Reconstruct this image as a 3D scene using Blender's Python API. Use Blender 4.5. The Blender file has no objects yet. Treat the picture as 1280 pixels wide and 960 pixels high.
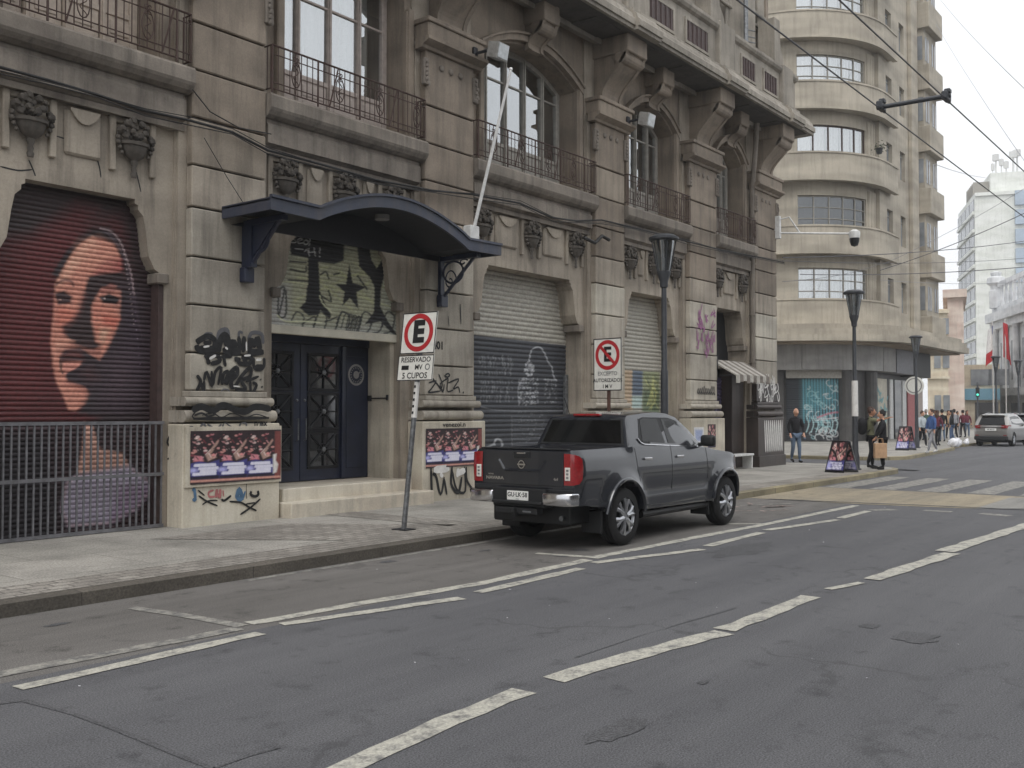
import bpy, bmesh, math, random
import numpy as np
from mathutils import Vector, Matrix
R=random.Random(7)
scene=bpy.context.scene
COL=scene.collection
PI=math.pi
# ------------------------------------------------------------ camera model
F_PX=1240.; HOR=515.; VPX=1600.; CAMH=1.75
TH=math.atan((VPX-640)/F_PX); PITCH=math.atan((HOR-480)/F_PX)
cF=np.array((math.cos(TH)*math.cos(PITCH),math.sin(TH)*math.cos(PITCH),math.sin(PITCH)))
cR=np.array((math.sin(TH),-math.cos(TH),0.)); cU=np.cross(cR,cF)
def ray(x,y): return cF+(x-640)/F_PX*cR-(y-480)/F_PX*cU
def gz(x,y,z=0.):                      # photo point -> point of the ground plane
    d=ray(x,y); t=(z-CAMH)/d[2]; return (t*d[0],t*d[1])
def fy(x,y,Y=12.3):                    # photo point -> (X,Z) on a wall plane Y
    d=ray(x,y); t=Y/d[1]; return (t*d[0],CAMH+t*d[2])
def pxof(X,Y,Z):
    X=np.asarray(X,float); v=np.stack([X,np.zeros_like(X)+Y,np.asarray(Z,float)+np.zeros_like(X)-CAMH],-1)
    w=v@cF; return 640+F_PX*(v@cR)/w, 480-F_PX*(v@cU)/w
cam=bpy.data.cameras.new('camera'); cam.sensor_width=36; cam.lens=F_PX/1280*36; cam.clip_end=3000; cam.clip_start=.05
co=bpy.data.objects.new('camera',cam); COL.objects.link(co)
co.location=(0,0,CAMH); co.rotation_euler=(PI/2+PITCH,0,TH-PI/2); scene.camera=co
# ------------------------------------------------------------ colours and materials
def lin(c): c/=255.; return c/12.92 if c<=.04045 else ((c+.055)/1.055)**2.4
def S(r,g,b): return (lin(r),lin(g),lin(b),1)
MATS={}
def newmat(name):
    m=bpy.data.materials.new(name); m.use_nodes=True; MATS[name]=m
    return m,m.node_tree.nodes,m.node_tree.links,m.node_tree.nodes['Principled BSDF']
def coords(N,L,scale=(1,1,1)):
    tc=N.new('ShaderNodeTexCoord'); mp=N.new('ShaderNodeMapping'); mp.inputs['Scale'].default_value=scale
    L.new(tc.outputs['Object'],mp.inputs['Vector']); return mp.outputs['Vector']
def noise(N,L,vec,scale,detail=4,rough=.6):
    n=N.new('ShaderNodeTexNoise'); n.inputs['Scale'].default_value=scale; n.inputs['Detail'].default_value=detail
    n.inputs['Roughness'].default_value=rough; L.new(vec,n.inputs['Vector']); return n.outputs['Fac']
def ramp(N,L,fac,a,b,ca=(0,0,0,1),cb=(1,1,1,1)):
    r=N.new('ShaderNodeValToRGB'); e=r.color_ramp.elements; e[0].position=a; e[1].position=b; e[0].color=ca; e[1].color=cb
    L.new(fac,r.inputs['Fac']); return r.outputs['Color']
def mix(N,L,fac,a,b,mode='MIX'):
    m=N.new('ShaderNodeMix'); m.data_type='RGBA'; m.blend_type=mode
    def put(i,v):
        if isinstance(v,(tuple,list)): m.inputs[i].default_value=v
        elif isinstance(v,(int,float)): m.inputs[i].default_value=v
        else: L.new(v,m.inputs[i])
    put(0,fac); put(6,a); put(7,b); return m.outputs[2]
def bump(N,L,h,strength,dist,B):
    b=N.new('ShaderNodeBump'); b.inputs['Strength'].default_value=strength; b.inputs['Distance'].default_value=dist
    L.new(h,b.inputs['Height']); L.new(b.outputs['Normal'],B.inputs['Normal'])
def grimy(name,c1,c2,stain,rough=.85,streak=.5,blot=1.1,grain=35,bstr=.2,stainpos=(.46,.70)):
    m,N,L,B=newmat(name); v=coords(N,L)
    base=mix(N,L,ramp(N,L,noise(N,L,v,blot,5),.35,.65),c1,c2)
    v2=coords(N,L,(3.2,3.2,.28)); st=ramp(N,L,noise(N,L,v2,1.6,5,.65),*stainpos)
    mul=N.new('ShaderNodeMath'); mul.operation='MULTIPLY'; mul.inputs[1].default_value=streak; L.new(st,mul.inputs[0])
    c=mix(N,L,mul.outputs[0],base,stain)
    g=noise(N,L,v,grain,3,.7)
    v3=coords(N,L,(.35,.35,1.45)); c=mix(N,L,.30,c,ramp(N,L,noise(N,L,v3,1.,2,.4),.38,.62,(.25,.25,.25,1),(.72,.72,.72,1)),'OVERLAY')
    pit=ramp(N,L,noise(N,L,v,5.5,6,.7),.60,.74); pm=N.new('ShaderNodeMath'); pm.operation='MULTIPLY'; pm.inputs[1].default_value=.5*streak; L.new(pit,pm.inputs[0]); c=mix(N,L,pm.outputs[0],c,stain)
    c=mix(N,L,.12,c,ramp(N,L,g,.25,.75),'OVERLAY')
    L.new(c,B.inputs['Base Color']); B.inputs['Roughness'].default_value=rough
    bump(N,L,g,bstr,.01,B); return m
def plain(name,c,rough=.5,metal=0.,coat=0.,var=.12,scale=9.,spec=.5):
    m,N,L,B=newmat(name); v=coords(N,L)
    d=tuple(x*(1-var*1.6) for x in c[:3])+(1,); h=tuple(min(1,x*(1+var)) for x in c[:3])+(1,)
    L.new(mix(N,L,ramp(N,L,noise(N,L,v,scale,4),.3,.7),d,h),B.inputs['Base Color'])
    B.inputs['Roughness'].default_value=rough; B.inputs['Metallic'].default_value=metal
    B.inputs['Coat Weight'].default_value=coat; B.inputs['Specular IOR Level'].default_value=spec
    return m
def painted(name,rough=.6):          # colour stored per vertex: murals, posters, printed signs
    m,N,L,B=newmat(name); a=N.new('ShaderNodeVertexColor'); a.layer_name='paint'
    v=coords(N,L); c=mix(N,L,.25,a.outputs['Color'],ramp(N,L,noise(N,L,v,22,4),.25,.75),'OVERLAY')
    L.new(c,B.inputs['Base Color']); B.inputs['Roughness'].default_value=rough; return m
def glass(name,refl=.35,tint=(.55,.6,.62,1),rough=.015):
    m,N,L,B=newmat(name); N.remove(B); out=[n for n in N if n.type=='OUTPUT_MATERIAL'][0]
    t=N.new('ShaderNodeBsdfTransparent'); t.inputs[0].default_value=tint
    g=N.new('ShaderNodeBsdfGlossy'); g.inputs['Roughness'].default_value=rough; g.inputs[0].default_value=(.9,.93,.95,1)
    v=coords(N,L); b=N.new('ShaderNodeBump'); b.inputs['Strength'].default_value=.05; b.inputs['Distance'].default_value=.05
    L.new(noise(N,L,v,1.3,2),b.inputs['Height']); L.new(b.outputs['Normal'],g.inputs['Normal'])
    x=N.new('ShaderNodeMixShader'); x.inputs[0].default_value=refl
    L.new(t.outputs[0],x.inputs[1]); L.new(g.outputs[0],x.inputs[2]); L.new(x.outputs[0],out.inputs['Surface']); return m
def M(n): return MATS[n]
# ------------------------------------------------------------ objects
ORG={}
def tag(o,label=None,cat=None,group=None,kind=None):
    if label: o['label']=label
    if cat: o['category']=cat
    if group: o['group']=group
    if kind: o['kind']=kind
    return o
def thing(name,loc,label,cat,rz=0.,group=None,world=True):
    o=bpy.data.objects.new(name,None); COL.objects.link(o); o.location=loc; o.rotation_euler=(0,0,rz); o.empty_display_size=.2
    if world: ORG[o]=Vector(loc)
    return tag(o,label,cat,group)
def copy_tree(o,parent=None):
    c=o.copy(); COL.objects.link(c)
    if parent: c.parent=parent
    for ch in list(o.children): copy_tree(ch,c)
    return c
class MB:
    def __init__(s): s.bm=bmesh.new(); s.col=None
    def _f(s,vs,mi):
        try: f=s.bm.faces.new(vs); f.material_index=mi; return f
        except ValueError: return None
    def quad(s,pts,mi=0): return s._f([s.bm.verts.new(p) for p in pts],mi)
    def box(s,x0,x1,y0,y1,z0,z1,mi=0,bev=0.,seg=1):
        v=[s.bm.verts.new(p) for p in ((x0,y0,z0),(x1,y0,z0),(x1,y1,z0),(x0,y1,z0),(x0,y0,z1),(x1,y0,z1),(x1,y1,z1),(x0,y1,z1))]
        fs=[s._f([v[i] for i in q],mi) for q in ((0,3,2,1),(4,5,6,7),(0,1,5,4),(1,2,6,5),(2,3,7,6),(3,0,4,7))]
        if bev>0:
            es={e for f in fs for e in f.edges}
            bmesh.ops.bevel(s.bm,geom=list(es),offset=bev,segments=seg,affect='EDGES',profile=.5,clamp_overlap=True,material=mi)
        return v
    def prism(s,pts,axis,a,b,mi=0):
        def P(p,t): return {'x':(t,p[0],p[1]),'y':(p[0],t,p[1]),'z':(p[0],p[1],t)}[axis]
        A=[s.bm.verts.new(P(p,a)) for p in pts]; B=[s.bm.verts.new(P(p,b)) for p in pts]
        s._f(A,mi); s._f(B[::-1],mi); n=len(pts)
        for i in range(n): s._f([A[i],B[i],B[(i+1)%n],A[(i+1)%n]],mi)
    def tube(s,pts,r,seg=8,mi=0,caps=True):
        pts=[Vector(p) for p in pts]; n=len(pts); rs=r if isinstance(r,(list,tuple)) else [r]*n
        rings=[]; up=None
        for i,p in enumerate(pts):
            t=(pts[min(i+1,n-1)]-pts[max(i-1,0)])
            t=t.normalized() if t.length>1e-9 else Vector((0,0,1))
            if up is None: up=Vector((0,0,1)) if abs(t.z)<.9 else Vector((1,0,0))
            a=t.cross(up); a=a.normalized() if a.length>1e-6 else Vector((1,0,0)); b=a.cross(t).normalized(); up=b
            rings.append([s.bm.verts.new(p+rs[i]*(math.cos(2*PI*k/seg)*a+math.sin(2*PI*k/seg)*b)) for k in range(seg)])
        for i in range(n-1):
            for k in range(seg): s._f([rings[i][k],rings[i][(k+1)%seg],rings[i+1][(k+1)%seg],rings[i+1][k]],mi)
        if caps: s._f(rings[0][::-1],mi); s._f(rings[-1],mi)
    def lathe(s,prof,seg=24,c=(0,0,0),axis='z',mi=0,a0=0.,a1=2*PI,sy=1.,caps=True):
        full=abs(a1-a0-2*PI)<1e-6; k=seg if full else seg+1; rings=[]
        for (r,h) in prof:
            ring=[]
            for i in range(k):
                a=a0+(a1-a0)*i/seg; u=r*math.cos(a); w=r*math.sin(a)*sy
                p={'z':(u,w,h),'y':(u,h,w),'x':(h,u,w)}[axis]
                ring.append(s.bm.verts.new((p[0]+c[0],p[1]+c[1],p[2]+c[2])))
            rings.append(ring)
        for i in range(len(prof)-1):
            for j in range(seg): s._f([rings[i][j],rings[i][(j+1)%k],rings[i+1][(j+1)%k],rings[i+1][j]],mi)
        if not caps or prof[0]==prof[-1]: return
        if prof[0][0]>1e-4 and full: s._f(rings[0][::-1],mi)
        if prof[-1][0]>1e-4 and full: s._f(rings[-1],mi)
    def ball(s,c,r,mi=0,sub=2,sc=(1,1,1)):
        m=Matrix.Translation(c)@Matrix.Diagonal((sc[0]*r,sc[1]*r,sc[2]*r,1))
        g=bmesh.ops.create_icosphere(s.bm,subdivisions=sub,radius=1,matrix=m)
        for v in g['verts']:
            for f in v.link_faces: f.material_index=mi
    def grid(s,xs,zs,fn,mi=0):
        V=[[s.bm.verts.new(fn(x,z)) for x in xs] for z in zs]
        for j in range(len(zs)-1):
            for i in range(len(xs)-1): s._f([V[j][i],V[j][i+1],V[j+1][i+1],V[j+1][i]],mi)
        return V
    def ribbon(s,pts,w,nrm,off=0.,mi=0,taper=True):
        """flat brush stroke lying on a surface with normal nrm"""
        nrm=Vector(nrm); P=[Vector(p) for p in pts]
        if len(P)<2: return
        Q=[P[0]]                                 # resample with Catmull-Rom for round strokes
        for i in range(len(P)-1):
            a,b,c,d=P[max(i-1,0)],P[i],P[i+1],P[min(i+2,len(P)-1)]
            for k in range(1,5):
                t=k/4; Q.append(.5*((2*b)+(c-a)*t+(2*a-5*b+4*c-d)*t*t+(3*b-a-3*c+d)*t**3))
        prev=None
        for i,q in enumerate(Q):
            t=(Q[min(i+1,len(Q)-1)]-Q[max(i-1,0)])
            if t.length<1e-7: continue
            sd=t.cross(nrm).normalized(); ww=w*.5
            if taper and (i==0 or i==len(Q)-1): ww*=.55
            o=nrm*(off+i*.00006); cur=(s.bm.verts.new(q+sd*ww+o),s.bm.verts.new(q-sd*ww+o))
            if prev: s._f([prev[0],prev[1],cur[1],cur[0]],mi)
            prev=cur
    def build(s,name,mats,parent=None,smooth=False,angle=35,origin=None,label=None,recalc=True,merge=False,split=False):
        if merge: bmesh.ops.remove_doubles(s.bm,verts=s.bm.verts,dist=1e-4)
        if recalc: bmesh.ops.recalc_face_normals(s.bm,faces=s.bm.faces)
        o0=Vector(origin) if origin is not None else (ORG.get(parent,Vector((0,0,0))) if parent else Vector((0,0,0)))
        if o0.length>0: bmesh.ops.translate(s.bm,verts=s.bm.verts,vec=-o0)
        me=bpy.data.meshes.new(name); s.bm.to_mesh(me); s.bm.free()
        if not isinstance(mats,(list,tuple)): mats=[mats]
        for m in mats: me.materials.append(M(m) if isinstance(m,str) else m)
        if smooth:
            for p in me.polygons: p.use_smooth=True
            me.set_sharp_from_angle(angle=math.radians(angle))
        o=bpy.data.objects.new(name,me); COL.objects.link(o)
        if parent: o.parent=parent; ORG[o]=o0
        elif origin is not None: o.location=o0; ORG[o]=o0
        if label: o['label']=label
        if split: split_loose(o)
        return o
def split_loose(o,gap=.012):
    """pieces of a mesh that do not touch become objects of their own"""
    me=o.data; bm=bmesh.new(); bm.from_mesh(me); seen={}; isl=[]
    for v in bm.verts:
        if v in seen: continue
        st=[v]; seen[v]=len(isl); cur=[]
        while st:
            w=st.pop(); cur.append(w)
            for e in w.link_edges:
                q=e.other_vert(w)
                if q not in seen: seen[q]=len(isl); st.append(q)
        isl.append(cur)
    bx=[[min(v.co[i] for v in c)-gap for i in range(3)]+[max(v.co[i] for v in c)+gap for i in range(3)] for c in isl]; grp=list(range(len(isl)))
    def root(i):
        while grp[i]!=i: i=grp[i]
        return i
    for i in range(len(isl)):
        for j in range(i):
            if all(bx[i][k]<=bx[j][k+3] and bx[j][k]<=bx[i][k+3] for k in range(3)): grp[root(i)]=root(j)
    gs=sorted({root(i) for i in range(len(isl))})
    if len(gs)<2: bm.free(); return [o]
    out=[o]; own={v:root(i) for v,i in seen.items()}
    for n,g in enumerate(gs):
        b2=bm.copy(); b2.verts.ensure_lookup_table(); bm.verts.ensure_lookup_table()
        kill=[b2.verts[v.index] for v in bm.verts if own[v]!=g]; bmesh.ops.delete(b2,geom=kill,context='VERTS')
        m2=me if False else bpy.data.meshes.new(me.name); b2.to_mesh(m2); b2.free()
        for mt in me.materials: m2.materials.append(mt)
        if n==0: first=m2
        else:
            c=o.copy(); c.data=m2; COL.objects.link(c); ORG[c]=ORG.get(o,Vector((0,0,0))); out.append(c)
    o.data=first; bm.free(); return out
def setpaint(o,cols):
    me=o.data; a=me.color_attributes.new('paint','FLOAT_COLOR','POINT')
    buf=np.ones((len(me.vertices),4),np.float32); buf[:,:3]=cols; a.data.foreach_set('color',buf.ravel())
def struct(name,mb,mats,**k): return tag(mb.build(name,mats,**k),kind='structure')
def text_verts(txt,size,bold=0.,align='CENTER',space=1.,sx=1.):
    c=bpy.data.curves.new('lettering','FONT'); c.body=txt; c.size=size; c.align_x=align; c.align_y='CENTER'; c.offset=bold; c.space_character=space
    c.resolution_u=3
    o=bpy.data.objects.new('lettering',c); COL.objects.link(o); dg=bpy.context.evaluated_depsgraph_get()
    me=bpy.data.meshes.new_from_object(o.evaluated_get(dg)); bpy.data.objects.remove(o); bpy.data.curves.remove(c)
    V=[(v.co.x*sx,v.co.y) for v in me.vertices]; Fc=[tuple(p.vertices) for p in me.polygons]; bpy.data.meshes.remove(me); return V,Fc
def put_text(mb,txt,size,fn,mi=0,**k):       # fn maps (u,v) to a point
    V,Fc=text_verts(txt,size,**k); vs=[mb.bm.verts.new(fn(u,v)) for u,v in V]
    for f in Fc: mb._f([vs[i] for i in f],mi)
# ------------------------------------------------------------ painting (numpy) for murals and posters
class Paint:
    def __init__(s,px,py,base): s.x=np.asarray(px,float); s.y=np.asarray(py,float); s.c=np.tile(np.array(base[:3],float),(len(s.x),1))
    def _mix(s,a,col): a=np.clip(a,0,1)[:,None]; s.c=s.c*(1-a)+np.array(col[:3])*a
    def dist(s,P,closed):
        P=np.asarray(P,float); d=np.full(len(s.x),1e9); ins=np.zeros(len(s.x),bool); n=len(P)
        for i in range(n if closed else n-1):
            a=P[i]; b=P[(i+1)%n]; e=b-a; l=e@e+1e-12
            t=np.clip(((s.x-a[0])*e[0]+(s.y-a[1])*e[1])/l,0,1)
            d=np.minimum(d,np.hypot(s.x-a[0]-t*e[0],s.y-a[1]-t*e[1]))
            if closed:
                cr=((a[1]>s.y)!=(b[1]>s.y)); 
                with np.errstate(divide='ignore',invalid='ignore'):
                    xi=(b[0]-a[0])*(s.y-a[1])/(b[1]-a[1]+1e-12)+a[0]
                ins^=cr&(s.x<xi)
        return d,ins
    def poly(s,P,col,soft=.8,alpha=1.):
        d,i=s.dist(P,True); sd=np.where(i,d,-d); s._mix(np.clip(.5+sd/(2*soft),0,1)*alpha,col)
    def stroke(s,P,w,col,soft=.5,alpha=1.):
        Q=[]; P=[np.array(p,float) for p in P]
        for i in range(len(P)-1):
            a,b,c,d=P[max(i-1,0)],P[i],P[i+1],P[min(i+2,len(P)-1)]
            for k in range(4):
                t=k/4; Q.append(.5*((2*b)+(c-a)*t+(2*a-5*b+4*c-d)*t*t+(3*b-a-3*c+d)*t**3))
        Q.append(P[-1]); d,_=s.dist(Q,False); s._mix(np.clip(.5+(w/2-d)/(2*soft),0,1)*alpha,col)
    def dot(s,c,r,col,soft=.5,alpha=1.):
        d=np.hypot(s.x-c[0],s.y-c[1]); s._mix(np.clip(.5+(r-d)/(2*soft),0,1)*alpha,col)
grimy('stone',S(165,155,141),S(144,135,123),S(84,77,69),streak=.6)
grimy('stone_low_b',S(168,161,148),S(146,139,128),S(88,83,76),streak=.6)
grimy('stone_low_c',S(188,182,168),S(168,161,149),S(100,94,86),streak=.5)
grimy('stone_upper_b',S(134,123,110),S(114,104,93),S(70,63,56),streak=.6)
grimy('stone_upper_c',S(152,141,127),S(134,124,111),S(83,76,68),streak=.55)
grimy('stone_soffit_shade',S(88,84,80),S(70,67,64),S(46,44,43),streak=.5)  # darker stone with the shade under the cornice put into its colour
grimy('stone_low',S(178,171,158),S(156,149,138),S(92,86,79),streak=.55)
grimy('stone_upper',S(143,131,117),S(124,113,101),S(76,70,64),streak=.5)
grimy('stone_trim',S(134,126,116),S(112,104,96),S(68,63,58),streak=.65,blot=2.)
grimy('stone_attic',S(158,151,140),S(132,126,116),S(92,86,79),streak=.55)
grimy('stone_pale',S(178,170,154),S(150,143,129),S(96,90,80),streak=.5)
grimy('cream_wall',S(202,194,178),S(182,174,158),S(120,112,100),streak=.5)
grimy('granite',S(72,62,57),S(54,47,44),S(40,35,34),rough=.5,streak=.4,bstr=.1)
grimy('dark_relief',S(92,86,79),S(72,67,62),S(40,38,36),streak=.4,blot=6)
grimy('marble',S(214,207,192),S(190,181,165),S(110,101,88),rough=.6,streak=.3)
grimy('tan_wall',S(174,166,151),S(161,153,139),S(126,119,108),streak=.45,blot=.5)
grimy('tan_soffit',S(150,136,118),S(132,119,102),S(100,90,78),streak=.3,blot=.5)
grimy('dark_stone',S(82,80,78),S(62,60,60),S(44,43,43),rough=.5,streak=.4)
grimy('grey_board',S(152,150,147),S(136,134,132),S(88,86,84),rough=.6,streak=.35)
grimy('cream_far',S(214,203,182),S(196,184,162),S(150,140,124),streak=.35,blot=.4)
grimy('pink_far',S(214,196,184),S(200,182,170),S(160,146,136),streak=.4,blot=.4)
grimy('white_far',S(226,228,222),S(212,214,208),S(170,170,166),streak=.3,blot=.25)
grimy('ornate_far',S(216,217,218),S(194,196,198),S(140,142,146),streak=.45,blot=.6)
plain('dark_void',S(26,26,28),.8); plain('room_dark',S(52,50,48),.9)
plain('rust_iron',S(72,54,48),.65,.2); plain('black_iron',S(34,34,38),.5,.3)
plain('navy_paint',S(30,37,58),.42,0,.2,var=.2,scale=3); grimy('navy_fascia',S(60,65,80),S(51,56,71),S(88,82,78),rough=.5,streak=.4,blot=3)
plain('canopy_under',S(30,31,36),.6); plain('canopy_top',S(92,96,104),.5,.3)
plain('frame_grey',S(150,146,138),.6); plain('frame_cream',S(186,172,158),.6); plain('frame_pink',S(176,164,156),.65)
plain('curtain',S(212,212,208),.9,var=.06,scale=30); plain('curtain_beige',S(196,184,168),.9,var=.08,scale=30)
glass('window_glass',.5,(.8,.82,.82,1)); glass('dim_glass',.16,(.5,.52,.54,1)); glass('shop_glass',.3,(.3,.32,.33,1))
plain('door_glass',S(38,40,44),.08,0,1.,spec=.8)
plain('white_metal',S(206,206,204),.4); plain('pole_white',S(226,226,224),.45)
plain('galv',S(128,130,132),.45,.6,var=.3,scale=14); plain('lamp_grey',S(66,68,72),.5,.3); plain('lamp_diffuser',S(190,194,196),.25)
plain('post_brown',S(84,58,48),.7); plain('sign_white',S(220,219,212),.4,var=.07,scale=14); plain('sign_red',S(176,40,46),.45)
plain('black_paint',S(24,24,26),.6,var=.3,scale=12); plain('grey_spray',S(90,90,94),.7); plain('white_spray',S(216,214,210),.6,var=.1); plain('purple_spray',S(150,96,136),.7,var=.2); plain('blue_spray',S(84,116,146),.7,var=.2); plain('cyan_spray',S(120,176,182),.6,var=.2); plain('pink_spray',S(176,110,110),.7)
plain('louvre',S(72,57,55),.6,var=.2); plain('cable',S(38,37,37),.7); plain('wire_dark',S(92,92,96),.6); plain('wire_pale',S(150,150,154),.6)
plain('grille_grey',S(120,120,124),.5,.3,var=.2); plain('shutter_cream',S(196,190,174),.6,var=.12,scale=3); plain('meter',S(96,94,90),.6)
plain('truck_paint',S(38,41,48),.25,.25,1.,var=.04,scale=2); plain('chrome',S(210,210,212),.16,1.,var=.05); plain('black_plastic',S(24,25,27),.55,var=.1); plain('tyre',S(28,28,29),.85,var=.15,scale=14)
plain('alloy',S(188,190,194),.28,.9,var=.05); plain('car_glass',S(11,13,15),.03,0,0.,var=.02,spec=.3); plain('rear_glass',S(12,13,14),.12,0,.3,var=.02,spec=.4); plain('lamp_red',S(140,24,30),.12,0,1.,var=.15,scale=30); plain('lamp_clear',S(226,222,216),.1,0,1.,var=.1,scale=40); plain('plate_white',S(226,226,222),.4,var=.03)
plain('suv_paint',S(138,136,133),.3,.6,1.,var=.04); plain('car_dark',S(70,72,78),.3,.5,1.,var=.04)
plain('skin',S(204,158,132),.6,var=.06,scale=14); plain('skin_tan',S(176,128,102),.6,var=.06,scale=14); plain('hair_black',S(28,24,23),.55,var=.2,scale=60); plain('hair_brown',S(74,50,40),.55,var=.25,scale=60); plain('hair_grey',S(168,162,156),.6,var=.15,scale=60)
for n,c in {'cloth_black':(30,30,34),'cloth_olive':(112,112,88),'cloth_denim':(84,104,136),'cloth_jeans':(92,108,128),'cloth_blue':(62,90,140),'cloth_grey':(142,142,146),'cloth_white':(214,214,214),'cloth_maroon':(104,46,60),'cloth_tan':(182,150,120),'cloth_brown':(92,70,58),'cloth_pale':(178,186,190),'shoe_dark':(34,32,32),'shoe_white':(210,208,204),'cloth_green':(70,92,80)}.items(): plain(n,S(*c),.9,var=.15,scale=12)
plain('lip',S(160,90,84),.6); plain('eye',S(30,24,22),.3)
plain('flag_red',S(190,40,48),.8); plain('flag_white',S(230,228,226),.8); plain('flag_blue',S(44,60,120),.8)
plain('awning_grey',S(120,112,104),.8,var=.25); plain('awning_white',S(176,172,164),.8,var=.2); plain('flood_grey',S(150,148,144),.5,var=.2); plain('bag_white',S(226,226,230),.5); plain('leaf_green',S(56,76,48),.7,var=.3,scale=30); plain('sign_blue',S(120,168,190),.6); grimy('street_render',S(112,106,100),S(98,93,88),S(70,66,62)); plain('shop_dark',S(58,58,60),.4)
plain('rubber',S(40,40,42),.8); plain('paper_brown',S(184,150,118),.8); plain('tower_glass',S(138,142,146),.25,var=.3,scale=.6); plain('blue_tower',S(168,182,196),.4,var=.1,scale=.5)
painted('mural_paint',.55); painted('poster_paper',.6)
m,N,L,B=newmat('traffic_green'); B.inputs['Emission Color'].default_value=(.1,1,.7,1); B.inputs['Emission Strength'].default_value=.6; B.inputs['Base Color'].default_value=(.05,.4,.3,1)
# ground materials
def asphalt(name,c1,c2,spot,patch=.22,crack=True):
    m,N,L,B=newmat(name); v=coords(N,L)
    c=mix(N,L,ramp(N,L,noise(N,L,v,patch,6,.6),.38,.62),c1,c2)
    v2=coords(N,L,(.12,1.4,1)); c=mix(N,L,.55,c,mix(N,L,ramp(N,L,noise(N,L,v2,1.,6,.65),.36,.64),spot,tuple(min(1,x*1.12) for x in c1[:3])+(1,)))
    c=mix(N,L,ramp(N,L,noise(N,L,v,2.7,6,.7),.56,.74),c,tuple(x*.62 for x in spot[:3])+(1,))
    g=noise(N,L,v,95,2,.8); c=mix(N,L,.75,c,ramp(N,L,g,.28,.72),'OVERLAY')
    g2=noise(N,L,v,38,3,.75); c=mix(N,L,ramp(N,L,g2,.66,.72),c,tuple(min(1,x*2.1) for x in c1[:3])+(1,))
    if crack:
        vo=N.new('ShaderNodeTexVoronoi'); vo.feature='DISTANCE_TO_EDGE'; vo.inputs['Scale'].default_value=.33
        nz=N.new('ShaderNodeTexNoise'); nz.inputs['Scale'].default_value=1.6; nz.inputs['Detail'].default_value=6; L.new(v,nz.inputs['Vector'])
        vm=N.new('ShaderNodeVectorMath'); vm.operation='MULTIPLY_ADD'; vm.inputs[1].default_value=(1.1,1.1,1.1); L.new(nz.outputs['Color'],vm.inputs[0]); L.new(v,vm.inputs[2]); L.new(vm.outputs[0],vo.inputs['Vector'])
        lo=ramp(N,L,vo.outputs['Distance'],.002,.012,(1,1,1,1),(0,0,0,1))
        gate=ramp(N,L,noise(N,L,v,.5,3),.48,.56); mm=N.new('ShaderNodeMath'); mm.operation='MULTIPLY'; L.new(lo,mm.inputs[0]); L.new(gate,mm.inputs[1])
        m2=N.new('ShaderNodeMath'); m2.operation='MULTIPLY'; m2.inputs[1].default_value=.55; L.new(mm.outputs[0],m2.inputs[0])
        c=mix(N,L,m2.outputs[0],c,tuple(x*.4 for x in c1[:3])+(1,))
    L.new(c,B.inputs['Base Color']); B.inputs['Roughness'].default_value=.75; B.inputs['Specular IOR Level'].default_value=.35
    bump(N,L,g,.5,.006,B)
asphalt('asphalt',S(95,95,97),S(83,83,86),S(79,79,82))
asphalt('asphalt_parking',S(112,109,106),S(101,98,95),S(84,82,79),patch=.6)
asphalt('asphalt_dark',S(86,86,88),S(78,78,80),S(72,72,74),crack=False)
asphalt('yellow_concrete',S(154,143,122),S(136,129,114),S(112,106,96),patch=.5,crack=False)
asphalt('grey_concrete',S(148,146,140),S(132,130,126),S(112,110,108),patch=.4,crack=False)
def worn(name,c,under,lo,hi):
    m,N,L,B=newmat(name); v=coords(N,L)
    w=ramp(N,L,noise(N,L,v,7,7,.75),lo,hi); c2=mix(N,L,w,c,under)
    c2=mix(N,L,.4,c2,ramp(N,L,noise(N,L,v,60,3),.2,.8),'OVERLAY')
    L.new(c2,B.inputs['Base Color']); B.inputs['Roughness'].default_value=.7; bump(N,L,noise(N,L,v,70,2),.4,.005,B)
worn('road_paint',S(178,175,164),S(104,103,102),.47,.66); worn('road_paint_thin',S(152,149,141),S(98,97,96),.40,.60)
worn('road_paint_pink',S(158,140,132),S(96,94,93),.42,.58)
def paving(name,c1,c2,joint,bw,bh,rot=0.,bstr=.6,mort=.012):
    m,N,L,B=newmat(name); tc=N.new('ShaderNodeTexCoord'); mp=N.new('ShaderNodeMapping'); mp.inputs['Rotation'].default_value=(0,0,rot); L.new(tc.outputs['Object'],mp.inputs['Vector'])
    b=N.new('ShaderNodeTexBrick'); b.inputs['Scale'].default_value=1; b.inputs['Brick Width'].default_value=bw; b.inputs['Row Height'].default_value=bh; b.inputs['Mortar Size'].default_value=mort
    b.inputs['Color1'].default_value=c1; b.inputs['Color2'].default_value=c2; b.inputs['Mortar'].default_value=joint; b.inputs['Mortar Smooth'].default_value=.3
    v=mp.outputs['Vector']; L.new(v,b.inputs['Vector'])
    c=mix(N,L,ramp(N,L,noise(N,L,v,.9,6,.65),.42,.7),b.outputs['Color'],tuple(x*.62 for x in c2[:3])+(1,))
    c=mix(N,L,.45,c,ramp(N,L,noise(N,L,v,45,3),.25,.75),'OVERLAY')
    L.new(c,B.inputs['Base Color']); B.inputs['Roughness'].default_value=.8
    mt=N.new('ShaderNodeMath'); mt.operation='MULTIPLY_ADD'; mt.inputs[1].default_value=-.6; L.new(b.outputs['Fac'],mt.inputs[0]); L.new(noise(N,L,v,9,4),mt.inputs[2])
    bump(N,L,mt.outputs[0],bstr,.02,B)
paving('slabs',S(160,156,149),S(148,145,138),S(110,106,100),1.35,1.2,mort=.008,bstr=.3)
paving('cobbles',S(158,153,145),S(134,129,122),S(100,96,91),.23,.15,mort=.013,bstr=.6)
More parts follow.
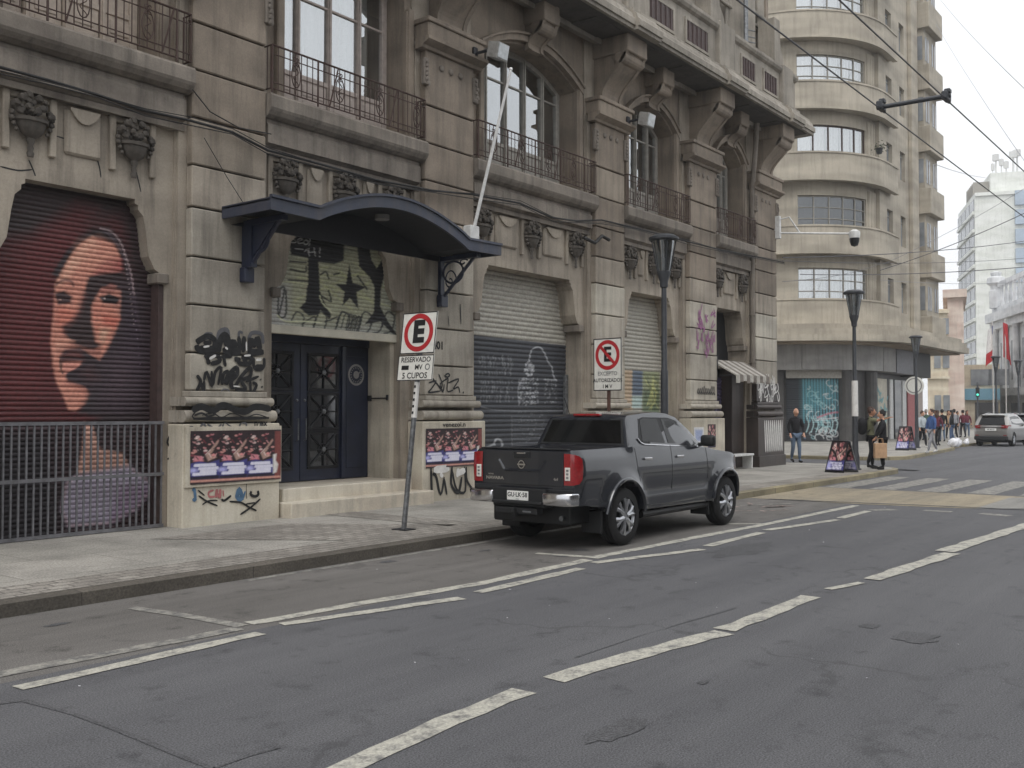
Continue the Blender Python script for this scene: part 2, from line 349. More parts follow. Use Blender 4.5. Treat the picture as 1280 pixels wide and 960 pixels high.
paving('kerb_stone',S(100,94,86),S(90,85,78),S(70,66,61),1.9,4.,mort=.008)
paving('kerb_pale',S(150,140,112),S(136,128,106),S(90,84,74),1.1,4.,mort=.012)
# ------------------------------------------------------------ light
w=bpy.data.worlds.new('World'); scene.world=w; w.use_nodes=True; N=w.node_tree.nodes; L=w.node_tree.links
bg=N['Background']; sk=N.new('ShaderNodeTexSky'); sk.sky_type='NISHITA'; sk.sun_disc=False
SUN_EL=math.radians(58); SUN_AZ=math.radians(207)        # azimuth of the sun measured from +X towards +Y
sk.sun_elevation=SUN_EL; sk.sun_rotation=PI/2-SUN_AZ; sk.dust_density=6; sk.air_density=1.2; sk.ozone_density=1
hs=N.new('ShaderNodeHueSaturation'); hs.inputs['Saturation'].default_value=.16; hs.inputs['Value'].default_value=1.
L.new(sk.outputs['Color'],hs.inputs['Color'])
ov=N.new('ShaderNodeMix'); ov.data_type='RGBA'; ov.inputs[0].default_value=.72; ov.inputs[7].default_value=(9.3,9.5,9.8,1)   # closed cloud deck over the sky
L.new(hs.outputs['Color'],ov.inputs[6]); L.new(ov.outputs[2],bg.inputs['Color']); bg.inputs['Strength'].default_value=.1
sun=bpy.data.lights.new('sun','SUN'); sun.energy=.7; sun.angle=math.radians(35); sun.color=(1,.97,.93)
so=bpy.data.objects.new('sun',sun); COL.objects.link(so); so.location=(0,-20,40)
sd=Vector((math.cos(SUN_EL)*math.cos(SUN_AZ),math.cos(SUN_EL)*math.sin(SUN_AZ),math.sin(SUN_EL)))
so.rotation_euler=sd.to_track_quat('Z','Y').to_euler()
vs=scene.view_settings; vs.view_transform='Standard'; vs.look='None'; vs.gamma=1; vs.exposure=.6; vs.use_curve_mapping=False
# ============================================================ ground, road, pavements, markings
b=MB(); b.grid(np.linspace(-120,420,15),np.linspace(-180,300,11),lambda x,y:(x,y,-.03)); struct('ground',b,'asphalt')
b=MB(); b.grid(np.linspace(-30,180,43),[-.8,1,3,5,6.55],lambda x,y:(x,y,0)); 
b.grid(np.linspace(31.2,180,30),[6.55,9,12.6],lambda x,y:(x,y,0)); b.grid([31.2,33,35.6,36.2],[12.6,20,30,60],lambda x,y:(x,y,0))
struct('road',b,'asphalt',merge=True)
b=MB(); b.grid(np.linspace(-30,19,50),[6.55,7.6,8.6],lambda x,y:(x,y,0)); struct('parking_lane',b,'asphalt_parking')
b=MB(); b.grid(np.linspace(19,31.2,14),[6.55,7.6,8.6],lambda x,y:(x,y,0)); struct('road_corner',b,'asphalt')
# raised corner shapes: pavement polygons with kerbs
def arc(c,r,a0,a1,n=10): return [(c[0]+r*math.cos(a0+(a1-a0)*i/n),c[1]+r*math.sin(a0+(a1-a0)*i/n)) for i in range(n+1)]
KH=.13
near=[(-30,8.75)]+[(28.7,8.75)]+arc((28.7,10.75),2.0,-PI/2,0,10)+[(30.7,60),(-30,60)]
far=[(36.1,60)]+[(36.1,13.2)]+arc((38.1,13.0),2.0,PI,1.5*PI,8)[1:]+[(38.1,11.0),(48,11.9),(52,12.8),(180,13.2),(180,60)]
def pavement(name,poly,mat):
    b=MB(); b.quad([(x,y,KH) for x,y in poly]); return struct(name,b,mat)
pavement('pavement',near,'slabs'); pavement('pavement_across',far,'slabs')
def kerb(name,line,w,mat):
    b=MB(); n=len(line); out=[]
    for i,(x,y) in enumerate(line):
        a=Vector(line[max(i-1,0)]); c=Vector(line[min(i+1,n-1)]); t=(c-a).normalized(); nn=Vector((t.y,-t.x)); out.append((x+nn.x*w,y+nn.y*w))
    for i in range(n-1):
        A,B_,C,D=line[i],line[i+1],out[i+1],out[i]; k=.02
        V=[(A[0],A[1],KH+.004),(B_[0],B_[1],KH+.004),(C[0],C[1],KH-.012),(D[0],D[1],KH-.012)]
        G=[(D[0],D[1],-.02),(C[0],C[1],-.02)]
        b.quad(V); b.quad([V[3],V[2],(G[1][0],G[1][1],-.02),(G[0][0],G[0][1],-.02)])
    b.quad([(line[0][0],line[0][1],KH),(out[0][0],out[0][1],KH),(out[0][0],out[0][1],0),(line[0][0],line[0][1],0)])
    return struct(name,b,mat,merge=True)
kl=[(-30+i*2.0,8.75) for i in range(24)]
kerb('kerb',kl+[(17.5,8.75)],.15,'kerb_stone')
kerb('kerb',[(17.5,8.75),(22,8.75),(28.7,8.75)]+arc((28.7,10.75),2.0,-PI/2,0,10)[1:]+[(30.7,30),(30.7,60)],.15,'kerb_pale')
kerb('kerb',[(36.1,60),(36.1,13.2)]+arc((38.1,13.0),2.0,PI,1.5*PI,8)[1:]+[(48,11.9),(52,12.8),(180,13.2)],.15,'kerb_pale')
b=MB(); b.grid(np.linspace(-30,28,30),[8.755,9.05,9.35],lambda x,y:(x,y,KH+.006)); struct('cobble_strip',b,'cobbles')
b=MB(); b.grid(np.linspace(7.2,9.4,3),[9.35,10.2,11.4],lambda x,y:(x+(11.4-y)*.7,y,KH+.006)); struct('cobble_patch',b,'cobbles')
b=MB(); b.grid(np.linspace(10.6,11.2,2),[9.35,12.0],lambda x,y:(x,y,KH+.006)); struct('cobble_patch',b,'cobbles')
b=MB(); b.box(-30,60,-6,-.8,0,.13,bev=.02); struct('pavement_opposite',b,'slabs')
# paint on the road
def paint(name,polys,mat,z=.005):
    b=MB()
    for P in polys: b.quad([(x,y,z) for x,y in P])
    return struct(name,b,mat)
def strip(pts,w,jag=.0,seed=1):
    r=random.Random(seed); L1=[];L2=[]; P=[Vector(p) for p in pts]
    Q=[]
    for i in range(len(P)-1):
        n=max(2,int((P[i+1]-P[i]).length/.25))
        Q+=[P[i].lerp(P[i+1],k/n) for k in range(n)]
    Q.append(P[-1]); out=[]
    for i,q in enumerate(Q):
        t=(Q[min(i+1,len(Q)-1)]-Q[max(i-1,0)]).normalized(); n=Vector((-t.y,t.x)); ww=w*.5
        L1.append(q+n*(ww+r.uniform(-jag,jag))); L2.append(q-n*(ww+r.uniform(-jag,jag)))
    return [[tuple(L1[i]),tuple(L1[i+1]),tuple(L2[i+1]),tuple(L2[i])] for i in range(len(Q)-1)]
G=gz
# centre line: patched dashes
for k,(pts,w) in enumerate([([G(380,985),G(430,962),G(560,902),G(655,864)],.16),([G(690,850),G(800,818),G(905,791)],.19),([G(905,788),G(960,768),G(1013,746)],.17),
        ([G(1034,737),G(1078,729)],.10),([G(1090,725),G(1190,692)],.2),([G(1180,690),G(1290,655)],.22)]):
    paint('lane_marking',strip(pts,w,.018,k),'road_paint',.005+.0008*k)
# parking-bay edge: long line and the dashes beside it
paint('lane_marking',strip([(-8,6.72),G(0,843),G(150,815),G(300,786)],.15,.014,21),'road_paint_thin')
paint('lane_marking',strip([G(312,780),G(450,755),G(600,730),G(735,700)],.15,.014,22),'road_paint')
paint('lane_marking',strip([G(740,698),G(870,672),G(960,655),G(1070,632)],.15,.012,23),'road_paint')
for k,(a,c) in enumerate([((22,861),(325,792)),((352,781),(577,748)),((597,741),(727,711)),((742,704),(878,687)),((884,683),(952,666)),((957,663),(1048,650)),((1050,648),(1085,639))]):
    paint('lane_marking',strip([G(*a),G(*c)],.14,.012,30+k),'road_paint',.006)
paint('lane_marking',strip([G(165,760),G(215,767),G(303,783)],.12,.012,41),'road_paint_thin',.0045)
paint('lane_marking',strip([G(670,692),G(745,697)],.12,.012,42),'road_paint',.0045)
paint('lane_marking',strip([G(905,655),G(962,655)],.1,.01,43),'road_paint',.0045)
paint('lane_marking',strip([(6.5,8.5),(11,8.48),(17,8.42)],.08,.012,44),'road_paint_thin',.004)
for k,(a,c) in enumerate([((1090,638),(1118,637)),((1155,638),(1190,640)),((1225,642),(1262,645))]):
    paint('stop_marking',strip([G(*a),G(*c)],.25,.012,50+k),'road_paint_thin',.004)
# worn lettering in the bay ahead of the pickup
pp=[]
for k in range(9):
    x=16.2+R.uniform(0,1.6); y=7.0+R.uniform(0,1.3); pp+=strip([(x,y),(x+R.uniform(.1,.5),y+R.uniform(-.25,.25)),(x+R.uniform(.2,.7),y+R.uniform(-.3,.3))],.07,.01,60+k)
paint('bay_marking',[p for i,p in enumerate(pp)],'road_paint_pink',.0045)
paint('bay_marking',strip([G(925,632),G(1000,629)],.1,.012,75),'road_paint_thin',.0045)
# crossing apron of old concrete and the zebra
b=MB(); b.quad([(x,y,.004) for x,y in [(18.95,8.58),(19.0,6.2),(19.3,4.6),(20.2,3.4),(22.7,3.6),(22.7,8.58)]]); struct('concrete_apron',b,'yellow_concrete')
b=MB(); b.quad([(x,y,.0042) for x,y in [(19.4,4.4),(20.2,3.3),(20.6,-.5),(24,-.5),(22.7,3.55),(22.3,4.4)]]); struct('concrete_apron_pale',b,'grey_concrete')
b=MB(); b.quad([(x,y,.003) for x,y in [(22.7,8.58),(22.7,-.6),(27.8,-.6),(27.6,8.58)]]); struct('crossing_bed',b,'asphalt')
zs=[]
for k in range(9):
    y=8.15-1.02*k; zs+=strip([(22.7+.05*k,y),(27.5,y-.02)],.56,.02,80+k)
paint('zebra_crossing',zs,'road_paint_thin',.0075)
# tar seams and patches
paint('tar_seam',strip([G(960,624),G(1050,628),G(1150,632),G(1290,638)],.11,.03,90),'asphalt_dark',.009)
paint('tar_seam',strip([G(-30,885),G(30,876),G(90,893),G(180,925),G(265,962)],.035,.012,91),'asphalt_dark',.0035)
paint('tar_seam',strip([G(265,962),G(310,945),G(350,935)],.02,.008,92),'asphalt_dark',.0035)
paint('tar_seam',strip([G(720,822),G(800,795),G(920,760)],.02,.01,93),'asphalt_dark',.0035)
def patch(px,py,rx,ry,mat,z=.004):
    x,y=G(px,py); r=random.Random(int(px)); P=[]
    for i in range(22):
        a=2*PI*i/22; q=1+r.uniform(-.3,.22); P.append((x+rx*q*math.cos(a),y+ry*q*math.sin(a)))
    paint('road_patch',[P],mat,z)
patch(770,913,.26,.1,'asphalt_dark'); patch(1145,797,.22,.16,'asphalt_dark'); patch(880,853,.07,.03,'asphalt_dark'); patch(1087,783,.1,.08,'asphalt_dark')
patch(930,687,.75,.3,'asphalt_dark',.003)
b=MB()
for k in range(60):     # scraps of paper and gum on the street
    x=R.uniform(2,24); y=R.uniform(1,8.2); s=R.uniform(.004,.013); a=R.uniform(0,PI)
    b.quad([(x+s*math.cos(a+i*PI/2)*(1.6 if i%2 else 1),y+s*math.sin(a+i*PI/2),.012+R.uniform(0,.006)) for i in range(4)])
tag(b.build('litter','bag_white'),'small pale scraps of litter scattered over the grey street','litter',kind='stuff')

rr=random.Random(77)
for k in range(9):      # oil drips where cars park and old repairs in the lane
    x=rr.uniform(3,17); y=rr.uniform(6.9,8.3) if k<10 else rr.uniform(1.5,6); P=[]; rx,ry=rr.uniform(.04,.16),rr.uniform(.03,.1)
    for i in range(16): a=2*PI*i/16; q=1+rr.uniform(-.3,.3); P.append((x+rx*q*math.cos(a),y+ry*q*math.sin(a)))
    paint('oil_stain',[P],'asphalt_dark',.0032+.0001*k)
# ============================================================ the old stone building
B1=thing('stone_building',(16,12.4,0),'old grimy stone building with iron balconies, roller shutters and a heavy bracketed cornice','building')
WY=12.5; PB=12.4; PF=12.25; Z0=.13
PIL=[(3.9,5.2),(8.35,9.65),(13.25,14.62),(18.95,20.2),(23.5,25.05),(27.65,29.2)]
#       wall x0,x1    ground opening xl,xr,top inset   window x0,x1
BAYS=[(5.33,8.22,5.62,8.08,.47,5.75,7.9),(9.78,13.12,9.98,12.86,.52,10.15,12.95),(14.75,18.82,14.92,18.7,.45,15.15,18.5),(20.33,23.37,20.48,23.22,.45,20.7,23.05),(25.18,27.52,25.3,27.42,.3,25.45,27.25)]
ZT=4.7; SP,CR=9.0,9.5
def opening(xl,xr,q,t=ZT):
    def side(x,s): return [(x,Z0),(x,3.55),(x+s*.05,3.57),(x+s*.05,3.70),(x+s*.16*q/.47,3.76),(x+s*.25*q/.47,3.93),(x+s*.30*q/.47,4.28),(x+s*.34*q/.47,4.48),(x+s*.42*q/.47,4.56),(x+s*.42*q/.47,4.62),(x+s*q,4.64),(x+s*q,t)]
    return side(xl,1),side(xr,-1)[::-1]
b=MB()
for (a,c,xl,xr,q,wl,wr) in BAYS:
    l,r=opening(xl,xr,q)
    b.prism([(a,Z0-.1),(xl,Z0-.1)]+l+r+[(xr,Z0-.1),(c,Z0-.1),(c,5.9),(a,5.9)],'y',WY,13.15)
    SP,CR=(9.0,9.5) if xl>14 else (9.45,9.6)
    n=12; ar=[(wl+(wr-wl)*i/n,SP+(CR-SP)*(1-(2*i/n-1)**2)) for i in range(n+1)]
    b.prism([(a,5.9),(wl,5.9)]+ar+[(wr,5.9),(c,5.9),(c,10.5),(a,10.5)],'y',WY+.005,13.15,1)
for (x0,x1) in PIL: b.box(x0-.15,x1+.15,12.46,13.15,Z0-.1,10.5)
b.box(-2,3.77,12.46,13.15,0,10.5); b.box(-2,29.2,13.15,13.3,10.2,19,1); b.box(29.0,29.2,12.46,28,0,19,1); b.box(-2,29.0,27.8,28,0,19,1); b.box(-2,-1.8,13.3,27.8,0,19,1)
b.box(-1.8,29.0,13.3,27.8,5.6,5.9,2); b.box(-1.8,29.0,13.3,27.8,18.7,18.95,1)
b.build('wall',['stone','stone_upper','dark_void'],B1)
# dark rooms behind the openings
b=MB()
b.box(-1.8,29.0,15.2,15.35,0,10.2); b.build('inner_wall','room_dark',B1)
# plaster cracks and scars: fine strokes in the bay-1 wall
b=MB()
for pl in ([(112,178),(118,190),(124,208),(126,222)],[(36,200),(42,214),(44,220)],[(0,208),(22,213),(40,212)],[(70,170),(95,178),(112,186)],[(160,190),(170,215),(176,240)]):
    b.ribbon([(lambda q:(q[0],WY,q[1]))(fy(px,py,WY)) for px,py in pl],.02,(0,-1,0),.002)
b.build('plaster_crack','cable',B1,split=True)
def block(b,x0,x1,z0,z1,y0=PF,y1=PB,mi=0,bev=.016): b.box(x0,x1,y0,y1,z0,z1,mi,bev)
GRV=[2.05,2.6,3.29,3.98,4.69,5.30,5.99,6.68,7.37]
for i,(x0,x1) in enumerate(PIL):
    b=MB(); mats=['stone','stone_upper','cream_wall','granite','stone_low','stone_low_b','stone_low_c','stone_upper_b','stone_upper_c']; rb=random.Random(i+40)
    last=i==5; lo=3 if last else 2
    b.box(x0-.13,x1+.13,PB,WY+.02,Z0-.1,8.38,0)                       # back strip
    for k in range(len(GRV)-1):
        mi=3 if (last and GRV[k+1]<3.0) else (rb.choice((4,4,5,6)) if GRV[k]<4.6 else (0 if GRV[k]<5.2 else rb.choice((1,1,7,8))))
        block(b,x0,x1,GRV[k]+.013,GRV[k+1]-.013,mi=mi)
    block(b,x0,x1,7.39,8.38,mi=1)
    block(b,x0-.2,x1+.2,Z0-.1,1.58,12.12,WY,mi=lo,bev=.015)             # plinth
    if last: block(b,x0-.21,x1+.21,Z0-.1,.45,12.08,WY,mi=3,bev=.01)
    for (z,r,o) in ((1.69,.085,.17),(1.9,.065,.12)):                   # torus mouldings
        n=10; prof=[(12.25-o-(-.04)+0*0,z-r)]
        prof=[(12.30,z-r)]+[(12.27-o*.35-r*math.cos(-PI/2+PI*j/n),z+r*math.sin(-PI/2+PI*j/n)) for j in range(n+1)]+[(12.30,z+r)]
        b.prism(prof,'x',x0-.05-o*.6,x1+.05+o*.6,lo if last else 4)
        b.box(x0-.13-o*.3,x1+.13+o*.3,12.29,WY,z-r,z+r,lo if last else 4)
    block(b,x0-.03,x1+.03,1.965,2.05,12.21,WY,mi=lo if last else 4,bev=.01)
    # cap
    b.prism([(12.36,8.37),(12.19,8.38),(12.17,8.43),(12.08,8.47),(12.02,8.5),(12.02,8.56),(12.36,8.56)],'x',x0-.17,x1+.17,1)
    block(b,x0-.1,x1+.1,8.56,8.86,12.08,WY,mi=1,bev=.03); b.box(x0-.14,x1+.14,12.04,WY,8.84,8.93,1,.015)
    p=b.build('pilaster',mats,B1)
    # ornaments on the frieze: side scrolls, three bosses and side brackets
    b=MB()
    for sx in (x0-.02,x1+.02):
        b.box(sx-.07,sx+.07,12.2,12.3,7.72,8.22,0,.02)
        for k in range(6): b.ball((sx+R.uniform(-.02,.02),12.19,7.75+k*.08),.06-.004*k,0,1,(1,.6,1))
    b.build('scroll_relief','stone_trim',p,smooth=True,split=True)
    b=MB()
    for k in (-1,0,1): b.ball(((x0+x1)/2+k*.27,12.24,8.14),.065,0,2,(1,.5,1))
    b.build('boss_relief','stone_trim',p,smooth=True,split=True)
# big scrolled consoles over the capitals and small ones over the arches
def console(name,xc,w,y0,yt,z0,z1,mat):
    b=MB(); n=14; P=[(WY+.02,z0)]
    for k in range(n+1):
        t=k/n; y=y0-.02-(y0-yt)*(.18+.82*t**1.5)+.07*math.sin(t*PI*1.9)*(1-t*.3); P.append((y,z0+(z1-.42-z0)*t))
    P+=[(WY+.02,z1-.42)]
    b.prism(P,'x',xc-w/2,xc+w/2); b.box(xc-w/2-.06,xc+w/2+.06,yt-.1,WY+.01,z1-.42,z1,0,.02)
    for s in (-1,1): b.prism([(y-.03,z) for y,z in P[1:-1]]+[(y+.05,z) for y,z in P[1:-1]][::-1],'x',xc+s*w/2-.05,xc+s*w/2+.05)
    b.lathe([(0,xc-w/2-.05),(.15,xc-w/2-.05),(.15,xc+w/2+.05),(0,xc+w/2+.05)],16,(0,yt+.12,z1-.5),'x')
    return b.build(name,mat,B1)
for (x0,x1) in PIL: console('console',(x0+x1)/2,.74,12.38,11.6,8.93,10.34,'stone_upper')
for (a,c,xl,xr,q,wl,wr) in BAYS: console('keystone_console',(wl+wr)/2,.44,12.48,12.05,9.4,10.34,'stone_upper')
# soffit, cornice, attic
b=MB()
CP=[(12.6,10.34),(11.32,10.34),(11.32,10.42),(11.27,10.42),(11.27,10.56),(11.33,10.62),(11.36,10.72),(11.45,10.80),(11.45,10.86),(11.62,10.88),(12.6,10.88)]
b.prism(CP,'x',-2,29.95); 
b.prism([(11.6,10.87),(11.6,10.98),(11.66,11.02),(11.66,11.86),(11.58,11.9),(11.54,11.97),(11.54,12.05),(12.35,12.05),(12.35,10.87)],'x',-2,29.3,1)
for (x0,x1) in PIL[2:]:
    xm=(x0+x1)/2; w=.95 if xm<28 else .8
    b.prism([(p[0]-.1 if p[0]<12.5 else p[0],p[1]-.012) for p in CP],'x',xm-w*.5,xm+w*.62); b.box(xm-w*.42,xm+w*.55,11.52,12.2,10.9,12.12,1,.03)
    # ramped pedestal behind
    b.prism([(xm-w*.4,12.1),(xm+w*.5,12.1),(xm+w*.4,12.5),(xm+w*.15,12.75),(xm+w*.1,13.6),(xm-w*.4,13.6)],'y',11.8,12.32,1)
b.prism([(12.6,10.345),(12.2,10.2),(12.2,10.345)],'x',-2,29.4,0)
b.build('cornice',['stone_attic','stone_attic'],B1)
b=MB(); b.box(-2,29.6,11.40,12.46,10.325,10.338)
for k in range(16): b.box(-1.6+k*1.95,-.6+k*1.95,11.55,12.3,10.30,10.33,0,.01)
b.build('soffit','stone_soffit_shade',B1)  # boards take the stone with eaves shade painted in
for (x0,x1,mode) in [(16.1,17.2,0),(20.32,21.5,0),(22.2,23.36,0),(25.45,26.3,0),(26.95,27.85,0)]:
    b=MB(); z0,z1=11.1,11.62
    for q in ((x0-.07,x1+.07,z0-.07,z0),(x0-.07,x1+.07,z1,z1+.07),(x0-.07,x0,z0,z1),(x1,x1+.07,z0,z1)): b.box(q[0],q[1],11.62,11.7,q[2],q[3],1)
    v=b.build('vent',['louvre','stone_attic'],B1)
    b=MB(); b.box(x0,x1,11.64,11.68,z0,z1)
    for k in range(5): xx=x0+(k+.5)*(x1-x0)/5; b.box(xx-.025,xx+.025,11.61,11.65,z0,z1,0,.008)
    b.build('louvre','louvre',v)
# upper storey behind the attic
b=MB()
for (x0,x1) in [(14.6,18),(20.4,23.3),(25.3,26.1)]:
    b.box(x0,x1,13.05,13.1,12.2,16)
b.build('upper_window','dark_void',B1,split=True)
b=MB()
for x0,x1 in [(-2,14.4),(18.2,20.2),(23.5,25.1),(26.3,28.2),(28.5,29.2)]: b.box(x0,x1,12.5,13.15,10.9,18.9,0,.03)
b.prism([(23.3+.9*math.cos(a),12.6-.45*math.sin(a)) for a in np.linspace(0,PI,12)],'z',12.0,18.8)
b.prism([(27.3+.85*math.cos(a),12.6-.4*math.sin(a)) for a in np.linspace(0,PI,12)],'z',12.0,18.8)
for z in (13.5,13.9,16): b.box(-2,29.25,12.42,12.52,z,z+.1,0,.02)
b.build('upper_wall','stone_attic',B1)
b=MB(); b.tube([(26.75,12.1,11.95),(26.75,12.1,18.5)],.07); 
for z in (12.4,12.55,12.7,12.9,15): b.tube([(26.75,12.15,z),(27.15,12.0,z+.02)],.018,6)
b.build('standpipe','galv',B1)
b=MB(); b.tube([(27.52,12.3,2.6),(27.52,12.3,8.3),(27.5,12.25,8.6),(27.5,12.1,10.3)],.075,10)
for z in (3.2,4.6,6.1,7.5): b.lathe([(.095,z),(.095,z+.07)],12,(27.52,12.3,0))
b.build('drainpipe','stone_trim',B1)
# balconies, railings, friezes and urns
def urn_mesh():
    b=MB(); r=random.Random(3)
    b.lathe([(0,-.40),(.035,-.40),(.045,-.36),(.03,-.33),(.04,-.3),(.028,-.27),(.05,-.22),(.045,-.19),(.12,-.14),(.16,-.06),(.17,-.02),(.2,-.01),(.2,.03),(.0,.03)],16,(0,0,0),'z',0,PI,2*PI,.7)
    for k in range(34):
        a=r.uniform(0,PI); rr=.2*math.sqrt(r.random()); b.ball((rr*math.cos(a)*1.15,-.03-r.uniform(0,.07),.06+rr*math.sin(a)*1.2),r.uniform(.03,.055),0,1,(1,.8,1))
    for s in (-1,1):
        for k in range(5): b.ball((s*(.2+.03*math.sin(k)),-.03,.12-k*.06),.045-.004*k,0,1)
    return b
urn0=None
def urn(x,z,k=1.):
    global urn0
    if urn0 is None: o=urn0=urn_mesh().build('urn_relief','dark_relief',B1,smooth=True,origin=(0,0,0))
    else: o=urn0.copy(); COL.objects.link(o)
    o.parent=B1; o.location=Vector((x,12.44,z))-ORG[B1]; o.scale=(k,k,k)
URNS=[[(6.12,.5),(7.55,.5)],[(10.2,.5),(11.45,.5),(12.6,.5)],[(15.1,.5),(16.75,.5),(18.4,.5)],[(20.75,.5),(21.9,.5),(23.0,.5)],[(25.5,.5),(27.1,.5)]]
for bi,(a,c,xl,xr,q,wl,wr) in enumerate(BAYS):
    SP,CR=(9.0,9.5) if xl>14 else (9.45,9.6)
    x0=PIL[bi][1]+.02 if bi>0 else 5.22; x1=PIL[bi+1][0]-.02
    b=MB(); 
    b.prism([(13.2,6.30),(12.3,6.30),(12.22,6.34),(12.17,6.40),(12.15,6.44),(12.15,6.62),(12.18,6.66),(13.2,6.68)],'x',x0,x1)
    b.prism([(12.6,5.86),(12.42,5.86),(12.36,5.9),(12.30,5.92),(12.30,6.20),(12.34,6.24),(12.34,6.31),(12.6,6.31)],'x',x0+.06,x1-.06)
    b.box(x0+.02,x1-.02,12.38,12.55,5.78,5.865)
    bal=b.build('balcony','stone_trim',B1)
    # frieze panels between the urns
    b=MB(); us=[u[0] for u in URNS[bi]]
    for u in us:
        for s in (-1,1): b.box(u+s*.3-.045,u+s*.3+.045,12.44,12.52,5.03,5.78,0,.012)
        b.box(u-.34,u+.34,12.46,12.52,5.7,5.78,0,.01)
    for j in range(len(us)-1):
        m=(us[j]+us[j+1])/2; w=(us[j+1]-us[j])/2-.46
        if w>.1:
            b.box(m-w,m+w,12.45,12.52,5.12,5.72,0,.03)
            b.prism([(m-w*.8+1.6*w*t,5.70-.16*(1-(2*t-1)**2)) for t in np.linspace(0,1,9)]+[(m+w*.8,5.73),(m-w*.8,5.73)],'y',12.41,12.47)
    b.build('frieze_panel','stone',B1,split=True)
    for u,_ in URNS[bi]: urn(u,5.42,1.12)
    # railing
    rx0,rx1=x0+.05,x1-.05; ry=12.2
    b=MB()
    for z,t in ((6.74,.012),(6.84,.009),(7.28,.009),(7.42,.016)): b.tube([(rx0,ry,z),(rx1,ry,z)],t,6)
    for xx in (rx0,rx1):
        for z in (6.75,7.42): b.tube([(xx,ry,z),(xx,12.55,z)],.012,6)
        for k in range(4): b.tube([(xx,ry+.08*k+.04,6.74),(xx,ry+.08*k+.04,7.42)],.008,5)
    n=int((rx1-rx0)/.115)
    for k in range(n+1):
        xx=rx0+(rx1-rx0)*k/n; b.tube([(xx,ry,6.68 if k%8==0 else 6.74),(xx,ry,7.42)],.016 if k%8==0 else .008,6)
    for k in range(4,n,8):
        xx=rx0+(rx1-rx0)*k/n
        b.tube([(xx+.09*math.sin(t*2*PI),ry-.012,7.06+.2*math.cos(t*2*PI)) for t in np.linspace(0,1,15)],.009,5)
        b.tube([(xx+.05*math.sin(t*4*PI),ry-.012,6.86+.4*t) for t in np.linspace(0,1,15)],.007,5)
        for s in (-1,1): b.tube([(xx+s*(.04+.1*t*math.cos(t*5)),ry-.01,7.3+.1*t*math.sin(t*5)) for t in np.linspace(0,1,10)],.007,5)
    for k in (10,22):
        if k+3<n: b.tube([(rx0+.115*k,ry-.02,6.72),(rx0+.115*(k+1.6),ry-.02,7.4)],.013,5)
    b.build('railing','rust_iron',bal)
    # window frames, panes, curtains
    Yw=12.98; fm=['frame_cream','frame_pink','frame_grey','frame_grey','frame_grey'][bi]
    zt=lambda x:SP+(CR-SP)*(1-(2*(x-wl)/(wr-wl)-1)**2)
    b=MB(); nl=4 if bi!=2 else 5; xs=[wl+(wr-wl)*k/nl for k in range(nl+1)]
    for k,xx in enumerate(xs):
        h=.036 if 0<k<nl else .06; xa=min(max(xx,wl+.07),wr-.07); b.box(xa-h,xa+h,Yw-.04,Yw+.05,6.66,zt(xa)-.02,0,.008)
        if 0<k<nl: b.box(xa-.022,xa+.022,Yw-.07,Yw-.035,6.66,zt(xa)-.05,0,.006)
    nn=12; top=[(wl+(wr-wl)*t/nn,SP+(CR-SP)*(1-(2*t/nn-1)**2)) for t in range(nn+1)]
    b.prism(top+[(x,z-.11) for x,z in top][::-1],'y',Yw-.035,Yw+.045)
    b.box(wl,wr,Yw-.02,Yw+.04,8.72,8.76,0,.006); b.box(wl,wr,Yw-.025,Yw+.035,7.36,7.44,0,.006); b.box(wl,wr,Yw-.03,Yw+.04,6.66,6.78)
    for k in range(nl):
        b.box(xs[k]+.05,xs[k+1]-.05,Yw,Yw+.025,6.72,7.38)                 # solid lower panels
        b.box(xs[k]+.12,xs[k+1]-.12,Yw-.015,Yw+.005,6.84,7.04,0,.01); b.box(xs[k]+.12,xs[k+1]-.12,Yw-.015,Yw+.005,7.1,7.3,0,.01)
    if bi==0: 
        for k in range(nl): b.box(xs[k]+.05,xs[k+1]-.05,Yw+.002,Yw+.027,7.44,8.0)
    win=b.build('window',fm,B1)
    b=MB(); b.quad([(x,Yw+.012,z) for x,z in [(wl+.02,7.4)]+[(x,z-.03) for x,z in top]+[(wr-.02,7.4)]]); b.build('pane','window_glass',win)
    b=MB(); 
    for k in range(nl):
        if bi>=2: continue
        x_a,x_b=xs[k]+.03,xs[k+1]-.03
        if bi in (1,) and k==nl-1: x_a,x_b=xs[k]+.03,xs[k]+.33
        zz=min(zt(x_a),zt(x_b))-.03
        b.grid(np.linspace(x_a,x_b,26),[7.4,zz],lambda x,z:(x,Yw+.12+.03*math.sin(x*38)+.012*math.sin(x*91),z))
    if bi<2: b.build('curtain','curtain' if bi else 'curtain_beige',win,smooth=True,angle=80)
    else: b.bm.free()
    # hood mould
    b=MB(); nn=16; e=.16
    A=[(wl-e+(wr-wl+2*e)*t/nn,SP+.08+(CR-SP+.1)*(1-(2*t/nn-1)**2)) for t in range(nn+1)]
    b.prism(A+[(x,z-.13) for x,z in A][::-1],'y',12.38,12.55); b.prism([(x,z+.05) for x,z in A]+A[::-1],'y',12.33,12.55)
    for s,xx in ((-1,wl),(1,wr)):
        b.box(xx+s*.09-.07,xx+s*.09+.07,12.40,12.55,6.68,9.1,0,.02); b.box(xx+s*.02-.03,xx+s*.02+.03,12.44,12.55,6.68,9.05,0,.01)
    b.build('window_surround','stone_upper',B1)
    # ledges at the shoulders of the ground-floor opening
    b=MB()
    for s,xx in ((1,xl),(-1,xr)):
        b.box(min(xx-s*.04,xx+s*.14),max(xx-s*.04,xx+s*.14),12.44,12.9,3.56,3.71,0,.015)
    b.build('shoulder_ledge','stone_trim',B1,split=True)
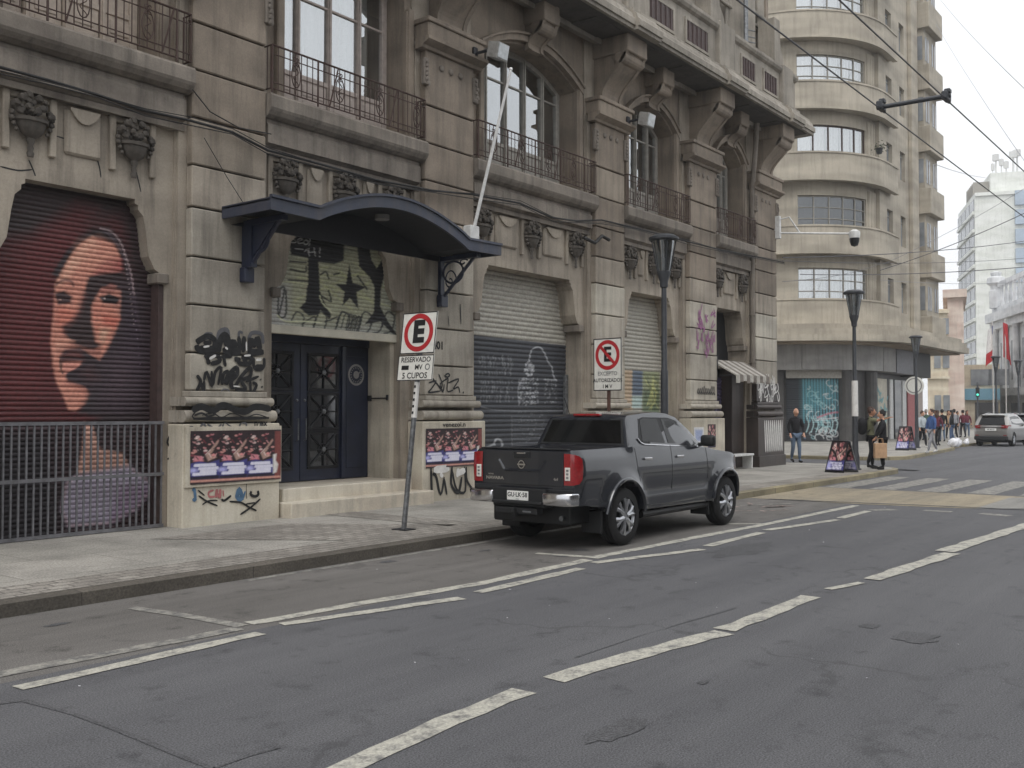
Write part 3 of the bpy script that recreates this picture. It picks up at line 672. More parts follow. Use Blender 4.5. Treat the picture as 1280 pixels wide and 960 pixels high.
# ============================================================ roller shutters and their murals
def shutter(x0,x1,z0,z1,Y,mat,paintfn=None,dx=.02,dz=.0125,per=.1,name='shutter',par=None,dep=.026,label=None):
    xs=np.arange(x0,x1+dx*.5,dx); zs=np.arange(z0,z1+dz*.5,dz)
    X,Z=np.meshgrid(xs,zs); Yd=Y-dep*np.abs(np.sin(PI*Z/per))**.75-.006*np.sin(X*1.7+Z*3)*np.sin(Z*9)
    V=np.stack([X,Yd,Z],-1).reshape(-1,3); nx=len(xs); nz=len(zs)
    i=np.arange((nz-1)*(nx-1)); r=i//(nx-1); c=i%(nx-1); a=r*nx+c
    Fc=np.stack([a,a+1,a+nx+1,a+nx],-1)
    par=par or B1; o0=ORG.get(par,Vector((0,0,0)))
    me=bpy.data.meshes.new(name); me.from_pydata((V-np.array(o0)).tolist(),[],Fc.tolist()); me.materials.append(M(mat))
    for p in me.polygons: p.use_smooth=True
    o=bpy.data.objects.new(name,me); COL.objects.link(o); o.parent=par; ORG[o]=o0
    if paintfn:
        px,py=pxof(V[:,0],Y,V[:,2]); P=Paint(px,py,(.5,.5,.5)); paintfn(P,V[:,0],V[:,2]); setpaint(o,P.c.astype(np.float32))
    if label: o['label']=label
    return o
def C3(r,g,b): return (lin(r),lin(g),lin(b))
def blotch(P,f,amt,seed=0):
    n=np.sin(P.x*f+seed)*np.sin(P.y*f*1.3+seed*2)+.6*np.sin(P.x*f*2.3+P.y*f*1.1+seed)+.4*np.sin(P.y*f*4.1-P.x*f*3.3)
    P.c*=np.clip(1+amt*n[:,None],.2,2)
def face_mural(P,X,Z):
    P.c[:]=C3(92,38,40)
    def q(L): return [(30+.28125*a,270+.28125*b) for a,b in L]
    def g(L): return [(a/3.556,440+b/3.556) for a,b in L]
    P.poly([(-80,180),(60,180),(230,180),(230,300),(150,270),(90,285),(55,290),(10,330),(-80,360)],C3(58,46,47),14)
    P.poly([(-60,300),(40,295),(95,255),(120,262),(100,290),(60,340),(50,480),(0,540),(-60,540)],C3(104,42,44),12,.7)
    P.poly([(150,260),(230,230),(230,540),(105,540),(150,480),(165,380)],C3(58,44,47),10)
    # hair
    P.poly(q([(215,150),(250,85),(300,55),(380,50),(430,110),(470,210),(500,340),(520,700),(470,880),(290,880),(330,640),(430,250),(400,130),(330,100),(280,110),(200,190),(150,270),(140,260)]),C3(50,40,42),5)
    face=q([(300,93),(250,120),(200,180),(160,250),(135,310),(130,400),(122,480),(116,560),(125,660),(142,740),(170,800),(195,862),(225,868),(280,830),(290,780),(300,700),(340,640),(400,560),(425,470),(430,250),(425,180),(395,125),(340,105)])
    P.poly(face,C3(216,148,128),1.6)
    P.poly(q([(300,95),(250,122),(205,180),(165,250),(140,310),(170,300),(260,200),(330,130)]),C3(240,186,160),4,.7)
    P.poly(q([(360,190),(430,190),(440,280),(330,290),(300,260)]),C3(168,84,84),4,.75)
    P.poly(q([(150,400),(240,420),(190,500),(140,480)]),C3(214,120,100),4,.6)
    dk=C3(62,46,48)
    P.poly(q([(285,270),(340,258),(440,245),(470,330),(430,330),(345,320),(318,360),(300,400),(298,470),(318,560),(345,575),(300,600),(230,572),(172,525),(165,492),(212,462),(240,420),(262,350),(278,290)]),dk,2.4)
    P.poly(q([(158,622),(178,592),(250,585),(335,640),(365,600),(425,470),(440,380),(500,330),(520,880),(285,880),(285,790),(268,762),(190,738),(178,692),(250,658),(252,645),(168,650),(160,690)]),C3(62,49,55),2.2)
    P.poly(q([(430,300),(495,340),(560,560),(560,760),(420,860),(340,760),(420,560)]),C3(68,54,66),14,.6)
    P.poly(q([(132,345),(175,332),(212,358),(205,388),(150,395)]),C3(66,46,48),1.8)
    P.stroke(q([(140,305),(170,286),(205,290),(218,310)]),3,C3(96,60,60),1,.8)
    P.stroke(q([(150,330),(180,322),(214,345)]),1.6,C3(200,130,112),.8,.6)
    P.poly(q([(330,330),(385,300),(410,310),(395,345),(345,350)]),C3(168,108,98),1.5,.8)
    P.poly(q([(330,362),(375,345),(425,365),(410,392),(350,388)]),C3(44,36,40),1.6)
    P.dot(q([(356,366)])[0],1.4,C3(190,170,165))
    P.dot(q([(158,372)])[0],1.2,C3(190,150,140))
    P.poly(q([(305,385),(350,400),(395,410),(425,452),(395,508),(350,572),(328,545),(303,470)]),C3(214,140,120),2)
    P.poly(q([(345,440),(425,455),(400,500),(350,480)]),C3(206,104,88),3,.6)
    P.poly(q([(335,500),(380,500),(350,570),(330,545)]),C3(220,176,150),3,.8)
    P.poly(q([(275,592),(345,588),(332,632),(290,612)]),C3(196,128,112),1.5,.9)
    P.poly(q([(130,560),(180,545),(225,555),(190,575),(150,600),(135,640)]),C3(232,168,146),2,.8)
    P.poly(q([(168,655),(252,648),(238,672),(182,702)]),C3(222,150,134),1)
    P.stroke(q([(158,640),(162,670),(170,700)]),1.4,C3(60,40,44),.7)
    P.poly(q([(285,790),(330,760),(330,880),(240,880)]),C3(60,52,56),4)
    P.poly(q([(150,270),(215,150),(265,105),(245,100),(190,150),(120,260)]),C3(56,46,50),2)
    for k in range(9): P.stroke(q([(330+6*k,58+2*k),(395+7*k,90+14*k),(440+6*k,180+20*k),(470+7*k,330+30*k)]),.7,C3(92,78,86),.6,.55)
    P.stroke(q([(335,56),(385,70),(425,115),(450,180),(475,260),(486,350)]),1.7,C3(186,164,166),.8,.95)
    for k in range(16): P.dot(q([(440+3.2*k,150+22*k)])[0],.8,C3(200,180,180))
    for k in range(7): P.dot(q([(490+4*k,430+38*k)])[0],.8,C3(150,130,150))
    # shoulder and scarf below the chin
    P.poly([(-80,527),(230,527),(230,700),(-80,700)],C3(54,44,48),1.5,.85)
    P.poly([(-80,545),(60,545),(75,700),(-80,700)],C3(40,38,44),10,.8)
    sh=g([(375,310),(410,330),(440,430),(540,450),(572,505),(640,560),(695,590),(600,700),(480,765),(300,775),(270,700),(290,585),(340,545),(362,430)])
    P.poly(sh,C3(214,166,148),2)
    P.poly(g([(340,545),(572,505),(640,560),(695,590),(600,700),(480,765),(300,775),(270,700),(290,585)]),C3(188,182,204),4,.9)
    P.poly(g([(520,600),(695,590),(600,700),(480,765)]),C3(150,118,150),5,.6)
    blotch(P,.35,.05); P.c*= (1-.25*np.clip((P.y-520)/60,0,1))[:,None]*0+1
    P.stroke(q([(262,350),(235,430),(195,480)]),5,C3(150,92,84),5,.5); P.stroke(q([(140,420),(150,480),(175,520)]),4,C3(190,112,100),4,.4); P.stroke(q([(150,600),(170,580),(240,582)]),3,C3(130,80,76),3,.5); P.stroke(q([(190,745),(235,760),(275,790)]),5,C3(170,108,98),4,.5)
    P.poly(q([(165,618),(200,598),(252,600),(262,640),(168,645)]),C3(118,66,62),4,.75); P.stroke(q([(160,632),(205,628),(262,640),(300,640)]),2.2,C3(52,38,42),1.5,.9)
    P.poly(q([(380,640),(470,600),(500,760),(420,850),(320,840),(340,760)]),C3(84,66,74),16,.65); P.poly(q([(240,690),(285,740),(330,720),(300,670)]),C3(92,62,64),7,.6)
    P.poly(q([(205,560),(300,560),(330,610),(240,590)]),C3(84,58,58),5,.6); P.stroke(q([(300,280),(355,262),(420,268)]),4,C3(52,40,42),3,.7)
    P.poly(q([(235,130),(330,105),(400,150),(380,230),(260,240)]),C3(232,166,144),10,.5)
    P.c*=.84
    zz=np.abs(np.sin(PI*Z/.065)); P.c*=(.55+.45*np.clip(zz*2.2,0,1))[:,None]      # shade of the slat grooves, multiplied into the paint colour
sh1=shutter(5.62,8.08,Z0,ZT,12.72,'mural_paint',face_mural,dz=.0075,per=.065,dep=.02,name='shutter',label='roller shutter painted with a large mural of a pale face and dark hair on maroon')
b=MB(); b.box(8.0,8.09,12.52,12.78,Z0,3.6); b.box(5.6,5.7,12.52,12.78,Z0,3.6); b.build('shutter_guide','louvre',B1,split=True)
def letters_mural(P,X,Z):
    P.c[:]=C3(168,168,160)
    q=lambda L:[(330+a/6,270+b/6) for a,b in L]
    P.poly(q([(150,280),(1000,160),(1000,760),(500,830),(150,800)]),C3(166,166,132),12,.7)
    P.poly(q([(860,440),(1030,430),(1030,960),(840,900)]),C3(160,162,148),10,.8)
    P.poly(q([(60,540),(180,520),(170,830),(60,830)]),C3(178,176,172),6,.9)
    bk=C3(26,26,29)
    for k in range(10): P.stroke(q([(180+R.uniform(0,800),350+R.uniform(0,400)),(200+R.uniform(0,800),350+R.uniform(0,400))]),1.2,C3(196,200,140),1.5,.5)
    P.poly(q([(190,90),(600,140),(592,335),(520,362),(400,345),(330,315),(200,290),(185,200)]),bk,1)
    P.poly(q([(325,290),(402,300),(415,560),(452,650),(500,745),(485,775),(420,705),(400,745),(330,748),(262,690),(310,640),(325,480)]),bk,.8)
    P.poly(q([(635,360),(662,500),(765,532),(690,572),(705,700),(640,615),(585,675),(600,572),(535,510),(612,512)]),bk,.8)
    P.poly(q([(690,170),(775,170),(802,330),(840,392),(880,330),(880,200),(945,200),(972,290),(930,400),(892,470),(872,560),(867,680),(932,800),(1000,900),(960,885),(868,792),(750,812),(820,720),(825,530),(790,460),(708,380)]),bk,.8)
    for a in ([(100,560),(150,540),(110,740)],[(105,580),(105,745),(160,740),(160,560)],[(180,480),(320,490)],[(190,400),(300,420),(310,380)],[(190,340),(310,350)],[(420,440),(460,420),(480,470)],[(430,600),(500,640),(480,560)],[(520,440),(560,430)],[(700,450),(770,550)]):
        P.stroke(q(a),2.2,bk,.7,.9)
    for k in range(9): 
        x=200+k*85; P.stroke(q([(x,790+(k%3)*20),(x+40,720+(k%2)*60),(x+95,760),(x+70,860),(x+15,880)]),2.,C3(40,40,44),.7,.9)
    for k in range(6): P.stroke(q([(540+k*34,840),(580+k*30,720+k*8),(660+k*12,790),(600+k*20,890)]),1.5,C3(50,52,50),.6,.9)
    for a in ([(95,745),(160,790),(300,790),(430,800)],[(130,495),(220,498),(322,515)],[(415,600),(440,660),(500,720)]): P.stroke(q(a),1.6,C3(214,216,180),.7,.9)
    wt=C3(190,190,188)
    for a in ([(235,158),(205,160),(210,175),(235,185),(230,200),(200,198)],[(248,190),(280,180),(270,168),(250,180),(255,205),(285,202)],[(310,180),(292,200),(310,215),(330,195),(310,180)],[(295,138),(390,150)],[(345,145),(335,220)],[(230,245),(290,250)],[(300,268),(318,250),(325,275)],[(330,245),(335,300)],[(335,275),(378,270)],[(370,240),(380,300)],[(415,240),(412,280)]): P.stroke(q(a),1.15,wt,.6,.9)
    P.dot(q([(412,304)])[0],1.0,wt)
    blotch(P,.4,.05); zz=np.abs(np.sin(PI*Z/.065)); P.c*=(.6+.4*np.clip(zz*2.2,0,1))[:,None]  # groove shade between slats darkens the painted colour
sh2=shutter(9.98,12.86,3.14,ZT,12.62,'mural_paint',letters_mural,dz=.0075,per=.065,dep=.02,name='shutter',label='raised roller shutter sprayed with big black letters and a star on yellowish ground')
b=MB(); b.box(9.98,12.86,12.58,12.66,3.0,3.14,0,.01); b.build('shutter_rail','shutter_cream',sh2)
def bar_mural(P,X,Z):
    P.c[:]=C3(166,162,152); dk=C3(58,60,66); q=lambda L:[(580+a/5.65,400+b/5.65) for a,b in L]
    P.poly([(560,416),(597,419),(708,432),(740,436),(740,700),(560,700)],dk,.7)
    ch=C3(176,178,182)
    P.stroke(q([(455,290),(462,240),(480,205),(520,190),(545,205),(570,250),(590,300),(615,330),(630,400),(645,420)]),1.5,ch,.6,.9)
    rr=random.Random(5)
    for k in range(70):
        a=rr.uniform(0,2*PI); d=math.sqrt(rr.random()); P.dot(q([(455+34*d*math.cos(a),345+52*d*math.sin(a))])[0],rr.uniform(.6,1.2),ch,.6,.8)
    for k in range(170):
        x=rr.uniform(380,520); y=rr.uniform(410,600); P.dot(q([(x,y)])[0],rr.uniform(.5,1.2),ch,.6,rr.uniform(.3,.85))
    for k in range(60):
        x=rr.uniform(560,650); y=rr.uniform(410,590); P.dot(q([(x,y)])[0],rr.uniform(.5,1.),ch,.6,rr.uniform(.2,.6))
    P.stroke(q([(560,420),(650,425)]),1,ch,.5,.7); P.stroke(q([(385,600),(380,480),(420,410)]),1.4,ch,.8,.6)
    for row in (260,300,360,430,480,540):
        for k in range(14):
            x=90+k*20+rr.uniform(-6,6)+row*.05
            if x<340: P.stroke(q([(x,row+rr.uniform(-12,12)),(x+rr.uniform(-4,4),row+rr.uniform(10,40))]),1.2,C3(150,152,156),.8,rr.uniform(.25,.8))
    P.stroke(q([(80,600),(260,640),(700,640)]),1.2,C3(120,122,126),.6,.8); P.stroke(q([(330,680),(335,900)]),1.,C3(120,122,126),.6,.8)
    for k in range(12): P.stroke(q([(340,680+k*20),(600-rr.uniform(0,80),690+k*20)]),1.0,C3(104,106,112),.8,.7)
    for k in range(60): P.dot(q([(rr.uniform(350,560),rr.uniform(650,880))])[0],.8,C3(140,142,146),.6,rr.uniform(.2,.7))
    P.stroke(q([(210,880),(215,850),(240,840),(265,870),(260,895)]),2.2,ch,.8,.9); P.stroke(q([(150,900),(200,880)]),2,ch,.8,.8)
    blotch(P,.3,.06); zz=np.abs(np.sin(PI*Z/.1)); P.c*=(.55+.45*np.clip(zz*2.2,0,1))[:,None]  # slat groove shading worked into the vertex colour
sh3=shutter(14.92,18.7,Z0,ZT,12.94,'mural_paint',bar_mural,dx=.03,name='shutter',label='roller shutter, cream above and dark below with white chalk-like drawing of bottles and a lamp')
b=MB(); b.box(18.58,18.69,12.84,12.92,Z0,2.6,0,.01); b.build('shutter_box','galv',B1)
def colour_mural(P,X,Z):
    P.c[:]=C3(168,164,154)
    q=lambda L:[(720+a/8,400+b/8) for a,b in L]
    P.poly(q([(480,500),(565,500),(560,900),(470,900)]),C3(180,158,132),1)
    P.poly(q([(560,500),(665,510),(660,760),(555,760)]),C3(92,104,120),1)
    P.poly(q([(555,760),(660,760),(650,880),(550,880)]),C3(168,186,182),1)
    P.poly(q([(665,510),(830,520),(830,920),(655,920)]),C3(140,146,116),1)
    P.poly(q([(665,700),(830,690),(830,960),(655,960)]),C3(88,104,84),2,.8)
    rr=random.Random(2)
    for k in range(26): P.stroke(q([(rr.uniform(670,820),rr.uniform(540,900)),(rr.uniform(670,820),rr.uniform(540,900))]),1,C3(60,74,50) if k%2 else C3(200,200,130),.7,.6)
    zz=np.abs(np.sin(PI*Z/.1)); P.c*=(.55+.45*np.clip(zz*2.2,0,1))[:,None]  # painted-in shade along each slat groove
sh4=shutter(20.48,23.22,Z0,ZT,12.94,'mural_paint',colour_mural,dx=.03,name='shutter',label='cream roller shutter with orange, blue and green painted blocks low down')
def scrawl_mural(P,X,Z):
    P.c[:]=C3(70,62,92); rr=random.Random(9)
    for k in range(60):
        x=rr.uniform(25.3,26.7); z=rr.uniform(1.2,2.7); px,py=pxof([x,x+rr.uniform(-.25,.25),x+rr.uniform(-.3,.3)],12.9,[z,z+rr.uniform(-.15,.15),z+rr.uniform(-.2,.2)])
        P.stroke(list(zip(px,py)),.7,C3(*[(160,150,190),(120,110,160),(40,36,60)][k%3]),.5,.7)
sh5=shutter(25.3,26.62,.45,2.75,12.9,'mural_paint',scrawl_mural,dx=.03,name='shutter',label='narrow violet shutter covered in pale scrawl')
b=MB(); b.box(26.62,27.42,12.55,12.95,Z0,3.0,0,.02); b.box(25.3,26.62,12.7,13.0,Z0,.45,0,.02)
b.build('stone_cladding','granite',B1)
b=MB(); b.box(25.3,27.42,13.05,13.1,2.75,4.75); b.build('dark_opening','dark_void',B1)
b=MB(); b.box(25.3,27.42,12.75,13.0,3.0,3.25,0,.02); b.build('lintel','stone_trim',B1)
# ============================================================ entrance: steps, doors, side wall
b=MB(); b.box(9.98,12.86,12.2,13.35,Z0-.05,.56,0,.012); st=b.build('entrance_landing','marble',B1)
b=MB(); b.box(9.9,13.12,11.9,12.5,Z0-.05,.36,0,.015); b.build('entrance_step','marble',B1)
b=MB(); b.box(12.76,12.86,12.66,13.4,.56,3.1); b.box(9.88,9.98,12.66,13.4,.56,3.1); b.box(9.98,12.76,12.66,13.4,3.05,3.12,1); b.box(9.9,12.9,13.4,13.46,.5,3.1,1)
b.build('entrance_reveal',['cream_wall','dark_void'],B1)
b=MB(); b.box(12.73,12.757,12.68,12.74,1.96,2.06,0,.01); b.tube([(12.745,12.72,2.0),(12.745,13.15,2.0)],.012,6); b.box(12.72,12.757,13.12,13.2,1.95,2.05); b.build('wall_rail','black_iron',B1)
DY=13.22; dx0,dxm,dx1=10.24,11.17,12.10
def door(x0,x1,hside):
    b=MB(); b.box(x0,x1,DY,DY+.06,.57,2.92,0,.008)
    d=b.build('door','navy_paint',B1)
    b=MB(); g=MB(); w=x1-x0; zs=[(.82,1.38),(1.48,2.04),(2.16,2.72)]
    for (z0,z1) in zs:
        xa,xb=(x0+.2,x1-.12) if hside<0 else (x0+.12,x1-.2)
        for q in ((xa-.05,xb+.05,z0-.05,z0),(xa-.05,xb+.05,z1,z1+.05),(xa-.05,xa,z0,z1),(xb,xb+.05,z0,z1)): b.box(q[0],q[1],DY-.03,DY+.01,q[2],q[3],0,.008)
        g.quad([(xa,DY-.004,z0),(xb,DY-.004,z0),(xb,DY-.004,z1),(xa,DY-.004,z1)])
        xm,zm=(xa+xb)/2,(z0+z1)/2
        for a,c in (((xa,z0),(xb,z1)),((xa,z1),(xb,z0)),((xm,z0),(xm,z1)),((xa,zm),(xb,zm))): b.tube([(a[0],DY-.022,a[1]),(c[0],DY-.022,c[1])],.013,5)
        b.ball((xm,DY-.035,zm),.045,1,2,(1,.6,1)); b.tube([(xm+.1*math.cos(t),DY-.022,zm+.1*math.sin(t)) for t in np.linspace(0,2*PI,17)],.01,5)
    b.build('door_grille',['black_iron','galv'],d); g.build('pane','door_glass',d)
    b=MB(); hx=x1-.08 if hside>0 else x0+.08
    b.tube([(hx,DY-.01,1.62),(hx,DY-.06,1.64),(hx,DY-.06,1.28),(hx,DY-.01,1.26)],.012,8); b.ball((hx,DY-.02,1.95),.025)
    b.build('handle','galv',d); return d
door(dx0,dxm-.005,1); door(dxm+.005,dx1,-1)
b=MB(); b.box(dx1+.01,12.75,DY-.02,DY+.05,.57,2.92,0,.01); b.box(dx1+.1,12.66,DY-.035,DY-.02,.75,2.75,0,.02); b.box(9.985,12.755,DY-.05,DY+.06,2.92,3.05,0,.01)
b.box(dx1-.02,dx1+.05,DY-.06,DY+.05,.57,2.92,0,.01); b.box(9.985,dx0-.005,DY-.03,DY+.06,.57,2.92)
dp=b.build('door_panel','navy_paint',B1)
b=MB(); c=(12.43,DY-.04,2.42)
def ring(b,c,r0,r1,n,y,mi=0):
    for k in range(n):
        a0,a1=2*PI*k/n,2*PI*(k+1)/n
        b.quad([(c[0]+r0*math.cos(a0),y,c[2]+r0*math.sin(a0)),(c[0]+r1*math.cos(a0),y,c[2]+r1*math.sin(a0)),(c[0]+r1*math.cos(a1),y,c[2]+r1*math.sin(a1)),(c[0]+r0*math.cos(a1),y,c[2]+r0*math.sin(a1))],mi)
ring(b,c,.155,.195,28,c[1]); ring(b,c,.0,.07,16,c[1]-.001,0)
for k in range(18): a=2*PI*k/18; b.quad([(c[0]+r*math.cos(a+t),c[1],c[2]+r*math.sin(a+t)) for r,t in ((.115,-.05),(.14,-.05),(.14,.08),(.115,.08))])
b.quad([(c[0]-.02,c[1]-.003,2.36),(c[0]+.06,c[1]-.003,2.42),(c[0]+.11,c[1]-.003,2.5),(c[0]+.02,c[1]-.003,2.44)])
b.build('round_emblem','grey_board',dp)
# ============================================================ graffiti on the stone
def spray(name,strokes,w,mat,Y,label=None,off=.004,conv=None):
    b=MB()
    for k,s in enumerate(strokes):
        ww=w
        if isinstance(s,tuple): s,ww=s
        pts=[]
        for (px,py) in s:
            X,Z=fy(px,py,Y); pts.append((X,Y,Z))
        b.ribbon(pts,ww,(0,-1,0),off+.0006*k)
    return b.build(name,mat,B1,recalc=False,label=label)
zq=lambda L:[(225+a/7.385,400+b/7.385) for a,b in L]
tag1=[(zq(s),w*(1.18 if w>.058 else 1.1)) for s,w in [([(150,210),(190,180),(260,150),(320,190),(310,260),(250,285),(170,275),(150,230)],.075),([(215,215),(290,205)],.06),([(160,270),(330,275)],.1),
 ([(345,300),(370,190),(410,140),(440,180),(420,220),(500,210),(480,270),(390,285)],.09),([(400,290),(560,290)],.11),([(540,150),(550,290)],.06),([(590,150),(580,300)],.07),([(640,290),(650,180),(680,230),(715,170),(735,280)],.08),([(620,300),(770,295)],.09),
 ([(225,320),(250,350),(262,410)],.06),([(240,330),(340,330),(360,380),(280,405)],.06),([(370,340),(480,335)],.05),([(400,340),(415,430)],.05),([(510,340),(520,385)],.06),([(540,345),(545,400),(640,400),(650,345),(560,350)],.06),([(580,350),(610,390)],.07),
 ([(675,345),(680,440),(740,455),(770,420),(770,350)],.05),([(690,430),(765,430)],.06),
 ([(150,510),(185,570),(145,660)],.05),([(185,570),(215,655),(215,560)],.045),([(215,560),(240,480),(290,615),(285,470)],.045),([(300,600),(320,480),(375,440),(345,600)],.045),([(380,600),(395,500),(440,480),(400,590)],.05),
 ([(420,600),(450,500),(515,440),(520,500),(470,560),(470,620),(520,600)],.06),([(440,560),(500,480)],.09),([(500,620),(560,520),(640,440),(640,520),(560,560),(600,640),(500,640)],.055),([(600,570),(720,520)],.04),([(640,560),(650,680),(700,600),(660,580)],.045)]]
spray('graffiti',tag1,.05,'black_paint',12.246,'black spray-painted tag with thick letters on the pilaster left of the entrance')
spray('graffiti',[(zq([(740,545),(745,555)]),.04),(zq([(752,610),(757,625)]),.04)],.04,'black_paint',12.246)
spray('graffiti',[(zq([(205,180),(240,130),(300,130)]),.05),(zq([(350,180),(365,110),(430,90),(445,160)]),.07),(zq([(540,160),(545,110),(580,120)]),.04),(zq([(630,190),(660,120),(750,130),(765,220)]),.06)],.05,'grey_spray',12.2465)
spray('graffiti',[(zq([(215,250),(270,240)]),.03),(zq([(415,250),(440,270)]),.03),(zq([(270,360),(330,325)]),.04),(zq([(590,330),(650,325)]),.03),(zq([(700,370),(750,365)]),.04),(zq([(610,200),(612,285)]),.025),(zq([(490,610),(550,615)]),.02)],.03,'white_spray',12.225)
spray('graffiti',[(zq([(375,670),(400,640),(450,650),(450,690),(400,710),(375,680)]),.022)],.02,'grey_spray',12.243)
spray('graffiti',[(zq(s),w) for s,w in [([(110,835),(200,800),(300,835),(400,790),(500,825),(600,845),(700,800),(840,825)],.10),([(330,800),(400,775),(480,800)],.06),([(150,800),(170,840)],.03),([(280,790),(300,840)],.03),([(740,790),(800,830)],.04),([(120,912),(820,905)],.05),([(130,880),(200,860),(260,890),(330,865)],.03),([(140,850),(110,890),(150,920)],.02),([(200,880),(300,860),(380,900),(480,860),(600,900),(700,870),(800,900)],.018)]],.03,'black_paint',12.10)
zp=lambda L:[(225+a/7.385,530+b/7.385) for a,b in L]
spray('graffiti',[(zp(s),w) for s,w in [([(180,40),(215,-5),(240,40)],.03),([(250,0),(330,45),(380,0)],.03),([(400,-5),(395,45),(470,40)],.028),([(560,-10),(545,40),(600,45),(610,-5),(570,-10)],.028),([(410,-20),(480,30),(570,40)],.02),([(610,20),(650,45),(720,30),(750,0)],.022),([(85,30),(110,25),(120,45)],.025)]],.03,'grey_spray',12.116)
put_g=MB(); put_text(put_g,'n·ex',.14,lambda u,v:(9.48+u,12.112,1.60+v-.02),bold=.004); put_g.build('graffiti','black_paint',B1,recalc=False)
spray('graffiti',[(zp(s),w) for s,w in [([(165,610),(225,660)],.022),([(170,660),(250,715),(345,755)],.025),([(205,745),(260,710),(345,705)],.022),([(380,695),(410,705),(470,660)],.035),([(455,715),(560,725),(640,770),(705,800)],.028),([(555,835),(650,770),(740,690)],.03),([(600,740),(690,725)],.022),([(715,615),(720,650),(690,668),(650,650),(655,620)],.042),([(612,545),(608,600),(612,690)],.012)]],.03,'black_paint',12.116,'black crossed strokes scrawled below the poster')
spray('graffiti',[(zp(s),w) for s,w in [([(120,620),(130,600),(140,700),(115,690)],.045),([(520,690),(545,600),(570,690),(520,680)],.07),([(580,690),(600,620)],.03)]],.05,'blue_spray',12.1165)
spray('graffiti',[(zp(s),w) for s,w in [([(310,610),(265,630),(270,670),(320,670)],.03),([(340,600),(330,680)],.05),([(370,600),(365,680),(350,640)],.045),([(395,610),(400,670)],.02)]],.04,'pink_spray',12.117)
spray('graffiti',[([(213,543),(209,553),(214,560)],.03),([(211,563),(215,570),(209,574)],.03),([(214,545),(213,575)],.02)],.03,'black_paint',12.46)
zd=lambda L:[(480+a/8,380+b/8) for a,b in L]
spray('graffiti',[(zd(s),w) for s,w in [([(470,730),(530,800),(590,885)],.035),([(445,790),(520,770),(470,850),(445,885),(560,870)],.03),([(545,700),(580,800),(560,870)],.03),([(600,800),(590,870),(560,800),(640,740)],.03),([(610,710),(640,695),(655,715),(630,730),(600,715)],.03),([(640,740),(630,870),(690,860)],.03),([(640,790),(745,750),(690,850),(740,830),(755,890)],.03),([(785,880),(795,890)],.04),([(455,930),(450,945)],.04)]],.03,'black_paint',12.246,'black looping tag on the pilaster behind the round parking sign')
b=MB(); put_text(b,'1401',.2,lambda u,v:(13.55+u,12.243,2.97+v),bold=.008); b.build('house_number','black_paint',B1,recalc=False)
b=MB(); put_text(b,'venezol.n',.17,lambda u,v:(13.9+u,12.11,1.515+v*.7),bold=.003); b.build('graffiti','black_paint',B1,recalc=False)
ze=lambda L:[(520+a/4.571,430+b/4.571) for a,b in L]
spray('graffiti',[(ze(s),w) for s,w in [([(85,700),(90,880)],.06),([(95,740),(115,760),(130,840)],.06),([(110,740),(140,860),(160,760)],.05),([(160,770),(175,860)],.05),([(205,700),(200,800),(240,850),(260,760)],.06),([(205,720),(230,830),(280,840),(275,700)],.05),([(285,700),(290,780),(330,840)],.05)]],.05,'black_paint',12.116,'thick black vertical brush letters low on the plinth beside the pickup')
spray('graffiti',[(ze(s),w) for s,w in [([(100,720),(190,710)],.14),([(150,740),(140,760)],.1),([(235,740),(280,720)],.12),([(240,710),(235,760)],.08)]],.05,'white_spray',12.112)
spray('graffiti',[([(536,400),(536,412)],.02),([(575,380),(576,405)],.03),([(560,395),(561,408)],.015)],.02,'cable',12.246)
# pilaster 4: violet scrawls, tag and posters
rr=random.Random(11); P4=[]
for (xa,xb,za,zb) in [(23.9,24.85,4.05,4.6),(23.9,24.8,3.42,3.9)]:
    for k in range(16):
        x=rr.uniform(xa,xb); z=rr.uniform(za,zb); P4.append([(x,z),(x+rr.uniform(-.15,.15),z-rr.uniform(.1,.3)),(x+rr.uniform(-.2,.2),z+rr.uniform(-.2,.2))])
b=MB()
for k,s in enumerate(P4): b.ribbon([(x,12.246,z) for x,z in s],.035,(0,-1,0),.004+.0005*k)
b.build('graffiti','purple_spray',B1,recalc=False,label='faded violet scrawl in two blocks high on the pilaster')
b=MB(); rr=random.Random(4); x=23.85
for k in range(9):
    b.ribbon([(x,12.246,2.2+rr.uniform(0,.1)),(x+.06,12.246,2.42+rr.uniform(-.05,.05)),(x+.12,12.246,2.22),(x+.02,12.246,2.3)],.025,(0,-1,0),.004+.0005*k); x+=.115
b.build('graffiti','black_paint',B1,recalc=False)
b=MB(); rr=random.Random(6)
for k in range(26):
    x=27.75+rr.random()*1.4; z=rr.uniform(2.1,2.85); b.ribbon([(x,12.246,z),(x+rr.uniform(-.12,.12),12.246,z-.2),(x+rr.uniform(.05,.2),12.246,z-.1),(x+.1,12.246,z+.1)],.04,(0,-1,0),.004+.0004*k)
for k in range(9):
    x=27.9+k*.15; b.ribbon([(x,12.12,1.5),(x+.05,12.12,.8),(x+.09,12.12,.6),(x+.11,12.12,1.5)],.05,(0,-1,0),.004+.0004*k)
b.build('graffiti','white_spray',B1,recalc=False,label='white bubble lettering on the dark granite corner pilaster')
b=MB(); b.box(25.02,25.2,12.3,12.52,2.6,3.3,0,.02); b.box(25.04,25.18,12.28,12.3,2.9,3.2,1,.01); b.build('meter_box',['meter','dark_void'],B1)
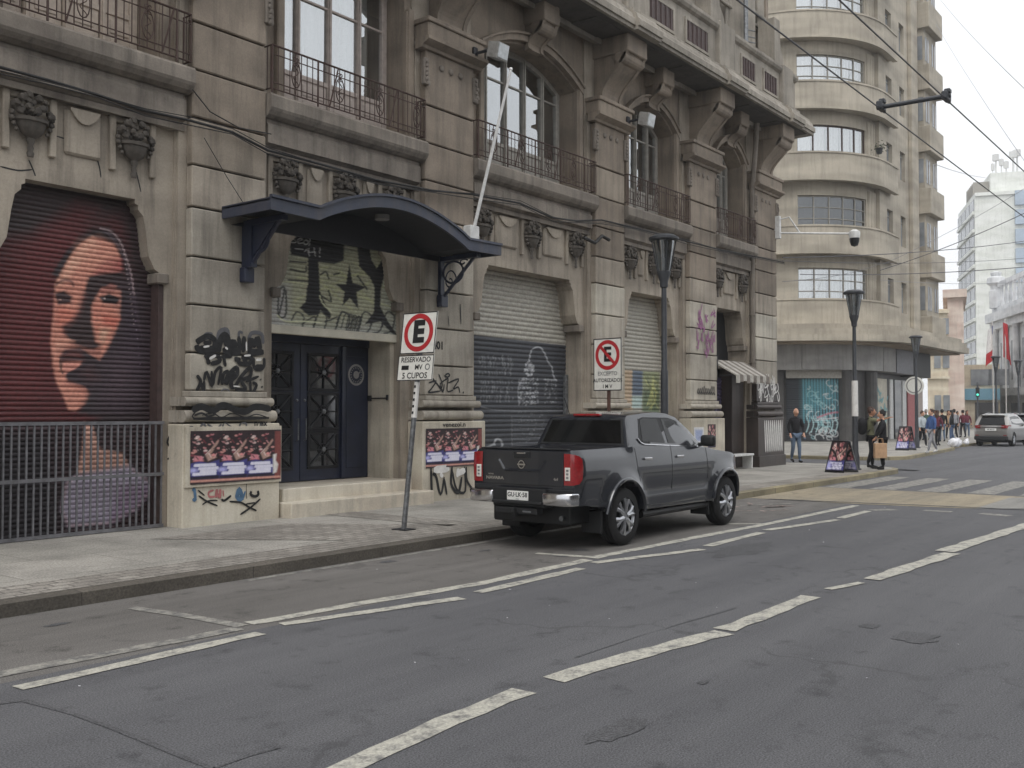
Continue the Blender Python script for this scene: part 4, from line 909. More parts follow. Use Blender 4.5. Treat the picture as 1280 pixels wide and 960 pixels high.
# striped little awning over the violet shutter
aw=thing('shop_awning',(26.3,12.5,2.7),'small brown and white striped awning over the violet shutter','awning')
b=MB()
for k in range(10):
    x0=25.2+k*.22; b.prism([(12.5,3.22),(11.75,2.78),(11.75,2.74),(12.5,3.17)],'x',x0,x0+.2205,k%2); b.box(x0,x0+.2205,11.74,11.76,2.55+.03*(k%3),2.77,k%2)
b.build('striped_cloth',['awning_white','awning_grey'],aw)
b=MB(); b.tube([(25.22,12.5,2.75),(25.22,11.78,2.76)],.015); b.tube([(27.38,12.5,2.75),(27.38,11.78,2.76)],.015); b.build('frame','black_iron',aw)
bn=thing('street_bench',(26.2,12.1,KH),'low white bench standing against the wall under the violet shutter','bench')
b=MB(); b.box(25.5,26.9,12.0,12.36,.5,.56,0,.01); b.build('seat','white_metal',bn)
for x in (25.56,26.84):
    b=MB(); b.box(x-.03,x+.03,12.03,12.33,KH,.5,0,.008); b.build('leg','white_metal',bn)
# ============================================================ entrance canopy
cp=thing('entrance_canopy',(11.44,12.25,4.6),'dark blue arched metal canopy on scrolled brackets over the entrance','canopy')
def cz(x):
    t=(x-9.75)/(13.15-9.75)
    if 0<t<1: return 4.66+.43*math.sin(PI*t)**.88
    return 4.66+.02*(min(abs(x-9.75),abs(x-13.15)))
xs=[8.85,9.3,9.7]+list(np.linspace(9.75,13.15,25))+[13.2,13.6,14.05]
yF,yB=11.12,12.24
b=MB(); b.prism([(x,cz(x)+.09) for x in xs]+[(x,cz(x)-.09) for x in xs][::-1],'y',yF,yF+.05)
for x in (8.85,14.0): b.box(x,x+.05,yF+.05,yB,cz(x)-.09,cz(x)+.09)
b.prism([(x,cz(x)+.125) for x in xs]+[(x,cz(x)+.085) for x in xs][::-1],'y',yF-.03,yF+.03)
b.build('fascia','navy_fascia',cp)
b=MB(); b.prism([(x,cz(x)+.07) for x in xs]+[(x,cz(x)+.045) for x in xs][::-1],'y',yF+.03,yB,0); b.build('roof_sheet','canopy_top',cp)
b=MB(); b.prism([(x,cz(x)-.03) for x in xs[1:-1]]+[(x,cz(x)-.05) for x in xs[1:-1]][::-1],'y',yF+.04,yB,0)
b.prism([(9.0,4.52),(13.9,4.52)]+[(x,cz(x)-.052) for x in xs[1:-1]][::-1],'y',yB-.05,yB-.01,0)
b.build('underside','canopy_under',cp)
b=MB(); b.lathe([(0,4.93),(.12,4.93),(.12,5.01),(0,5.01)],16,(11.6,11.7,0)); b.build('ceiling_lamp','grey_board',cp)
for x in (9.25,13.62):
    b=MB()
    b.box(x-.05,x+.05,12.16,12.23,3.72,4.52); b.box(x-.05,x+.05,11.3,12.2,4.52,4.60); b.box(x-.09,x+.09,12.1,12.23,3.68,3.9,0,.01)
    b.tube([(x,12.16,3.84),(x,11.4,4.54)],.032,6)
    b.tube([(x,12.16-.26+.24*math.cos(a),4.30+.2*math.sin(a)) for a in np.linspace(0,2*PI,21)],.02,6)
    b.tube([(x,11.98+.1*t*math.cos(6*t),4.15+.14*t*math.sin(6*t)) for t in np.linspace(.2,1.6,22)],.014,5)
    b.tube([(x,11.66+.08*t*math.cos(5*t+2),4.46+.05*t*math.sin(5*t+2)) for t in np.linspace(.2,1.4,18)],.014,5)
    if x<10:
        b.box(x-.055,x+.055,12.0,12.17,3.9,4.54); b.prism([(12.17,3.9),(12.17,4.54),(11.45,4.54)],'x',x-.02,x+.02)
    b.build('bracket','navy_paint',cp)
# flagpole, floodlights, wall cable
fp=thing('flagpole',(14.43,12.1,5.1),'bare white flagpole slanting up from the wall right of the blue canopy','flagpole')
b=MB(); b.tube([(14.43,12.15,5.05),(14.43,11.2,8.1)],[.035,.025],10); b.ball((14.43,11.2,8.12),.035); b.build('pole','pole_white',fp)
b=MB(); b.box(14.3,14.56,12.05,12.26,5.0,5.3,0,.02); b.build('bracket','white_metal',fp)
def flood(x,z,label):
    f=thing('floodlight',(x,11.9,z),label,'floodlight',group='floodlights beside the capitals')
    b=MB(); b.prism([(11.62,z-.16),(11.56,z+.14),(11.8,z+.2),(11.86,z-.08)],'x',x-.2,x+.14); b.build('housing','flood_grey',f)
    b=MB(); b.prism([(11.6,z-.14),(11.545,z+.12),(11.57,z+.13),(11.62,z-.13)],'x',x-.17,x+.11); b.build('lens','lamp_diffuser',f)
    b=MB(); b.tube([(x-.3,12.1,z-.02),(x-.2,11.85,z+.02)],.03); b.box(x-.36,x-.24,12.02,12.14,z-.1,z+.1,0,.02); b.build('bracket','black_iron',f)
flood(14.72,8.62,'pale box floodlight on the capital right above the flagpole'); flood(20.35,8.62,'pale box floodlight on the capital above the no-parking sign')
cb=thing('wall_cable',(16,12.2,5.4),'sagging dark cable bundle strung along the old stone facade below the balconies','cable')
b=MB(); zz=lambda x:fy(0,0)[1]*0
cp_px=[(0,84),(60,100),(120,118),(180,138),(235,150),(290,165),(335,188),(400,205),(470,225),(540,238),(590,243),(650,254),(690,272),(720,276),(752,275),(790,284),(860,302),(900,312),(980,328)]
P=[]
for px,py in cp_px:
    X,Z=fy(px,py,12.16); P.append((X,12.16,Z))
P=[(-2,12.16,P[0][2]+.1)]+P
b.tube(P,.02,6); b.tube([(x,y-.03,z-.04-.05*math.sin(x*1.4)**2) for x,y,z in P],.009,5); b.tube([(x,y-.015,z+.05*math.sin(x*.9)) for x,y,z in P],.007,5)
X,Z=fy(235,100,12.2); b.tube([(8.3,12.19,6.35),(8.6,12.19,6.1),(9.1,12.19,5.98),(9.7,12.19,6.02)],.01,5); b.tube([(8.5,12.19,5.7),(8.9,12.19,5.2),(9.3,12.19,4.75)],.006,5)
X=18.8; b.tube([(18.3,12.15,5.62),(18.7,12.12,5.55),(19.0,12.12,5.75),(19.3,12.12,5.7)],.04,6)
b.build('cable_bundle','cable',cb)
# grille in front of the mural shutter
gr=thing('security_grille',(6.85,12.47,KH),'grey vertical bar grille standing in front of the mural shutter','grille')
b=MB(); n=26
for k in range(n): x=5.66+(8.04-5.66)*k/(n-1); b.box(x-.011,x+.011,12.455,12.477,KH+.03,1.62)
b.build('bars','grille_grey',gr)
b=MB(); 
for z in (.16,.88,1.6): b.box(5.62,8.07,12.445,12.487,z-.022,z+.022)
b.build('rail','grille_grey',gr)
# posters
def poster(name,x0,x1,z0,z1,Y,label,fn,group=None,dx=.008):
    xs=np.arange(x0,x1+dx*.5,dx); zs=np.arange(z0,z1+dx*.5,dx); b=MB()
    b.grid(xs,zs,lambda x,z:(x,Y-.006-.003*math.sin(x*9)*math.sin(z*7),z))
    b.bm.verts.ensure_lookup_table(); V=np.array([v.co[:] for v in b.bm.verts]); 
    o=b.build(name,'poster_paper',smooth=True,origin=((x0+x1)/2,Y,z0)); tag(o,label,'poster',group)
    P=Paint((V[:,0]-x0)/(x1-x0),1-(V[:,2]-z0)/(z1-z0),C3(70,40,44)); fn(P); setpaint(o,P.c.astype(np.float32)); return o
def gig(P,x0,x1,y0,y1,seed=0):
    """one concert bill: dark crowd of pale and pink figures above, blue band with lettering below"""
    w,h=x1-x0,y1-y0; f=lambda u,v:(x0+u*w,y0+v*h); r=random.Random(21); e=.012*min(1,w*3)
    P.poly([f(0,0),f(1,0),f(1,1),f(0,1)],C3(48,34,38),e*.3)
    for k in range(60): P.dot(f(r.random(),r.uniform(.02,.6)),w*r.uniform(.025,.075),C3(*r.choice([(190,126,130),(216,190,186),(128,60,70),(206,146,140),(40,30,36),(50,36,40),(36,28,32)])),w*.02,.9)
    P.stroke([f(.02,.22),f(.3,.38),f(.42,.52)],w*.1,C3(30,24,28),e); P.stroke([f(.5,.3),f(.35,.1)],w*.07,C3(34,26,30),e)
    P.poly([f(.5,.5),f(.62,.42),f(.95,.18),f(.98,.22),f(.72,.46),f(.9,.55),f(.6,.62)],C3(196,160,146),e*.9,.75); P.dot(f(.78,.5),w*.07,C3(226,150,150),e); P.dot(f(.72,.47),w*.03,C3(60,30,30),e)
    P.poly([f(.1,.62),f(.15,.5),f(.4,.52),f(.45,.62)],C3(206,130,140),e); P.dot(f(.2,.15),w*.06,C3(226,200,190),e)
    for k in range(14): a=f(r.random(),r.uniform(.05,.6)); P.stroke([a,(a[0]+w*r.uniform(-.2,.2),a[1]+h*r.uniform(-.1,.1))],w*r.uniform(.02,.05),C3(*r.choice([(206,150,150),(30,24,28),(226,206,200),(120,50,60)])),e*.6,.9)
    P.poly([f(0,.66),f(.3,.62),f(.6,.66),f(1,.6),f(1,1),f(0,1)],C3(66,66,132),e); P.dot(f(.1,.8),w*.14,C3(190,190,240),w*.08,.9)
    P.poly([f(0,.93),f(1,.92),f(1,1),f(0,1)],C3(36,30,50),e)
    for yy,a,c in ((.70,.15,.85),(.77,.3,.95),(.83,.35,.9),(.88,.1,.9)):
        x=a
        while x<c-.03: P.stroke([f(x,yy+.015),f(x+.02,yy-.02),f(x+.035,yy+.02)],h*.026,C3(226,224,240),e*.5,.9); x+=.06
def triple(P):
    P.c[:]=C3(52,40,44)
    for k in range(3): gig(P,.0+.305*k,.305+.305*k,.0+.006*k,.92+.006*k)
    P.poly([(.93,.03),(1,.03),(1,.99),(.93,.99)],C3(126,66,62),.01); P.poly([(0,.92),(1,.93),(1,.97),(0,.96)],C3(206,150,136),.012)
    P.poly([(.91,.5),(.95,.48),(.94,.62),(.97,.7),(.95,.86),(.91,.88)],C3(220,216,212),.012)
b=MB(); b.box(8.18,9.86,12.095,12.12,.69,1.54,0,.003); o=b.build('poster_border','cream_wall',B1)
poster('poster',8.25,9.84,.73,1.48,12.092,'strip of three identical red and blue concert posters pasted left of the entrance',triple)
poster('poster',13.12,14.7,.74,1.45,12.115,'strip of concert posters pasted on the plinth beside the pickup tailgate',triple,dx=.01)
def small1(P):
    P.c[:]=C3(206,206,206); P.poly([(.1,.1),(.9,.12),(.8,.6),(.2,.6)],C3(150,160,190),.05); P.stroke([(.1,.8),(.9,.75)],.06,C3(60,60,70),.03)
def small2(P): gig(P,0,1,0,1)
poster('poster',23.4,23.95,.75,1.35,12.115,'small pale grey poster pasted low on the pilaster behind the pickup mirror',small1,dx=.02); poster('poster',24.2,24.65,.8,1.42,12.115,'small dark red poster pasted low on the pilaster behind the pickup bonnet',small2,dx=.02)
# ============================================================ street furniture
def street_lamp(x,y,label,name='street_lamp'):
    t=thing(name,(x,y,KH),label,'street lamp',group='conical street lamps along the pavement',world=False)
    b=MB(); b.lathe([(.115,0),(.115,.35),(.10,.42),(.085,.5),(.075,1.6),(.072,2.4),(.058,2.45),(.05,4.0),(.05,4.06)],16); b.build('post','lamp_grey',t,smooth=True)
    b=MB(); b.lathe([(.16,0),(.16,.03),(.12,.05),(.12,.05)],16); b.build('base_plate','lamp_grey',t)
    b=MB(); b.lathe([(.05,4.02),(.075,4.04),(.08,4.14),(.13,4.3),(.13,4.34),(0,4.34)],16)
    for k in range(4):
        a=PI/4+k*PI/2; b.tube([(.12*math.cos(a),.12*math.sin(a),4.3),(.24*math.cos(a),.24*math.sin(a),4.93)],.012,6)
    b.lathe([(0,4.94),(.27,4.94),(.29,4.96),(.29,5.0),(.2,5.05),(0,5.06)],20); b.build('lantern_frame','lamp_grey',t,smooth=True)
    b=MB(); b.lathe([(.115,4.34),(.21,4.93)],20); b.build('diffuser','shop_glass',t,smooth=True)
    b=MB(); b.lathe([(.0,4.35),(.05,4.36),(.05,4.6),(0,4.62)],12); b.build('bulb','lamp_diffuser',t,smooth=True)
    return t
street_lamp(16.95,9.4,'grey conical street lamp standing behind the pickup in front of the cream shutter')
l2=street_lamp(27.95,9.45,'grey conical street lamp at the corner beside the poster stand')
b=MB(); b.lathe([(.09,1.5),(.085,2.5)],16); b.build('sticker_wrap','white_spray',l2,smooth=True)
street_lamp(46.3,12.9,'grey conical street lamp across the side street among the crowd')
street_lamp(72,13.6,'distant conical street lamp beyond the crowd, seen left of the white tower'); street_lamp(66,13.7,'distant conical street lamp just past the crowd under the pink building'); 
def sign_face(t,c,yaw,tilt,draw,w,ztop,zbot,name='plate'):
    """plate in local frame: u to the right as read, v up; draws (mat, polygons) pieces slightly proud"""
    pass
def plate_map(x,y,yaw,lean,zb):
    n=Vector((math.cos(yaw),math.sin(yaw),0)); u=Vector((math.sin(yaw),-math.cos(yaw),0))*-1
    up=Vector((lean[0],lean[1],1)).normalized()
    return lambda a,v,d=0.: Vector((x,y,zb))+u*a+up*v+n*d
def rect(b,f,u0,u1,v0,v1,d0,d1,mi=0):
    V=[b.bm.verts.new(f(u,v,d)) for d in (d0,d1) for (u,v) in ((u0,v0),(u1,v0),(u1,v1),(u0,v1))]
    for q in ((0,1,2,3),(4,7,6,5),(0,4,5,1),(1,5,6,2),(2,6,7,3),(3,7,4,0)): b._f([V[i] for i in q],mi)
def rrect_frame(b,f,u0,u1,v0,v1,w,d,mi):
    for q in ((u0,u1,v0,v0+w),(u0,u1,v1-w,v1),(u0,u0+w,v0+w,v1-w),(u1-w,u1,v0+w,v1-w)): b.quad([f(q[0],q[2],d),f(q[1],q[2],d),f(q[1],q[3],d),f(q[0],q[3],d)],mi)
def ringf(b,f,c,r0,r1,d,mi,n=40):
    for k in range(n):
        a0,a1=2*PI*k/n,2*PI*(k+1)/n
        b.quad([f(c[0]+r*math.cos(a),c[1]+r*math.sin(a),d) for r,a in ((r0,a0),(r1,a0),(r1,a1),(r0,a1))],mi)
SM=['sign_white','sign_red','black_paint','galv']
# sign 1: leaning pole, E and a reserved plate
x1,y1=9.87,9.53; lean=(.05,-.075)
t=thing('parking_sign',(x1,y1,KH),'leaning street sign with a red ring round a black E above a RESERVADO plate','street sign',world=True)
yaw=math.radians(182); f=plate_map(x1-.05,y1,yaw,lean,KH)
def PT(z,d=0): return f(0,z,d)
b=MB(); b.tube([f(0,0,-.065),f(0,1.0,-.065),f(0,2.0,-.065),f(0,3.0,-.065)],.036,10); b.build('post','galv',t,smooth=True)
b=MB(); b.tube([f(0,1.55,-.065),f(0,2.04,-.065)],.039,10); 
for k in range(5): rect(b,f,-.012,.014,1.6+.09*k,1.635+.09*k,-.035,-.022,1)
b.build('sticker','white_spray',t) if False else b.build('sticker',['white_spray','black_paint'],t)
b=MB(); rect(b,f,-.13,.13,-.02,.02,-.17,.04); b.build('foot','rubber',t)
b=MB(); rect(b,f,-.31,.31,2.43,3.0,-.012,0); rrect_frame(b,f,-.31,.31,2.43,3.0,.014,.002,2); ringf(b,f,(0,2.72),.195,.262,.003,1); put_text(b,'E',.40,lambda u,v:f(u,2.72+v,.004),2,bold=.022)
b.build('ring_plate',SM,t)
b=MB(); rect(b,f,-.33,.31,2.06,2.41,-.02,-.008); g2=lambda a,v,d=0:f(a-.01,v,d-.008); rrect_frame(b,g2,-.32,.32,2.06,2.41,.011,.002,2)
put_text(b,'RESERVADO',.098,lambda u,v:g2(u,2.345+v,.003),2,bold=.0015); put_text(b,'MV',.098,lambda u,v:g2(u+.06,2.24+v,.003),2,bold=.0015); put_text(b,'5 CUPOS',.115,lambda u,v:g2(u,2.125+v,.003),2,bold=.0015)
rect(b,g2,-.25,-.12,2.21,2.27,0,.003,2); ringf(b,g2,(.22,2.245),.03,.045,.003,3,14)
b.build('text_plate',SM,t)
# sign 2: no parking with exception
x2,y2=15.1,9.5; t=thing('parking_sign',(x2,y2,KH),'upright street sign with a crossed-out E in a red ring on a brown post','street sign')
f=plate_map(x2-.04,y2,math.radians(176),(0,0),0)
b=MB(); b.box(x2-.015,x2+.025,y2-.03,y2+.03,KH,3.0,0,.006); b.build('post','post_brown',t)
b=MB(); rect(b,f,-.31,.31,2.13,3.07,-.012,0); rrect_frame(b,f,-.31,.31,2.13,3.07,.018,.002,2); c=(0,2.77)
ringf(b,f,c,.20,.268,.003,1); put_text(b,'E',.36,lambda u,v:f(u,c[1]+v,.004),2,bold=.012)
s=.7071; b.quad([f(c[0]+a*s+q*s,c[1]-a*s+q*s,.006) for a,q in ((-.215,-.028),(.215,-.028),(.215,.028),(-.215,.028))],1)
put_text(b,'EXCEPTO',.10,lambda u,v:f(u,2.435+v,.003),3,bold=.001); put_text(b,'AUTORIZADOS',.092,lambda u,v:f(u,2.315+v,.003),2,bold=.0015); put_text(b,'I M V',.095,lambda u,v:f(u,2.205+v,.003),2,bold=.002)
b.build('ring_plate',SM,t)
# poster stands
def stand(x,y,rz,label,k=1.):
    t=thing('poster_stand',(x,y,KH),label,'poster stand',rz=rz,group='folding poster stands on the pavement',world=False)
    for s in (1,-1):
        b=MB(); P=lambda u,v,d=0:(s*(-.30+.26*v)-s*d,u,v*1.0*k)
        for q in ((-.30,.30,0,.06),(-.27,.27,.97,1.0)): b.quad([P(q[0],q[2]),P(q[1],q[2]),P(q[1],q[3]),P(q[0],q[3])]); 
        for u in (-.30,.30): b.tube([P(u,0),P(u*.86,1.0)],.016,6)
        b.tube([P(-.26,1.0),P(.26,1.0)],.016,6); b.tube([P(-.30,.06),P(.30,.06)],.014,6); b.build('frame','black_iron' if s>0 else 'galv',t)
        xs=np.linspace(-1,1,40); zs=np.linspace(.05,.98,50); b=MB(); b.grid(xs,zs,lambda u,v:P(u*(.295-.04*v),v,.006)); b.bm.verts.ensure_lookup_table(); V=np.array([v.co[:] for v in b.bm.verts])
        o=b.build('poster_sheet','poster_paper',t); v=V[:,2]/k; Pn=Paint(.5-.5*V[:,1]*s/(.295-.04*v)*1.0,1-v,C3(40,30,40)); gig(Pn,.02,.98,.02,.98); setpaint(o,Pn.c.astype(np.float32))
    b=MB(); 
    for u in (-.28,.28): b.tube([(-.2,u,.35*k),(.2,u,.35*k)],.008,5)
    b.build('brace','galv',t); return t
stand(26.55,9.35,math.radians(-20),'folding stand with a dark concert poster beside the corner street lamp',.84)
stand(43.6,12.6,math.radians(-15),'folding stand with a concert poster on the far kerb beside the walking couple')
# overhead wires
def wire(name,pts,r,mat,label,cat='wire',group=None,sag=0.):
    P=[Vector(p) for p in pts]; Q=[]
    for i in range(len(P)-1):
        for k in range(8):
            tt=k/8; q=P[i].lerp(P[i+1],tt); q.z-=sag*4*tt*(1-tt); Q.append(q)
    Q.append(P[-1]); b=MB(); b.tube(Q,r,6); o=b.build(name,mat,origin=tuple(P[0])); tag(o,label,cat,group); return o
def at(px,py,depth):
    d=ray(px,py); d=d/(d@cF); q=np.array((0,0,CAMH))+d*depth; return tuple(q)
wire('trolley_wire',[(-6,3.55,6.0),(14.2,3.52,6.0),(60,3.4,6.0),(150,3,6.0)],.010,'wire_dark','trolley wire nearer the road middle, passing the right end of the spreader bar','wire','trolley wires above the road')
wire('trolley_wire',[(-6,4.35,6.0),(14.1,4.36,6.0),(60,4.3,6.0),(150,4,6.0)],.010,'wire_dark','trolley wire nearer the buildings, passing the left end of the spreader bar','wire','trolley wires above the road')
t=thing('spreader_bar',(14.15,3.95,6.0),'grey spreader bar with clamps holding two trolley wires apart above the road','wire spreader')
b=MB(); b.tube([(14.1,4.42,6.03),(14.2,3.46,6.05)],.032,10); b.build('bar','lamp_grey',t)
for (x,y) in ((14.1,4.36),(14.2,3.52)):
    b=MB(); b.box(x-.11,x+.11,y-.04,y+.04,5.98,6.1,0,.015); b.tube([(x-.16,y,6.0),(x+.16,y,6.0)],.022,8); b.box(x-.05,x+.05,y-.06,y+.02,6.08,6.14,0,.01); b.build('clamp','lamp_grey',t)
for k,(a,c,da,dc,r,mt,lb) in enumerate([
 ((978,322),(1290,300),30.5,42,.016,'wire_dark','dark service wire crossing from the old corner, uppermost of the low wires'),
 ((978,326),(1290,322),30.6,44,.010,'wire_dark','thin wire crossing from the old corner just under the uppermost low wire'),
 ((1000,343),(1290,333),48,46,.02,'wire_dark','thick dark wire level across the tan balcony, lowest of the low wires'),
 ((1100,338),(1290,262),48,44,.018,'wire_dark','dark wire rising to the right from the tan balcony across the white tower'),
 ((1105,330),(1290,230),50,44,.010,'wire_pale','thin pale wire rising steeply right across the white tower'),
 ((978,352),(1100,330),30.5,48,.010,'wire_dark','thin slack wire dipping across the lowest tan balcony window'),
 ((1170,30),(1290,215),60,26,.010,'wire_pale','pale wire running down to the right through the open sky, lower of two'),
 ((1172,-5),(1290,120),60,24,.010,'wire_pale','pale wire running down to the right through the open sky, upper of two'),
 ((1168,205),(1232,222),62,100,.02,'wire_pale','short pale wire from the tan building towards the tower antennas'),
 ((1100,350),(1290,352),50,52,.010,'wire_pale','faint level wire under the thick dark wire')]):
    wire('overhead_wire',[at(*a,da),at(*c,dc)],r,mt,lb,'wire',sag=.15)
# camera on a long arm at the corner
t=thing('corner_camera',(29.2,12.1,7.6),'dome camera hanging from a long grey arm on the corner of the old building','camera')
e=Vector(at(1068,292,30)); s0=Vector((29.15,12.2,7.28)); s1=Vector((29.15,12.2,7.68))
b=MB(); b.tube([s0,e],.03,8); b.tube([s1,s1.lerp(e,.16)+Vector((0,0,.16)),s0.lerp(e,.3)],.025,8); b.box(29.1,29.22,12.1,12.3,7.1,7.8,0,.01); b.build('arm','white_metal',t)
b=MB(); b.lathe([(0,.12),(.06,.12),(.16,.06),(.17,0),(.15,-.14),(.15,-.14)],16,tuple(e)); b.build('hood','white_metal',t,smooth=True)
b=MB(); b.lathe([(.145,-.14),(.14,-.24),(.1,-.36),(0,-.4)],16,tuple(e)); b.build('dome','black_plastic',t,smooth=True)
# traffic light far off
t=thing('traffic_light',(88,15,KH),'distant green traffic light on a dark pole left of the silver car','traffic light'); q=Vector(at(1222,492,88)); 
b=MB(); b.tube([(q.x,q.y,0),(q.x,q.y,q.z+1)],.08,8); b.build('post','lamp_grey',t)
b=MB(); b.box(q.x-.12,q.x+.12,q.y-.15,q.y+.15,q.z-.3,q.z+.55,0,.04); b.build('signal_head','black_plastic',t)
b=MB(); b.ball((q.x-.13,q.y-.03,q.z-.1),.11,0,2,(.5,1,1)); b.build('green_lens','traffic_green',t)
# ============================================================ vehicles
def shell(prof,wf,crown=lambda x,z:0.,dx=.12,dz=.09,segs=6,bev=.025):
    bm=bmesh.new(); vs=[bm.verts.new((x,0,z)) for x,z in prof]; bm.faces.new(vs)
    xs=[p[0] for p in prof]; zs=[p[1] for p in prof]
    for lo,hi,st,no,ax in ((min(xs),max(xs),dx,(1,0,0),0),(min(zs),max(zs),dz,(0,0,1),2)):
        k=lo+st
        while k<hi-.02:
            co_=[0,0,0]; co_[ax]=k; bmesh.ops.bisect_plane(bm,geom=bm.verts[:]+bm.edges[:]+bm.faces[:],plane_co=co_,plane_no=no,dist=1e-4); k+=st
    bmesh.ops.triangulate(bm,faces=[f for f in bm.faces if len(f.verts)>6]); bmesh.ops.dissolve_limit(bm,angle_limit=.0001,verts=[],edges=[])
    bm.verts.ensure_lookup_table(); pts=[(v.co.x,v.co.z) for v in bm.verts]; idx={v:i for i,v in enumerate(bm.verts)}
    faces=[[idx[v] for v in f.verts] for f in bm.faces]; bnd=[(idx[e.verts[0]],idx[e.verts[1]]) for e in bm.edges if len(e.link_faces)==1]
    bm.free(); o=bmesh.new()
    L=[o.verts.new((x,wf(x,z),z)) for x,z in pts]; Rr=[o.verts.new((x,-wf(x,z),z)) for x,z in pts]
    for f in faces:
        for S_,fl in ((L,1),(Rr,0)):
            try: o.faces.new([S_[i] for i in (f if fl else f[::-1])])
            except ValueError: pass
    cache={}
    def mid(i,k):
        if k==0: return L[i]
        if k==segs: return Rr[i]
        if (i,k) not in cache:
            x,z=pts[i]; t=1-2*k/segs; cache[(i,k)]=o.verts.new((x,wf(x,z)*t,z+crown(x,z)*(1-t*t)))
        return cache[(i,k)]
    for a,c in bnd:
        for k in range(segs):
            try: o.faces.new([mid(a,k),mid(c,k),mid(c,k+1),mid(a,k+1)])
            except ValueError: pass
    bmesh.ops.recalc_face_normals(o,faces=o.faces)
    b=MB(); b.bm.free(); b.bm=o; return b
def bevel_obj(ob,w=.02,seg=3,ang=38):
    m=ob.modifiers.new('bevel','BEVEL'); m.width=w; m.segments=seg; m.limit_method='ANGLE'; m.angle_limit=math.radians(ang); m.use_clamp_overlap=True
    dg=bpy.context.evaluated_depsgraph_get(); me=bpy.data.meshes.new_from_object(ob.evaluated_get(dg)); ob.modifiers.clear(); old=ob.data; ob.data=me; bpy.data.meshes.remove(old); me.name=ob.name
    for p in me.polygons: p.use_smooth=True
    me.set_sharp_from_angle(angle=math.radians(45))
def boolcut(ob,cut):
    m=ob.modifiers.new('cut','BOOLEAN'); m.object=cut; m.operation='DIFFERENCE'; m.solver='EXACT'
    dg=bpy.context.evaluated_depsgraph_get(); me=bpy.data.meshes.new_from_object(ob.evaluated_get(dg)); ob.modifiers.clear(); old=ob.data; ob.data=me; bpy.data.meshes.remove(old); bpy.data.objects.remove(cut)
def wheel(root,x,y,r,side,w=.24,spokes=6):
    b=MB(); p=[(r*.66,-w/2),(r*.9,-w/2),(r*.97,-w*.42),(r,-w*.28)]+[(r-(.012 if k%2 else 0),-w*.28+w*.56*k/6) for k in range(1,6)]+[(r,w*.28),(r*.97,w*.42),(r*.9,w/2),(r*.66,w/2),(r*.6,0),(r*.66,-w/2)]
    b.lathe(p,36,(x,y,r),'y'); ty=b.build('wheel','tyre',root,smooth=True,angle=40)
    b=MB(); s=side; f=y+s*w*.36
    b.lathe([(r*.66,y-s*w*.3),(r*.68,y+s*w*.42),(r*.64,y+s*w*.44),(r*.6,y+s*w*.3)],36,(x,0,r),'y',caps=False)
    for k in range(spokes):
        a=2*PI*k/spokes+.3
        for dA in (-.13,.13):
            c,sn=math.cos(a+dA),math.sin(a+dA); c2,s2=math.cos(a+dA*1.7),math.sin(a+dA*1.7)
            b.tube([(x+r*.12*math.cos(a),f+s*.01,r+r*.12*math.sin(a)),(x+r*.4*c,f+s*.015,r+r*.4*sn),(x+r*.64*c2,f,r+r*.64*s2)],[r*.1,r*.075,r*.085],6)
    b.lathe([(0,f+s*.035),(r*.1,f+s*.035),(r*.17,f+s*.0),(r*.17,f-s*.05)],18,(x,0,r),'y');     b.lathe([(r*.60,f+s*.005),(r*.69,f+s*.02),(r*.70,f-s*.01)],36,(x,0,r),'y',caps=False)
    b.build('rim','alloy',ty,smooth=True,angle=40)
    b=MB(); b.lathe([(0,y+s*w*.1),(r*.6,y+s*w*.1),(r*.6,y+s*w*.06),(0,y+s*w*.06)],24,(x,0,r),'y'); b.build('brake_disc','black_plastic',ty); return ty
def arcpts(cx,cz,r,a0,a1,n=14): return [(cx+r*math.cos(a0+(a1-a0)*k/n),cz+r*math.sin(a0+(a1-a0)*k/n)) for k in range(n+1)]
# ---------------------------------------------------------------- the pickup
PK=thing('pickup_truck',(10.12,7.73,0),'dark grey four-door pickup truck parked tail-on at the kerb','pickup truck',world=False)
r=.385; XR,XF=1.38,4.52; WB=.90
def pw(x,z):
    w=.905-.05*max(0,(z-.95)/.4)**2-(.05*min(1,max(0,(z-1.2)/.1))**2 if x<1.6 or x>3.95 else 0)-.035*max(0,(.62-z)/.25)**1.5
    w-=.02*math.exp(-((z-.72)/.07)**2) if 1.9<x<4.0 else 0
    if x<.18: w-=.05*((.18-x)/.18)**2
    if x>4.75: w-=.22*((x-4.75)/.55)**1.8
    for cx in (XR,XF):
        d=math.hypot(x-cx,z-r)
        if d<.62: w+=.045*min(1,max(0,(.62-d)/.1))
    return w
prof=[(.03,.6),(0,.82),(0,1.27),(.02,1.30),(1.60,1.31),(1.66,1.33),(3.9,1.25),(4.2,1.20),(4.7,1.15),(5.05,1.07),(5.2,.95),(5.26,.75),(5.24,.5),(5.1,.4)]
prof+=arcpts(XF,r,.475,math.radians(2),math.radians(178))+[(3.98,.42),(1.92,.44)]+arcpts(XR,r,.475,math.radians(8),math.radians(168))+[(.85,.55),(.3,.6)]
b=shell(prof,pw,lambda x,z:(.05 if (x>4.0 and z>.9) else 0.),dx=.1,dz=.075); body=b.build('body','truck_paint',PK,smooth=True)
b=MB(); b.box(.07,1.56,-.70,.70,.86,1.6); cut=b.build('cutter','black_plastic'); boolcut(body,cut) if False else None
cut.parent=PK; boolcut(body,cut); bevel_obj(body,.03,3,50)
b=MB(); b.box(.075,1.555,-.695,.695,.84,.862); b.build('bed_liner','black_plastic',PK)
b=MB()
b.box(.0,.09,-.74,.74,1.302,1.318,0,.006); b.build('bed_rail_cap','black_plastic',PK)
cw=lambda x,z:.835-.19*max(0,(z-1.2)/.56)**1.15-(.08*((x-3.2)/.9)**2 if x>3.2 else 0)
